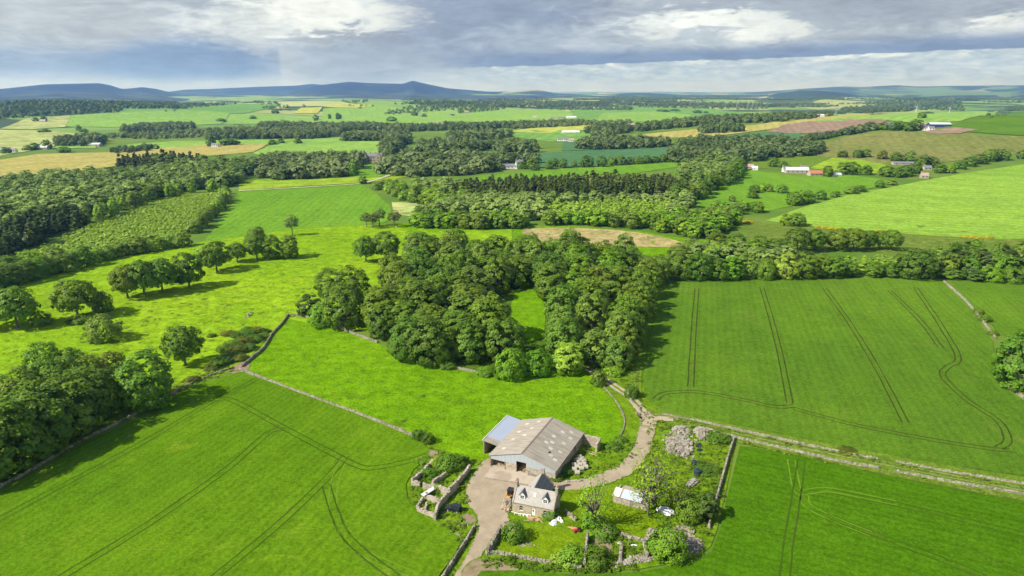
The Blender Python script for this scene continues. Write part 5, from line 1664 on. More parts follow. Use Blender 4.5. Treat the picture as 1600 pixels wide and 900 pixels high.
WALLS = [
    ('long dry stone wall running diagonally between the barley and the bright pasture', [(374, 577), (430, 600), (500, 626), (560, 648), (612, 668), (646, 682)], dict(h=1.0)),
    ('dry stone wall climbing past the brown gorse to the pasture corner', [(378, 575), (395, 560), (412, 545), (425, 524), (440, 508), (451, 493)], dict(h=1.2, green=.1)),
    ('dry stone wall along the pasture top below the small tree clump', [(452, 493), (480, 496), (530, 513), (558, 524), (590, 536)], dict(h=1.0)),
    ('dry stone wall half hidden under the front trees of the farm wood', [(606, 545), (650, 560), (700, 573), (760, 586), (806, 592)], dict(h=1.0, green=.4)),
    ('low mossy wall under the old trees at the barley edge', [(366, 575), (320, 591), (262, 619), (200, 654), (120, 694), (50, 735), (-30, 778)], dict(h=.8, green=.6, gaps=.0)),
    ('short dark wall between the near trees and the frame edge', [(-60, 612), (0, 606), (48, 599)], dict(h=1.2, green=.5)),
    ('curving tumbled wall on the pasture side of the farm track', [(908, 573), (938, 600), (962, 627), (975, 652), (974, 672), (962, 693)], dict(h=.5, w=.5, green=.55, mat='dry_green', mat2='dry_dark')),
    ('short wall between the farm track and the wheat corner', [(978, 616), (988, 630), (1000, 642)], dict(h=.9, green=.3)),
    ('dry stone wall between the field lane and the wheat, with one dark bush', [(1032, 648), (1100, 661), (1200, 683), (1290, 703), (1336, 712), (1372, 718)], dict(h=.75, w=.5, step=.8, green=.45)),
    ('far length of the wall between the field lane and the wheat', [(1396, 722), (1480, 738), (1560, 751), (1640, 764)], dict(h=.75, w=.5, step=.8, green=.45)),
    ('pale dry stone wall between the field lane and the lower barley', [(1104, 675), (1146, 684), (1240, 706), (1320, 724), (1372, 733)], dict(h=.85, w=.55, step=.75, green=.2)),
    ('far length of the pale wall between the field lane and the lower barley', [(1393, 737), (1500, 757), (1600, 774), (1680, 790)], dict(h=.85, w=.55, step=.8, green=.2)),
    ('dry stone wall running down from the lane on the east side of the farmyard', [(1147, 686), (1136, 722), (1125, 762), (1115, 797), (1107, 828)], dict(h=1.3, green=.05)),
    ('front wall of the garden lawn, curving round the bushes', [(758, 868), (780, 866), (830, 876), (880, 884), (911, 890)], dict(h=.9, green=.2)),
    ('thick stone wall between the drive and the garden lawn', [(784, 828), (774, 846), (762, 866)], dict(h=1.7, w=1.0, green=0)),
    ('dry stone wall along the field side of the drive', [(743, 823), (727, 850), (708, 880), (692, 905), (674, 935)], dict(h=1.2, green=.1)),
    ('low ragged wall along the foot of the back lawn', [(938, 830), (957, 834), (983, 840), (1006, 848)], dict(h=.9, green=0, mat='pale_rock')),
    ('tall dark wall closing the garden on its shaded side', [(913, 889), (915, 866), (918, 840)], dict(h=2.0, w=.7, green=.3)),
    ('short low wall joined to the shaded gable of the farmhouse', [(881, 800), (890, 807), (900, 815)], dict(h=1.2, green=.2)),
    ('short wall stub standing alone in the rubble garden', [(971, 855), (970, 868), (969, 879)], dict(h=1.2, w=.8, green=0, mat='pale_rock')),
    ('wall stub beside the fresh green tree among the stones', [(1006, 846), (1009, 860), (1012, 873)], dict(h=1.2, w=.8, green=0, mat='pale_rock')),
    ('wall with bushes running between the two wheat fields', [(1474, 440), (1490, 454), (1508, 470), (1530, 496), (1556, 530)], dict(h=1.0, step=.9)),
    ('broken wall below the large tree at the frame edge', [(1576, 603), (1590, 616), (1612, 630)], dict(h=1.2, step=.8, mat='pale_rock')),
]
for lb, px, kw in WALLS:
    dry_wall(lb, px, **kw)


# ------------------------------------------------------------------ barn
def frame(p, ang, z=0.0):
    return (p[0], p[1], float(H(p[0], p[1])) + z), math.radians(ang)


def open_wall(mb, x0, x1, z0, z1, y, t, holes, mi=0):
    """a wall in the xz plane with rectangular openings (x0,x1,z0,z1)"""
    xs = sorted({x0, x1, *[h[0] for h in holes], *[h[1] for h in holes]})
    for a, b in zip(xs[:-1], xs[1:]):
        m = (a + b) / 2
        hs = sorted([h for h in holes if h[0] < m < h[1]], key=lambda h: h[2])
        z = z0
        for h in hs:
            if h[2] > z:
                mb.box(a, b, y, y + t, z, h[2], mi)
            z = h[3]
        if z < z1:
            mb.box(a, b, y, y + t, z, z1, mi)


loc, rz = frame(G(765.5, 729), -24.4)
barn = empty('barn', loc, rz, 'big barn with grey roof, rooflight panels and pale blue sheeted gable', 'barn')
BW, BD, BE, BR = 19.3, 22.6, 3.6, 6.4
b = MB()
open_wall(b, 0, BW, -.3, 2.6, 0, .5, [(.4, 4.6, -.3, 2.6), (8.0, 10.9, -.3, 2.6), (11.6, 12.0, 1.0, 1.4)])
b.box(0, .5, .5, BD, -.3, BE - .1)
open_m = MB()
for y0, y1, hgt in ((.5, 5.0, BE - .5), (5.0, 9.4, 2.5), (9.4, 15, BE - .5), (15, 16.2, .6), (16.2, BD, BE - .5)):
    b.box(BW - .5, BW, y0, y1, -.3, hgt)
b.box(.5, BW - .5, BD - .5, BD, -.3, BE - .1)
b.build('wall', F['stone'], barn)
g = MB()
zz = lambda x: BE + (BR - BE) * (1 - abs(x - BW / 2) / (BW / 2))
for a, c in ((0, 8.0), (10.9, BW)):
    pts = [(a, 2.6), (c, 2.6), (c, zz(c) - .12)]
    if a < BW / 2 < c:
        pts.append((BW / 2, zz(BW / 2) - .12))
    pts.append((a, zz(a) - .12))
    g.extrude(pts, 'y', -.06, .12)
g.extrude([(8.0, 3.7), (10.9, 3.7), (10.9, zz(10.9) - .12), (BW / 2, BR - .12), (8.0, zz(8.0) - .12)], 'y', -.06, .12)
g.build('gable_sheeting', F['sheet_blue'], barn)
g = MB()
g.extrude([(.05, BE - .1), (BW - .05, BE - .1), (BW / 2, BR - .12)], 'y', BD - .3, BD - .05)
g.build('rear_gable', F['sheet_blue'], barn)
sl = math.atan2(BR - BE, BW / 2)
for sgn in (-1, 1):
    r = MB()
    o = .35
    x_e, x_r = (-o, BW / 2) if sgn < 0 else (BW + o, BW / 2)
    ze = BE - o * math.tan(sl)
    th = .1
    pts = [(x_e, ze), (x_r, BR), (x_r, BR + th), (x_e, ze + th)]
    r.extrude(pts, 'y', -.3, BD + .3)
    rf = r.build('roof', F['sheet_grey'], barn)
    lights = [(.30, 3), (.33, 8.6), (.30, 13.5), (.62, 15.5), (.33, 18.8), (.66, 19.8), (.58, 11)] if sgn < 0 else [(.2, 3.6), (.36, 4.6), (.48, 7.4), (.22, 8.0), (.55, 10.4), (.28, 12.6), (.62, 13.6), (.22, 16.4), (.5, 17.6), (.3, 19.6), (.68, 9.2)]
    for i, (f, y) in enumerate(lights):
        m2 = MB()
        f0, f1 = f - .055, f + .055
        X = lambda q: x_e + (x_r - x_e) * q
        Zq = lambda q: ze + (BR - ze) * q + th
        m2.extrude([(X(f0), Zq(f0) + .015), (X(f1), Zq(f1) + .015), (X(f1), Zq(f1) + .04), (X(f0), Zq(f0) + .04)], 'y', y, y + 1.0)
        m2.build('rooflight', F['rooflight' if i % 2 else 'rooflight_pale'], rf)
    if sgn > 0:
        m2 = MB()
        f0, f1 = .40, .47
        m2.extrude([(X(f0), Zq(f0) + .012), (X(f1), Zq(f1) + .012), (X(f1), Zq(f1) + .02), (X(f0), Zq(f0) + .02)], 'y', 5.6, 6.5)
        m2.build('hole', F['dark'], rf)  # flat dark plate on the sheeting, shade of the inside painted in
r = MB()
r.extrude([(BW / 2 - .3, BR + .05), (BW / 2, BR + .2), (BW / 2 + .3, BR + .05), (BW / 2, BR + .12)], 'y', -.3, BD + .3)
r.build('ridge_cap', F['old_wood'], barn)
r = MB()
for z in (.25, .5, .75, 1.0, 1.25):
    r.box(11.3, 14.2, -.32, -.27, z, z + .05)
for x in (11.3, 12.7, 14.15):
    r.box(x, x + .06, -.33, -.26, 0, 1.35)
r.build('gate', F['steel'], barn)
r = MB()
r.box(.1, BW - .1, .5, BD - .5, -.02, .08)
r.build('barn_floor', F['straw_mat'], barn)
r = MB()
r.box(.0, .35, -.1, .3, 0, BE - .2)
r.box(4.5, 4.75, -.08, .3, 0, 2.65)
r.build('door_post', F['old_wood'], barn)
for k, (x, w_) in enumerate(((2.2, 2.2), (9.4, 1.6))):
    t = MB()
    for _ in range(60):
        q = rnd.uniform(-1, 1), rnd.uniform(-1, 1)
        t.rock((x + q[0] * w_, 3.2 + q[1] * 1.6, .1 + (1 - q[0] ** 2) * (1 - q[1] ** 2) * 1.4), (.5, .4, .25), rnd)
    o = t.build('straw_heap', F['straw_mat'])
    o.matrix_world = Matrix.Translation(loc) @ Matrix.Rotation(rz, 4, 'Z')
    tag(o, ['loose straw heaped inside the wide left opening of the barn', 'brown straw heaped inside the middle door of the barn'][k], 'straw heap')

# lean-to shed against the barn
ls = empty('lean_to_shed', loc, rz, 'open-fronted shed with sloping blue-grey roof against the barn side', 'shed')
b = MB()
b.box(-4.6, -4.2, 5.6, 22, -.3, 3.9)
b.box(-4.2, -.15, 21.6, 22, -.3, 3.4)
b.build('wall', F['stone'], ls)
r = MB()
r.extrude([(-5.0, 4.25), (.0, 3.42), (.0, 3.52), (-5.0, 4.35)], 'y', 8.2, 22.5)
r.build('roof', F['sheet_roof_blue'], ls)
r = MB()
r.extrude([(-5.0, 4.25), (.0, 3.42), (.0, 3.52), (-5.0, 4.35)], 'y', 5.4, 8.2)
r.build('roof_end', F['sheet_grey'], ls)
r = MB()
r.box(-5.08, -4.9, 5.4, 22.5, 4.22, 4.48)
r.build('verge_trim', F['white'], ls)
r = MB()
r.box(-4.7, -4.35, 5.3, 5.6, -.3, 4.1)
r.box(-.5, -.2, 5.3, 5.6, -.3, 3.3)
r.build('door_post', F['old_wood'], ls)
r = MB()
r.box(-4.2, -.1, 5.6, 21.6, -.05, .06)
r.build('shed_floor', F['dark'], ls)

# roofless stone bay at the barn's far corner
ry = empty('roofless_bay', loc, rz, 'roofless stone bay open to the yard at the far corner of the barn', 'stone bay')
b = MB()
b.box(BW + .05, BW + 5.4, BD - .6, BD, -.3, 3.3)
b.build('rear_wall', F['stone'], ry)
b = MB()
b.box(BW + 4.8, BW + 5.4, BD - 3.2, BD - .6, -.3, 2.7)
b.build('end_wall', F['stone'], ry)
for i, (x, y, a, L) in enumerate(((BW + 1.2, BD - 3.4, .25, 4.5), (BW + 1.0, BD - 4.2, .42, 3.8), (BW + 2.2, BD - 4.6, .3, 3.6))):
    t = MB()
    t.box(-L / 2, L / 2, -.14, .14, 0, .1)
    o = t.build('plank', F['wood'])
    o.matrix_world = Matrix.Translation(loc) @ Matrix.Rotation(rz, 4, 'Z') @ Matrix.Translation((x + 2, y, .1 + .02 * i)) @ Matrix.Rotation(-a, 4, 'Z')
    tag(o, ['long pale plank on the grass before the roofless bay', 'middle plank of three before the roofless bay', 'nearest plank of three before the roofless bay'][i], 'plank', 'planks by the roofless bay')

# ------------------------------------------------------------------ farmhouse
hp = G(800.5, 800)
loc, rz = frame(hp, -18.8)
HM = Matrix.Translation(loc) @ Matrix.Rotation(rz, 4, 'Z')
house = empty('farmhouse', loc, rz, 'stone farmhouse with two white dormers, slate roof and gable chimneys', 'house')
HW, HD, HE, HR = 10.6, 5.9, 3.1, 5.9
b = MB()
op = [(1.85, 2.75, .9, 2.2), (7.9, 8.8, .9, 2.2), (4.85, 5.85, 0.05, 2.15)]
open_wall(b, 0, HW, -.3, HE, 0, .45, op)
b.box(0, HW, HD - .45, HD, -.3, HE)
for x0, x1 in ((0, .45), (HW - .45, HW)):
    b.box(x0, x1, .45, HD - .45, -.3, HE)
    b.extrude([(.02, HE), (HD - .02, HE), (HD / 2, HR - .05)], 'x', x0 + .01, x1 - .01)
b.build('wall', F['stone_house'], house)
for sgn in (0, 1):
    r = MB()
    o = .22
    sl = (HR - HE) / (HD / 2)
    if sgn == 0:
        pts = [(-o, HE - o * sl), (HD / 2, HR), (HD / 2, HR + .12), (-o, HE - o * sl + .12)]
    else:
        pts = [(HD + o, HE - o * sl), (HD / 2, HR), (HD / 2, HR + .12), (HD + o, HE - o * sl + .12)]
    r.extrude(pts, 'x', .3, HW - .3)
    rf = r.build('roof', F['slate'], house)
    if sgn == 0:
        s = MB()
        y0, y1 = 1.35, 2.05
        Zr = lambda y: HE + sl * y + .12
        s.extrude([(y0, Zr(y0) + .03), (y1, Zr(y1) + .03), (y1, Zr(y1) + .1), (y0, Zr(y0) + .1)], 'x', 4.95, 5.6)
        s.build('skylight', F['rooflight_pale'], rf)
for x0 in (0, HW - .32):
    s = MB()
    s.extrude([(-.28, HE - .28), (HD / 2, HR + .02), (HD + .28, HE - .28), (HD + .28, HE + .02), (HD / 2, HR + .34), (-.28, HE + .02)], 'x', x0 - .03, x0 + .34)
    s.build('gable_coping', F['dry'], house)
    c = MB()
    c.box(x0 - .1, x0 + .5, HD / 2 - .6, HD / 2 + .6, HR - .5, HR + 1.25)
    c.box(x0 - .17, x0 + .57, HD / 2 - .67, HD / 2 + .67, HR + 1.25, HR + 1.42)
    ch = c.build('chimney', F['chimney'], house)
    for dy in (-.3, .3):
        p = MB()
        p.tube([(x0 + .2, HD / 2 + dy, HR + 1.42), (x0 + .2, HD / 2 + dy, HR + 1.85)], [.15, .12], 8)
        p.build('chimney_pot', F['pot'], ch)
for x in (2.3, 8.35):
    w = MB()
    open_wall(w, x - .45, x + .45, .9, 2.2, .14, .08, [(x - .36, x + .36, 1.0, 1.52), (x - .36, x + .36, 1.6, 2.1)])
    w.box(x - .52, x + .52, -.05, .12, .82, .898)
    f = w.build('window', F['white'], house)
    p = MB()
    p.box(x - .36, x + .36, .17, .19, 1.0, 2.1)
    p.build('pane', F['glass'], f)
d = MB()
d.box(4.86, 5.84, .12, .2, .05, 2.14)
dd = d.build('door', F['white'], house)
d = MB()
d.box(5.2, 5.5, .09, .119, 1.2, 1.75)
d.build('door_pane', F['glass'], dd)
for x in (2.35, 8.2):
    dm = MB()
    y0, zf = .62, HE + .62 * sl
    zt = zf + 1.15
    open_wall(dm, x - .72, x + .72, zf - .1, zt, y0, .12, [(x - .48, x + .48, zf + .2, zt - .1)])
    dm.extrude([(x - .72, zt), (x + .72, zt), (x, zt + .85)], 'y', y0, y0 + .12)
    for s in (-1, 1):
        dm.extrude([(y0 + .12, zf - .1), (y0 + .12, zt), (y0 + .12 + (zt - zf) / sl, zt)], 'x', x + s * .66 - .05, x + s * .66 + .05)
    dmo = dm.build('dormer', F['white'], house)
    p = MB()
    p.box(x - .48, x + .48, y0 + .05, y0 + .07, zf + .2, zt - .1)
    p.build('pane', F['glass'], dmo)
    p = MB()
    p.box(x - .03, x + .03, y0 + .02, y0 + .05, zf + .2, zt - .1)
    p.box(x - .48, x + .48, y0 + .02, y0 + .05, zf + .58, zf + .63)
    p.build('glazing_bar', F['white'], dmo)
    for s in (-1, 1):
        r = MB()
        yr = (zt + .85 - HE) / sl
        ye = (zt - .1 - HE) / sl
        A = [(x, y0 - .15, zt + .90), (x + s * .88, y0 - .15, zt - .12), (x + s * .88, ye, zt - .12), (x, yr, zt + .90)]
        n = Vector((s * .75, 0, .66)) * .08
        r.add(A + [tuple(Vector(q) + n) for q in A], [(0, 1, 2, 3), (7, 6, 5, 4), (0, 4, 5, 1), (1, 5, 6, 2), (2, 6, 7, 3), (3, 7, 4, 0)])
        r.build('dormer_roof', F['slate_dark_shaded'], dmo)
# rear wing
b = MB()
WX0, WX1, WY1, WR = 2.0, 7.4, 10.6, 5.9
b.box(WX0, WX0 + .4, HD, WY1, -.3, HE)
b.box(WX1 - .4, WX1, HD, WY1, -.3, HE)
b.box(WX0 + .4, WX1 - .4, WY1 - .4, WY1, -.3, HE)
b.extrude([(WX0 + .02, HE), (WX1 - .02, HE), ((WX0 + WX1) / 2, WR - .05)], 'y', WY1 - .38, WY1 - .02)
b.build('wing_wall', F['stone'], house)
for s in (-1, 1):
    r = MB()
    xm, xe = (WX0 + WX1) / 2, (WX0 - .2 if s < 0 else WX1 + .2)
    k = (WR - HE) / (xm - WX0)
    ze = HE - .2 * k
    ye = HD / 2 + .05 + (WR - ze) * (HD / 2) / (HR - HE)
    A = [(xm, HD / 2 + .1, WR), (xm, WY1 - .25, WR), (xe, WY1 - .25, ze), (xe, ye, ze)]
    n = Vector((s * .7, 0, .7)) * .12
    r.add(A + [tuple(Vector(q) + n) for q in A], [(0, 1, 2, 3), (7, 6, 5, 4), (0, 4, 5, 1), (1, 5, 6, 2), (2, 6, 7, 3), (3, 7, 4, 0)])
    r.build('wing_roof', F['slate_dark_shaded' if s > 0 else 'slate'], house)  # sun side gets the pale slate, far side has its shade in the colour
xm = (WX0 + WX1) / 2
s = MB()
s.extrude([(WX0 - .25, HE - .25), (xm, WR + .02), (WX1 + .25, HE - .25), (WX1 + .25, HE + .05), (xm, WR + .34), (WX0 - .25, HE + .05)], 'y', WY1 - .3, WY1 + .03)
s.build('gable_coping', F['dry'], house)
c = MB()
c.box(xm - .45, xm + .45, WY1 - .5, WY1 + .08, WR - .4, WR + 1.3)
c.build('chimney', F['chimney'], house)


def put(o, x, y, z=0.0, r=0.0, base=None):
    o.matrix_world = (base if base is not None else HM) @ Matrix.Translation((x, y, z)) @ Matrix.Rotation(r, 4, 'Z')
    return o


# ------------------------------------------------------------------ tin-roofed shed
sp = G(957.5, 785)
sq = G(1011, 800)
ang = math.degrees(math.atan2(*(sq - sp)[::-1]))
loc, rz = frame(sp, ang)
SM = Matrix.Translation(loc) @ Matrix.Rotation(rz, 4, 'Z')
SW, SD, SE, SR = float(np.hypot(*(sq - sp))), 5.6, 2.1, 3.0
shed = empty('stone_shed', loc, rz, 'low stone shed with worn tin roof and tan sheets behind', 'shed')
b = MB()
open_wall(b, 0, SW, -.3, SE, 0, .4, [(4.4, 5.3, -.3, 1.9)])
b.box(0, .4, .4, SD, -.3, SE)
b.box(SW - .4, SW, .4, SD, -.3, SE - .3)
b.box(.4, SW - .4, SD - .4, SD, -.3, 1.5)
b.build('wall', F['stone'], shed)
for x0, x1, mk in ((-.15, 1.7, 'rooflight_pale'), (1.95, 7.2, 'tin'), (7.45, SW + .1, 'dry')):
    r = MB()
    r.extrude([(-.25, SE - .02), (2.5, SR), (2.5, SR + .08), (-.25, SE + .06)], 'x', x0, x1)
    r.build('roof_panel', F[mk], shed)
for x in (1.7, 7.2):
    r = MB()
    r.extrude([(-.3, SE), (2.55, SR + .02), (2.55, SR + .16), (-.3, SE + .14)], 'x', x + .005, x + .245)
    r.build('batten', F['old_wood'], shed)
r = MB()
r.extrude([(2.5, SR - .06), (SD + .3, 1.9), (SD + .3, 1.98), (2.5, SR + .02)], 'x', 1.2, SW - 1.4)
r.build('rear_roof', F['tan_sheet'], shed)
d = MB()
d.box(4.42, 5.28, .1, .18, -.1, 1.88)
d.build('door', F['old_wood'], shed)
for i, (x, y, z, r_, L) in enumerate(((4.6, 5.0, 2.18, .2, 2.2), (5.6, 5.2, 2.16, -.3, 1.8), (6.4, 4.9, 2.22, .5, 1.5))):
    t = MB()
    t.box(-L / 2, L / 2, -.1, .1, 0, .14)
    t.box(-L / 3, -L / 3 + .2, -.3, .3, .14, .3)
    tag(put(t.build('rusty_beam', F['rust']), x, y, z, r_, SM), ['longest rusty beam on the tan roof behind the tin shed', 'middle rusty beam lying on the tan roof', 'shortest rusty beam on the tan roof, nearest the ash tree'][i], 'beam', 'rusty beams on the shed roof')


# ------------------------------------------------------------------ ruin
def wall_run(mb, pts, h, w=.55, ragged=.35, step=1.1):
    """thick rubble wall along points, its top ragged"""
    W = [np.array(p, float) for p in pts]
    st = [(W[0], (W[1] - W[0]) / np.hypot(*(W[1] - W[0])))] + resample(W, step) + [(W[-1], (W[-1] - W[-2]) / np.hypot(*(W[-1] - W[-2])))]
    hs = [h + rnd.uniform(-ragged, ragged) for _ in st]
    for i in range(len(st) - 1):
        p, t = st[i]
        q, u = st[i + 1]
        n = np.array([-t[1], t[0]]) * w / 2
        m = np.array([-u[1], u[0]]) * w / 2
        v = []
        for pt, nn, hh in ((p, n, hs[i]), (q, m, hs[i + 1])):
            for sg, z in ((-1, -.3), (1, -.3), (1, hh), (-1, hh)):
                r = pt + nn * sg
                v.append((r[0], r[1], z))
        mb.add(v, [(0, 1, 2, 3), (7, 6, 5, 4), (0, 4, 5, 1), (1, 5, 6, 2), (2, 6, 7, 3), (3, 7, 4, 0)])
        if rnd.random() < .7:
            c = (p + q) / 2
            mb.rock((c[0], c[1], min(hs[i], hs[i + 1]) + .1), (.4, .25, .2), rnd)


rc = G(690, 765)
ruin = empty('ruined_steading', (rc[0], rc[1], float(H(*rc))), 0, 'roofless ruined stone steading overgrown with bushes beside the yard', 'ruin')
RUINS = [
    ('outer_wall', 1.7, [(643.4, 750), (654, 740), (664, 731), (675, 721), (685, 711)]),
    ('court_wall', 1.5, [(643.8, 750.6), (656, 753.5)]), ('court_wall', 1.5, [(661, 755), (673, 757.5)]),
    ('inner_wall', 1.5, [(676, 752), (686, 744), (696, 737)]),
    ('yard_wall', 1.9, [(712, 751.5), (722, 741), (734, 726)]),
    ('back_wall', 2.1, [(674, 756), (690, 760), (701, 764)]),
    ('end_wall', 2.2, [(701, 764), (707, 758), (713, 752.6)]),
    ('front_wall', 2.0, [(712.5, 755), (700, 768), (688, 780), (683, 791), (679, 803)]),
    ('side_wall', 1.4, [(674, 759), (664, 772)]), ('side_wall', .9, [(660, 778), (652, 791)]),
    ('gable_wall', 1.2, [(652, 792), (664, 797), (679, 803)]),
    ('cross_wall', 1.5, [(667, 773), (677, 777), (686, 780)]), ('cross_wall', .9, [(667, 785), (663, 797)]),
]
for nm, hh, pts in RUINS:
    b = MB()
    wall_run(b, [GZ(*p, hh) - rc for p in pts], hh)
    b.build(nm, F['ruin'], ruin)
t = MB()
t.box(-2.4, 2.4, -.5, .5, 0, .06)
o = t.build('tin_sheet', F['white'])
p = GZ(670, 768, 1.4)
o.matrix_world = Matrix.Translation((p[0], p[1], 1.5)) @ Matrix.Rotation(math.radians(52), 4, 'Z') @ Matrix.Rotation(.25, 4, 'X')
tag(o, 'white metal sheet lying on the side wall of the roofless ruin', 'metal sheet')

# ------------------------------------------------------------------ rubble
def heap(name, label, px, n, size, h, mat, kind='stuff', long=1.6, mats2=None):
    W = np.array(world_poly(px))
    c0 = W.mean(0)
    b = MB()
    z0 = float(H(*c0))
    k = 0
    lo, hi = W.min(0), W.max(0)
    while k < n:
        p = np.array([rnd.uniform(lo[0], hi[0]), rnd.uniform(lo[1], hi[1])])
        ins, j = False, len(W) - 1
        for i in range(len(W)):
            if (W[i][1] > p[1]) != (W[j][1] > p[1]) and p[0] < (W[j][0] - W[i][0]) * (p[1] - W[i][1]) / (W[j][1] - W[i][1]) + W[i][0]:
                ins = not ins
            j = i
        if not ins:
            continue
        k += 1
        ed = min(np.hypot(*(p - q)) for q in W)
        zz = h * (1 - math.exp(-ed / 1.6)) * rnd.uniform(.3, 1)
        s = size * rnd.uniform(.5, 1.3)
        b.rock((p[0] - c0[0], p[1] - c0[1], zz + s * .2), (s * long * .5, s * .42, s * .34), rnd, 1 if rnd.random() < .25 else 2 if rnd.random() < .33 else 0)
    o = b.build(name, [F[mat], F[mats2 or 'dry'], F['dry_dark']], None, (c0[0], c0[1], z0))
    if kind == 'stuff':
        tag(o, label, None, None, 'stuff')
    else:
        tag(o, label, 'rubble heap')
    return o


heap('rubble_heap', 'largest heap of long grey stones in the rough grass', [(1038, 692), (1046, 684), (1066, 683), (1080, 690), (1080, 704), (1076, 716), (1062, 714), (1044, 706)], 260, 1.0, 1.0, 'pale_rock', 'thing')
heap('rubble_heap', 'smaller stone heap behind the largest one, towards the lane', [(1050, 672), (1062, 667), (1078, 673), (1078, 681), (1056, 680)], 110, .8, .9, 'pale_rock', 'thing')
heap('rubble_heap', 'stone heap nearest the wall corner, dark on its shaded side', [(1083, 673), (1096, 669), (1110, 672), (1112, 680), (1098, 690), (1088, 682)], 130, .85, 1.2, 'pale_rock', 'thing')
heap('rubble', 'pinkish broken stone spread round the fresh green tree', [(1035, 842), (1050, 828), (1070, 820), (1086, 828), (1080, 838), (1096, 846), (1100, 856), (1088, 868), (1068, 872), (1064, 856), (1045, 852)], 420, .55, .6, 'pink_rock')
heap('rubble', 'loose pale stones along the bottom edge of the garden', [(952, 884), (975, 875), (1004, 868), (1012, 872), (1026, 872), (1024, 877), (1000, 880), (960, 889)], 150, .55, .3, 'pale_rock')
heap('rubble_heap', 'mossy stone heap at the corner of the back lawn', [(1008, 838), (1014, 828), (1026, 828), (1030, 838), (1020, 846), (1010, 848)], 90, .6, 1.0, 'dry', 'thing', 1.3)
heap('rubble_heap', 'heap of broken timber and stone beside the farmhouse gable', [(783, 794), (789, 780), (797, 777), (799, 790), (798, 800), (786, 802)], 110, .5, 1.1, 'pale_rock', 'thing', 2.6, 'wood')
heap('rubble', 'loose stones by the drive entrance', [(714, 822), (726, 818), (732, 821), (722, 824)], 22, .4, .2, 'pale_rock')
heap('rubble', 'loose grey stones scattered in the grass between the heaps', [(1030, 700), (1040, 676), (1064, 664), (1112, 668), (1116, 684), (1090, 704), (1082, 722), (1050, 718)], 90, .6, .15, 'pale_rock')
heap('rubble', 'low ring of stones around the flower bed on the lawn', [(808, 852), (816, 848), (830, 849), (838, 853), (832, 857), (816, 857)], 60, .4, .25, 'pink_rock')
heap('rubble', 'scattered stones on the pasture rise', [(378, 496), (390, 488), (398, 490), (388, 498)], 12, .9, .1, 'pale_rock')
# ================================================================== things about the farm
def at(px, py, ang, z=0.0):
    p = G(px, py)
    return Matrix.Translation((p[0], p[1], float(H(*p)) + z)) @ Matrix.Rotation(math.radians(ang), 4, 'Z')


def root(name, Mx, label, cat, group=None):
    o = empty(name, (0, 0, 0), 0, label, cat, group)
    o.matrix_world = Mx
    return o


def bevel(o, w=.04, seg=2):
    m = o.modifiers.new('bevel', 'BEVEL')
    m.width, m.segments, m.limit_method = w, seg, 'ANGLE'
    return o


# ---- black off-road car, nose towards the ruin
car = root('car', at(709, 798.5, 161), 'black boxy off-road car parked on the grass by the ruin', 'car')
b = MB()
b.extrude([(1.95, .55), (1.95, 1.02), (.85, 1.1), (.62, 1.16), (-1.9, 1.16), (-1.9, .55)], 'y', -.8, .8)
bevel(b.build('body', F['black'], car), .05)
b = MB()
vs = [(.62, -.76, 1.14), (.62, .76, 1.14), (-1.88, .78, 1.14), (-1.88, -.78, 1.14), (.3, -.66, 1.78), (.3, .66, 1.78), (-1.84, .68, 1.82), (-1.84, -.68, 1.82)]
b.add(vs, [(3, 2, 1, 0), (4, 5, 6, 7), (0, 1, 5, 4), (1, 2, 6, 5), (2, 3, 7, 6), (3, 0, 4, 7)])
cab = bevel(b.build('cabin', F['black'], car), .04)
b = MB()
b.box(-1.86, .36, -.7, .7, 1.83, 1.93)
bevel(b.build('roof', F['black'], car), .04)
for s in (-1, 1):
    for x0, x1 in ((-.35, .3), (-1.05, -.45), (-1.75, -1.15)):
        w = MB()
        yb, yt = s * .80, s * .715
        w.add([(x0, yb, 1.24), (x1, yb, 1.24), (min(x1, .22), yt, 1.70), (x0, yt, 1.70)], [(0, 1, 2, 3)])
        w.build('side_window', F['glass'], cab)
w = MB()
w.add([(.64, -.66, 1.22), (.64, .66, 1.22), (.36, .6, 1.72), (.36, -.6, 1.72)], [(0, 1, 2, 3)])
w.build('windscreen', F['glass'], cab)
for x in (1.25, -1.2):
    for s in (-1, 1):
        w = MB()
        w.tube([(x, s * .62, .39), (x, s * .86, .39)], [.39, .39], 16)
        wh = w.build('wheel', F['tyre'], car)
        w = MB()
        w.tube([(x, s * .865, .39), (x, s * .88, .39)], [.22, .2], 12)
        w.build('rim', F['steel'], wh)
w = MB()
w.tube([(-1.92, .15, 1.0), (-2.12, .15, 1.0)], [.38, .38], 16)
w.build('spare_wheel', F['tyre'], car)
b = MB()
b.box(1.96, 2.1, -.85, .85, .5, .66)
b.build('bumper', F['steel'], car)
for s in (-.55, .55):
    b = MB()
    b.tube([(1.95, s, .88), (1.98, s, .88)], [.11, .1], 10)
    b.build('headlight', F['white'], car)
b = MB()
for s in (-1, 1):
    for x in (1.25, -1.2):
        b.box(x - .5, x + .5, s * .8 - .07, s * .8 + .07, .82, .9)
b.build('wheel_arch', F['tyre'], car)

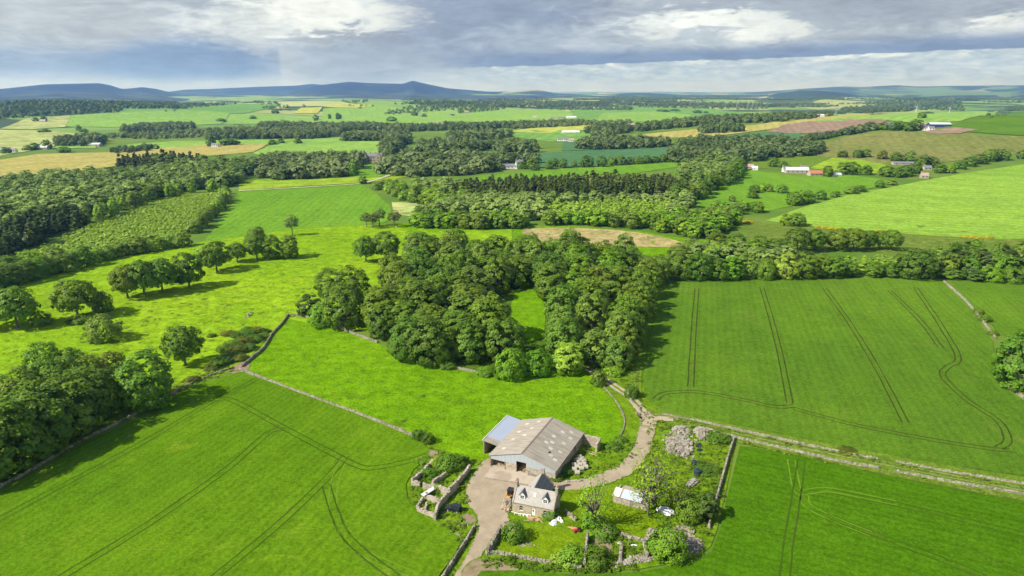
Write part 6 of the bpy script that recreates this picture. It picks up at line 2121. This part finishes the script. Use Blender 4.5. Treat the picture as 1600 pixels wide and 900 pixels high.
# ---- orange digger by the house
dg = root('mini_digger', at(797, 777, 250), 'small orange and yellow digger with black cab beside the farmhouse', 'digger')
for s in (-1, 1):
    b = MB()
    b.extrude([(-1.0, .05), (1.0, .05), (1.15, .3), (1.0, .52), (-1.0, .52), (-1.15, .3)], 'y', s * .75 - .2, s * .75 + .2)
    b.build('track', F['tyre'], dg)
b = MB()
b.box(-1.1, .7, -.75, .75, .6, 1.25)
bevel(b.build('body', F['orange'], dg), .1)
b = MB()
b.box(-.75, .75, -.55, .8, 1.25, 2.4)
cb = bevel(b.build('cab', F['black'], dg), .08)
b = MB()
b.box(-.28, .68, .805, .82, 1.45, 2.25)
b.build('window', F['glass'], cb)
b = MB()
b.box(-.82, .82, -.62, .87, 2.4, 2.5)
b.build('cab_roof', F['black'], cb)
b = MB()
b.tube([(.7, -.4, 1.0), (1.5, -.4, 2.0), (2.0, -.4, 1.6)], [.16, .14, .12], 6)
ar = b.build('boom', F['yellow'], dg)
b = MB()
b.tube([(2.0, -.4, 1.6), (2.3, -.4, .6)], [.13, .1], 6)
b.build('dipper', F['yellow'], ar)
b = MB()
b.extrude([(2.0, .65), (2.5, .7), (2.6, .35), (2.3, .05), (1.9, .25)], 'y', -.8, 0)
b.build('bucket', F['orange'], dg)

# ---- wrapped round bales
BALES = [(905, 717.5, 62, 'farthest wrapped bale, at the tip of the pile by the barn'), (909.5, 721, 62, 'second wrapped bale along the outer edge of the pile'), (912.5, 724.5, 62, 'third wrapped bale along the outer edge of the pile'),
         (901, 722, 62, 'wrapped bale nearest the barn wall at the back of the pile'), (904.5, 725.5, 62, 'wrapped bale in the middle of the pile behind the front pair'), (897, 729.5, 20, 'wrapped bale standing out towards the barn on the pile edge'),
         (906, 729.5, 20, 'wrapped bale just behind the broad front pair'), (912, 728.5, 20, 'wrapped bale at the outer corner above the broad front pair'), (901.5, 732.5, 20, 'wrapped bale behind the nearest one'),
         (897.5, 736.5, 20, 'wrapped bale left of the nearest one, towards the barn'), (908.5, 735, 20, 'inner one of the broad front pair of bales'), (915, 733, 20, 'outer one of the broad front pair of bales'), (902, 741.5, 20, 'nearest wrapped bale, apart at the front of the pile')]
first = None
for px, py, a, lb in BALES:
    if first is None:
        b = MB()
        n = 20
        b.tube([(-.64, 0, .66), (-.60, 0, .66), (.60, 0, .66), (.64, 0, .66)], [.56, .66, .66, .56], n)
        o = b.build('wrapped_bale', F['bale'], None, None, False)
        bevel(o, .05)
        first = o
    else:
        o = first.copy()
        COL.objects.link(o)
    o.matrix_world = at(px, py, a - 20 + rnd.uniform(-6, 6))
    o.scale = (1.05, 1.02, 1.02)
    tag(o, lb, 'bale', 'wrapped round bales beside the barn')

# ---- stacks and clutter
b = MB()
for i in range(9):
    b.rock((i * .5 - 2.2 + rnd.uniform(-.1, .1), rnd.uniform(-.2, .2), .3), (.34, .4, .3), rnd)
b.box(-2.6, 2.4, -.6, .6, 0, .12)
o = b.build('stone_pallet', F['pale_rock'])
o.matrix_world = at(898, 753.5, 8)
tag(o, 'pallet of pale dressed stones at the bend by the barn corner', 'pallet')

for i, (px, py, a, L, lb) in enumerate([(806, 806, -24, 3.6, 'white window frame leaning nearest the left house corner'), (813, 808, -18, 3.4, 'white window frame in the middle of the row before the house'), (820, 809, -12, 2.6, 'white window frame lying nearest the house door')]):
    b = MB()
    b.box(-L / 2, L / 2, -.05, .05, 0, .12)
    b.box(-L / 2, L / 2, -.05, .05, .9, 1.02)
    for x in np.linspace(-L / 2, L / 2 - .12, 4):
        b.box(x, x + .12, -.045, .045, .12, .9)
    o = b.build('window_frame', F['plastic'])
    o.matrix_world = at(px, py, a) @ Matrix.Rotation(-1.42 + .12 * i, 4, 'X')
    tag(o, lb, 'window frame', 'discarded window frames before the farmhouse')
b = MB()
for i in range(16):
    b.box(-1.5 + rnd.uniform(-.3, .3), 1.4 + rnd.uniform(-.3, .3), -.5 + (i % 5) * .22, -.33 + (i % 5) * .22, (i // 5) * .13, (i // 5) * .13 + .1)
o = b.build('timber_stack', F['wood'])
o.matrix_world = at(834, 812, -22)
tag(o, 'small stack of pale timber lying before the house door', 'timber stack')
for i, (px, py, a, L, tilt, lb) in enumerate([(838, 812, 40, 3.2, .35, 'timber beam propped slanting near the house door'), (843, 814, -50, 3.0, .2, 'timber beam crossing towards the shrub by the house'), (829, 815, 10, 3.2, .05, 'timber beam lying flat on the edge of the yard')]):
    b = MB()
    b.box(-L / 2, L / 2, -.09, .09, 0, .16)
    o = b.build('beam', F['wood' if i else 'terracotta'])
    o.matrix_world = at(px, py, a, .25) @ Matrix.Rotation(tilt, 4, 'Y')
    tag(o, lb, 'beam', 'loose beams before the farmhouse')


def lump(name, px, py, a, sx, sy, sz, mat, label, cat, n=26, group=None):
    """a crumpled sheet or sack over things: many facets, a real heap"""
    rg = random.Random(int(px * 7 + py))
    bm = bmesh.new()
    bmesh.ops.create_icosphere(bm, subdivisions=3, radius=1)
    for v in bm.verts:
        k = 1 + rg.uniform(-.22, .22)
        v.co = Vector((v.co.x * sx * k, v.co.y * sy * k, max(-.05, v.co.z) * sz * k))
    me = bpy.data.meshes.new(name)
    bm.to_mesh(me)
    bm.free()
    o = link_mesh(name, me, F[mat])
    o.matrix_world = at(px, py, a)
    return tag(o, label, cat, group)


lump('sack', 866, 817, 10, .7, .6, .8, 'plastic', 'white sack left of the pair right of the house shrub', 'sack', group='sacks by the house gable')
lump('sack', 873, 813, 30, .8, .6, 1.0, 'plastic', 'tallest white sack by the house gable', 'sack', group='sacks by the house gable')
lump('sack', 878, 816, 60, .5, .5, .7, 'plastic', 'smallest white sack by the house gable', 'sack', group='sacks by the house gable')
lump('tarpaulin', 864, 820, 0, 1.0, .7, .5, 'tarp_white', 'grey-white sheet bundled in front of the sacks', 'tarpaulin')
lump('tarpaulin', 896, 826, -15, 1.5, .5, .3, 'terracotta', 'orange sheet lying behind the red lawn tractor', 'tarpaulin')
lump('tarpaulin', 1040, 800, -35, 2.3, 1.5, 1.0, 'tarp_white', 'crumpled white sheet over a heap beside the tin-roofed shed', 'tarpaulin')
lump('tarpaulin', 1092, 697, 70, 1.6, .9, .6, 'black', 'black sheet crumpled below the wall-corner stone heap', 'tarpaulin')
lump('tarpaulin', 1093, 704, 30, 1.0, .8, .5, 'black', 'smaller black sheet just below the other black one', 'tarpaulin')
# lawn tractor
lt = root('lawn_tractor', at(902, 831, 200), 'red lawn tractor parked at the edge of the garden', 'lawn tractor')
b = MB()
b.box(.1, 1.0, -.35, .35, .35, .85)
bevel(b.build('bonnet', F['red'], lt), .08)
b = MB()
b.box(-.95, .1, -.4, .4, .3, .55)
bevel(b.build('body', F['red'], lt), .05)
b = MB()
b.box(-.7, -.2, -.25, .25, .56, .72)
b.box(-.78, -.66, -.25, .25, .72, 1.1)
b.build('seat', F['black'], lt)
for x, r in ((.75, .24), (-.6, .36)):
    for s in (-1, 1):
        b = MB()
        b.tube([(x, s * .4, r), (x, s * .62, r)], [r, r], 12)
        b.build('wheel', F['tyre'], lt)
b = MB()
b.tube([(.12, 0, .85), (-.05, 0, 1.1)], [.03, .03], 6)
b.tube([(-.05, .2, 1.1), (-.05, -.2, 1.1)], [.04, .04], 6)
b.build('steering_wheel', F['black'], lt)
# tanks and slabs in the rough ground
for px, py, s, lb in [(1084.5, 726, .85, 'smaller dark tank in the rough grass, nearer the stone heaps'), (1089.5, 742, 1.15, 'larger dark blue tank in the rough grass')]:
    tk = root('water_tank', at(px, py, 20), lb, 'tank', 'dark tanks in the rough grass')
    b = MB()
    b.tube([(0, 0, 0), (0, 0, .1), (0, 0, 1.3 * s), (0, 0, 1.5 * s)], [.75 * s, .85 * s, .85 * s, .5 * s], 16)
    b.build('body', F['tarp_dark'], tk)
    b = MB()
    b.tube([(0, 0, 1.5 * s), (0, 0, 1.62 * s)], [.3 * s, .28 * s], 12)
    b.build('lid', F['black'], tk)
for i, (px, py, a, lb) in enumerate([(1080, 756, 48, 'broad grey stone lintel lying below the dark tank'), (1086, 757, 48, 'narrow grey lintel beside the broad one below the tank')]):
    b = MB()
    b.box(-2.1, 2.1, -.7 + .35 * i, .7 - .35 * i, 0, .75 - .2 * i)
    o = bevel(b.build('stone_lintel', F['dry']), .06)
    o.matrix_world = at(px, py, a)
    tag(o, lb, 'stone lintel', 'stone lintels in the rough grass')
# post with a white cap, stone balls on the garden ruin
po = root('post', at(923, 803, 0), 'thin grey post with a white lamp head on the back lawn', 'post')
b = MB()
b.tube([(0, 0, -.3), (0, 0, 4.2)], [.1, .07], 8)
b.build('pole', F['old_wood'], po)
b = MB()
b.box(-.2, .2, -.12, .12, 4.2, 4.65)
b.build('lamp_head', F['white'], po)
lump('boulder', 968, 850, 0, .7, .6, .6, 'pale_rock', 'round pale boulder at the head of the wall stub', 'boulder')
lump('boulder', 984, 843, 0, .8, .7, .9, 'pale_rock', 'big pale boulder on the low wall of the back lawn', 'boulder')
lump('boulder', 991, 853, 0, .9, .4, .3, 'tarp_white', 'flat white stone on the grass of the rubble garden', 'boulder')

# ---- rough weeds: nobody could count the tufts
M['weed'] = mat_leaf('weeds', (.055, .110, .006), (.170, .240, .016), .2)
M['dry_weed'] = mat_leaf('dry_weeds', (.110, .140, .020), (.260, .260, .070), .2)
UW = unit_protos(5, 7, 7, 'dome', 1.5, 2600, base=.0)
woodland('weeds', 'rough weeds and long grass round the farmyard and along the walls', [
    ([(652, 690), (700, 706), (757, 722), (742, 745), (728, 775), (742, 800), (726, 840), (700, 832), (660, 806), (640, 782), (637, 758), (648, 736), (672, 714)], 1.7, (.3, .9), (.9, 1.5), 0, .7),
    ([(1012, 650), (1050, 662), (1146, 684), (1136, 740), (1115, 830), (1090, 872), (1030, 878), (1020, 840), (1030, 800), (1000, 770), (985, 745), (1008, 705)], 2.0, (.3, .8), (.9, 1.6), 0, .8),
    ([(870, 722), (905, 706), (955, 698), (975, 690), (1000, 690), (985, 725), (950, 742), (915, 752), (878, 757), (880, 735)], 1.9, (.3, .8), (.9, 1.5), 0, .6),
    ([(760, 870), (830, 880), (912, 892), (1000, 884), (1000, 890), (900, 897), (820, 892), (756, 886)], 1.2, (.4, 1.1), (.8, 1.3), 0, .5),
    ([(676, 930), (696, 890), (720, 845), (742, 822), (746, 826), (728, 860), (706, 900), (690, 935)], 1.2, (.3, .9), (.8, 1.4), .1, .6),
    ([(1000, 642), (994, 622), (972, 600), (955, 580), (965, 562), (1000, 575), (1003, 612), (1006, 636)], 2.0, (.3, .9), (.9, 1.5), .1, .8),
    ([(915, 845), (938, 832), (1005, 850), (1010, 866), (960, 880), (918, 885)], 1.5, (.3, .8), (.9, 1.4), 0, .6),
    ([(1032, 650), (1200, 686), (1340, 714), (1500, 744), (1640, 768), (1640, 772), (1500, 748), (1340, 718), (1200, 690), (1032, 655)], 1.6, (.3, .8), (.9, 1.5), .1, .8),
    ([(1150, 690), (1340, 731), (1500, 761), (1640, 788), (1640, 791), (1500, 764), (1340, 734), (1150, 694)], 1.6, (.3, .8), (.9, 1.5), .1, .8),
    ([(366, 577), (262, 622), (120, 697), (-30, 780), (-30, 770), (110, 680), (230, 625), (340, 575)], 1.9, (.3, 1.0), (.9, 1.6), 0, .7),
    ([(430, 602), (500, 629), (560, 651), (646, 685), (646, 688), (556, 653), (495, 632), (428, 604)], 1.2, (.25, .6), (.9, 1.5), .2, .9),
], M['weed'], 41, UW)
woodland('tussocks', 'darker tussocks scattered over the bright pastures', [
    ([(445, 500), (530, 518), (680, 570), (800, 592), (905, 576), (958, 625), (970, 680), (900, 710), (760, 722), (650, 680), (380, 578)], 5.2, (.12, .35), (1.4, 3.0), .1, .8),
    ([(0, 460), (200, 405), (460, 365), (560, 356), (570, 420), (530, 510), (450, 495), (375, 575), (230, 620), (0, 620)], 6.5, (.15, .45), (1.4, 3.2), .3, 1.0),
], M['weed'], 42, UW)

# yellow gorse on the strip below the lime field
M['gorse_bloom'] = mat_leaf('gorse_bloom', (.34, .30, .015), (.58, .50, .03), .1)
rng = np.random.default_rng(55)
for i, (px, py) in enumerate([(1166, 347), (1172, 348), (1278, 356), (1288, 357), (1298, 358), (1308, 359), (1372, 362), (1380, 363), (1508, 371), (1518, 372), (1530, 373), (1545, 372)]):
    me = KIND['bush'].var[i % 4][0].copy()
    me.materials.clear()
    me.materials.append(M['gorse_bloom'])
    o = bpy.data.objects.new('gorse_bush', me)
    COL.objects.link(o)
    p = G(px, py)
    o.location = (p[0], p[1], float(H(*p)))
    o.scale = (1.1, .8, .45)
    tag(o, f"gorse in yellow bloom, {ordinal(i)} from left on the strip below the lime field", 'shrub', 'yellow gorse below the lime field')
# ================================================================== houses, farms, pylons far off
F['far_stone'] = mat_masonry('far_stone', (.40, .35, .28), (.46, .41, .33), (.33, .29, .23), .8)
F['harl'] = mat_plain('white_harl', (.72, .70, .66), .8)
F['far_slate'] = mat_plain('far_slate', (.17, .17, .18), .6)
F['pan_red'] = mat_plain('red_pantile', (.42, .16, .09), .7)
F['roof_pink'] = mat_plain('pinkish_roof', (.36, .25, .21), .7)
F['blue_shed'] = mat_plain('blue_cladding', (.03, .05, .16), .5)
F['pale_roof'] = mat_plain('pale_sheet_roof', (.55, .57, .58), .5)


def house_at(name, px, py, w, d, e, r, ang, wall, roof, label, cat='house', wins=3, chim=1, group=None):
    p = G(px, py)
    o = empty(name, (p[0], p[1], float(H(*p))), math.radians(ang), label, cat, group)
    b = MB()
    b.box(-w / 2, w / 2, 0, d, -1, e)
    for x in (-w / 2, w / 2 - .3):
        b.extrude([(.01, e), (d - .01, e), (d / 2, r - .05)], 'x', x + .01, x + .29)
    b.build('wall', F[wall], o)
    sl = (r - e) / (d / 2)
    for s in (0, 1):
        q = MB()
        y0, y1 = (-.3, d / 2) if s == 0 else (d + .3, d / 2)
        z0 = e - .3 * sl
        q.extrude([(y0, z0), (y1, r), (y1, r + .15), (y0, z0 + .15)], 'x', -w / 2 - .15, w / 2 + .15)
        q.build('roof', F[roof], o)
    for i in range(wins):
        x = -w / 2 + w * (i + .5) / wins
        q = MB()
        q.box(x - .5, x + .5, -.06, .05, e * .35, e * .8)
        q.build('window', F['glass'], o)
    for i in range(chim):
        x = (-w / 2 + .5) if i == 0 else (w / 2 - .5)
        q = MB()
        q.box(x - .45, x + .45, d / 2 - .45, d / 2 + .45, r - .3, r + 1.3)
        q.build('chimney', F['chimney'], o)
    return o


# the mansion: a tall stone house with crow-stepped gables and a turret
p = G(583, 254)
ms = empty('mansion', (p[0], p[1], float(H(*p))), math.radians(4), 'tall grey stone mansion with gables and chimneys among the park trees', 'mansion')
b = MB()
b.box(-15, 13, 0, 11, -1, 9)
b.box(-17, -9, -2.5, 11.5, -1, 11)
b.box(4, 11, -2, 0, -1, 10)
b.extrude([(-16.9, 11), (-9.1, 11), (-13, 15.5)], 'y', -2.49, -2.1)
b.extrude([(4.1, 10), (10.9, 10), (7.5, 13.8)], 'y', -1.99, -1.6)
b.build('wall', F['far_stone'], ms)
q = MB()
q.extrude([(-.3, 8.9), (5.5, 13), (11.3, 8.9)], 'x', -8.9, 13.2)
q.build('roof', F['far_slate'], ms)
q = MB()
q.extrude([(-17.3, 10.8), (-13, 15.6), (-8.7, 10.8)], 'y', -2.05, 11.6)
q.build('roof', F['far_slate'], ms)
q = MB()
q.extrude([(3.7, 9.8), (7.5, 13.9), (11.3, 9.8)], 'y', -1.55, 5.5)
q.build('roof', F['far_slate'], ms)
q = MB()
q.tube([(-17, -2.5, -1), (-17, -2.5, 12.5)], [1.6, 1.6], 12)
tw = q.build('turret', F['far_stone'], ms)
q = MB()
q.tube([(-17, -2.5, 12.5), (-17, -2.5, 16.5)], [1.9, .05], 12)
q.build('turret_roof', F['far_slate'], tw)
for x, z in ((-13, 15), (-4, 12.5), (3, 12.5), (12.4, 12)):
    q = MB()
    q.box(x - .6, x + .6, 4.6, 6.2, z - 2, z + 2.6)
    q.build('chimney', F['chimney'], ms)
for x in (-13, -6, -2, 1.5, 7.5):
    for z in (2, 5.8):
        q = MB()
        yb = -2.55 if x == -13 else -2.05 if x == 7.5 else -.05
        q.box(x - .6, x + .6, yb, yb + .04, z, z + 1.9)
        q.build('window', F['glass'], ms)
house_at('garden_house', 604, 254, 10, 7, 5, 8.5, 4, 'far_stone', 'far_slate', 'low wing standing just right of the tall stone mansion')
for a in [
    ('lodge', 812, 264, 9, 8, 6.5, 11, 8, 'harl', 'far_slate', 'pale gabled lodge, the taller of two below the bluish field', 'house', 3, 2),
    ('lodge', 795, 264, 22, 7, 3.4, 6.4, 8, 'harl', 'far_slate', 'long low pale building joined beside the gabled lodge', 'house', 5, 2),
    ('cottage', 1169, 264, 14, 7, 3, 6, -10, 'far_stone', 'roof_pink', 'pinkish-roofed cottage beside the oak edge of the wood', 'house', 3, 1),
    ('cottage', 1179, 266, 8, 6, 2.6, 5, -10, 'harl', 'pale_roof', 'small pale shed beside the pinkish-roofed cottage', 'shed', 1, 0),
    ('steading', 1246, 271, 27, 7, 4, 7.2, -4, 'far_stone', 'pale_roof', 'long stone steading with pale roof on the eastern hillside', 'farm building', 5, 0),
    ('steading', 1256, 270, 8, 7, 4.6, 8.4, -4, 'far_stone', 'far_slate', 'gabled stone end house of the long steading', 'house', 2, 1),
    ('cottage', 1229, 269, 8, 7, 3.4, 6.5, -4, 'harl', 'far_slate', 'white cottage at the left end of the long steading', 'house', 2, 1),
    ('cottage', 1276, 275, 16, 8, 3, 6, 6, 'far_stone', 'pan_red', 'red-tiled building on the eastern hillside', 'farm building', 3, 0),
    ('shed', 1309, 276, 11, 6, 2.4, 4, 10, 'harl', 'pale_roof', 'small white shed right of the red-tiled building', 'shed', 1, 0),
    ('cottage', 1445, 279, 8, 6, 3.4, 6.4, -12, 'far_stone', 'roof_pink', 'square stone cottage among the hedgerow by the lime field', 'house', 2, 1),
    ('shed', 1412, 258, 26, 8, 2.6, 4.2, -8, 'far_stone', 'far_slate', 'long dark-roofed shed behind the hillside trees', 'shed', 3, 0),
    ('cottage', 1450, 266, 9, 6, 3, 5.6, -8, 'far_stone', 'far_slate', 'half-hidden cottage between the hillside trees', 'house', 2, 1),
    ('cottage', 1226, 242, 14, 8, 5, 9, 5, 'harl', 'far_slate', 'white house among the dark trees below the olive field', 'house', 3, 2),
    ('farm_shed', 1470, 199, 38, 16, 5.5, 8.4, -3, 'blue_shed', 'pale_roof', 'wide blue shed with pale roof at the hilltop farm', 'farm shed', 0, 0),
    ('farm_shed', 1447, 198, 22, 10, 4, 6.5, -3, 'far_stone', 'roof_pink', 'older low shed left of the blue one at the hilltop farm', 'farm shed', 2, 0),
    ('cottage', 1446, 204, 12, 8, 4.5, 8, -3, 'harl', 'far_slate', 'white house at the hilltop farm, nearest the trees', 'house', 3, 2),
    ('cottage', 1456, 204, 10, 7, 4.2, 7.4, -3, 'harl', 'far_slate', 'second white house at the hilltop farm, before the blue shed', 'house', 2, 1),
    ('cottage', 1390, 200, 14, 9, 5.5, 10, 0, 'far_stone', 'far_slate', 'grey farmhouse behind the hilltop trees', 'house', 3, 2),
    ('cottage', 8, 238, 16, 8, 4, 7.5, 5, 'harl', 'far_slate', 'white cottage leftmost above the straw field', 'house', 3, 2),
    ('cottage', 18, 239, 12, 8, 4, 7.5, 5, 'harl', 'far_slate', 'second white cottage above the straw field', 'house', 3, 1),
    ('cottage', 66, 234, 16, 9, 4, 7.5, 5, 'far_stone', 'pale_roof', 'grey cottage between two trees above the straw field', 'house', 3, 1),
    ('farm_shed', 146, 229, 22, 12, 4, 6.5, 0, 'far_stone', 'pale_roof', 'pale-roofed farm shed above the straw field', 'farm shed', 2, 0),
    ('cottage', 66, 191, 18, 9, 4, 8, 0, 'far_stone', 'roof_pink', 'lonely farm in the pale field below the ridge forest', 'house', 3, 1),
    ('cottage', 335, 230, 12, 8, 4, 7, 0, 'harl', 'far_slate', 'white cottage beside the dark tree on the green field edge', 'house', 3, 1),
    ('cottage', 684, 196, 40, 12, 4, 8, 0, 'harl', 'roof_pink', 'wide pale farm above the dark tree belt', 'farm building', 4, 0),
    ('farm_shed', 877, 186, 30, 12, 4.5, 7, 0, 'far_stone', 'far_slate', 'dark-roofed shed in the far hamlet', 'farm shed', 2, 0),
    ('farm_shed', 893, 185, 34, 14, 4.5, 7.5, 0, 'harl', 'pale_roof', 'white shed at the right end of the far hamlet', 'farm shed', 2, 0),
    ('cottage', 864, 187, 18, 9, 4, 8, 0, 'harl', 'far_slate', 'white house at the left end of the far hamlet', 'house', 3, 2),
    ('cottage', 836, 184, 16, 9, 4, 8, 0, 'harl', 'roof_pink', 'small house apart left of the far hamlet', 'house', 3, 1),
    ('cottage', 985, 198, 22, 10, 4, 7.5, 0, 'far_stone', 'roof_pink', 'stone farmhouse at the end of the straw strip', 'house', 3, 1),
    ('farm_shed', 998, 199, 20, 10, 4, 7, 0, 'far_stone', 'roof_pink', 'stone shed beside the farmhouse at the straw strip', 'farm shed', 2, 0),
    ('cottage', 1070, 191, 24, 10, 5, 9, 0, 'harl', 'roof_pink', 'pale house at the edge of the far wood strip', 'house', 3, 1),
    ('cottage', 876, 221, 12, 8, 4, 7.5, 0, 'harl', 'far_slate', 'white house behind the parkland, leftmost of three', 'house', 3, 1),
    ('cottage', 885, 221, 10, 8, 4, 7.5, 0, 'harl', 'far_slate', 'white house behind the parkland, middle of three', 'house', 3, 1),
    ('cottage', 893, 222, 10, 7, 3.6, 6.8, 0, 'harl', 'roof_pink', 'pale house behind the parkland, last of three', 'house', 3, 1),
    ('farm_shed', 892, 208, 40, 12, 3, 5.5, 0, 'harl', 'pale_roof', 'long white sheds between two tree belts', 'farm shed', 3, 0),
    ('cottage', 775, 212, 14, 8, 4, 8, 0, 'far_stone', 'far_slate', 'grey house half hidden in the far woods', 'house', 3, 2),
    ('cottage', 1222, 182, 30, 12, 4.5, 8, 0, 'harl', 'far_slate', 'white farm on the plain beyond the straw strip', 'house', 3, 2),
    ('farm_shed', 1280, 183, 46, 14, 4.5, 7, 0, 'harl', 'pale_roof', 'white shed beside the ploughed field ridge', 'farm shed', 3, 0),
    ('cottage', 655, 180, 20, 10, 4, 8, 0, 'harl', 'far_slate', 'white farm beside trees on the far green slope', 'house', 3, 1),
    ('cottage', 730, 176, 24, 10, 4, 8, 0, 'far_stone', 'roof_pink', 'farm at the foot of the far wood', 'house', 3, 1),
]:
    house_at(*a)
# single trees over the far fields
rng = np.random.default_rng(77)
FT = ([(10, 240, 10, 7), (45, 235, 9, 8), (55, 234, 12, 7), (74, 233, 16, 7), (100, 238, 9, 9), (56, 190, 12, 9), (68, 189, 18, 9), (123, 204, 14, 6), (130, 206, 8, 10), (70, 207, 8, 12), (345, 190, 10, 14), (395, 186, 12, 12),
                                   (494, 189, 22, 8), (515, 186, 20, 6), (528, 187, 24, 7), (531, 186, 20, 7), (430, 177, 16, 14), (612, 190, 16, 14), (648, 181, 18, 14), (663, 183, 14, 10), (505, 196, 12, 12), (528, 198, 12, 9), (330, 229, 20, 8), (355, 227, 13, 12), (366, 226, 12, 10), (426, 226, 10, 7), (439, 224, 9, 6), (466, 224, 10, 7),
                                   (1036, 175, 12, 26), (1055, 174, 12, 22), (1089, 177, 14, 18), (1102, 177, 10, 12), (1312, 178, 13, 20), (1386, 174, 12, 12), (1358, 178, 13, 16), (1340, 176, 12, 18), (1450, 178, 10, 18), (1548, 176, 9, 14)])
for nm, sel in (('nearer farmland', [t for t in FT if t[1] >= 202]), ('far farmland', [t for t in FT if t[1] < 202])):
    for i, (px, py, h, R) in enumerate(sorted(sel)):
        tree('far', px, py, h, R, ['dark green', 'mid green'][i % 2], f"single {['dark green', 'mid green'][i % 2]} tree, {ordinal(i)} from left of those scattered over the {nm}", 'single trees over the ' + nm, name='field_tree')


def pylon(px, py, h, label, turbine=False):
    p = G(px, py)
    a = math.atan2(p[0], p[1])
    nm = 'wind_turbine' if turbine else 'pylon'
    o = empty(nm, (p[0], p[1], float(H(*p))), -a, label, 'wind turbine' if turbine else 'pylon', 'wind turbines' if turbine else 'power pylons')
    if turbine:
        b = MB()
        b.tube([(0, 0, -1), (0, 0, h)], [h * .045, h * .025], 10)
        b.build('tower', F['white'], o)
        b = MB()
        b.box(-h * .03, h * .03, -h * .07, h * .07, h, h + h * .06)
        b.build('nacelle', F['white'], o)
        for k in range(3):
            an = k * 2 * PI / 3 + .4
            b = MB()
            c = Vector((0, -h * .09, h + h * .03))
            d = Vector((math.sin(an), 0, math.cos(an)))
            b.tube([c, c + d * h * .2, c + d * h * .5], [h * .018, h * .024, h * .006], 6)
            b.build('blade', F['white'], o)
    else:
        b = MB()
        w = h * .11
        for sx in (-1, 1):
            for sy in (-1, 1):
                b.tube([(sx * w, sy * w, -1), (sx * w * .3, sy * w * .3, h * .6), (sx * w * .15, sy * w * .15, h)], [.35, .3, .25], 4)
        for i in range(7):
            z0, z1 = h * i / 8, h * (i + 1) / 8
            k0, k1 = w * (1 - .7 * min(1, z0 / h / .6)), w * (1 - .7 * min(1, z1 / h / .6))
            for s in (-1, 1):
                b.tube([(-k0, s * k0, z0), (k1, s * k1, z1)], [.2, .2], 4, cap=False)
                b.tube([(k0, s * k0, z0), (-k1, s * k1, z1)], [.2, .2], 4, cap=False)
        b.build('lattice_tower', F['steel'], o)
        for z, l in ((.66, .18), (.8, .22), (.93, .15)):
            b = MB()
            b.tube([(-h * l, 0, h * z), (0, 0, h * z + .8), (h * l, 0, h * z)], [.2, .5, .2], 4)
            b.build('cross_arm', F['steel'], o)


pylon(1151, 170, 48, 'tallest lattice pylon on the plain, leftmost of the three')
pylon(1168, 169, 40, 'middle lattice pylon on the plain')
pylon(1176, 168, 40, 'rightmost of the three lattice pylons on the plain')
pylon(1306, 179, 36, 'lattice pylon apart, beyond the ploughed field')
pylon(1431, 176, 26, 'white wind turbine behind the sunlit ridge, nearest the hilltop trees', True)
pylon(1483, 177, 22, 'white wind turbine on the crest right of the blue shed', True)
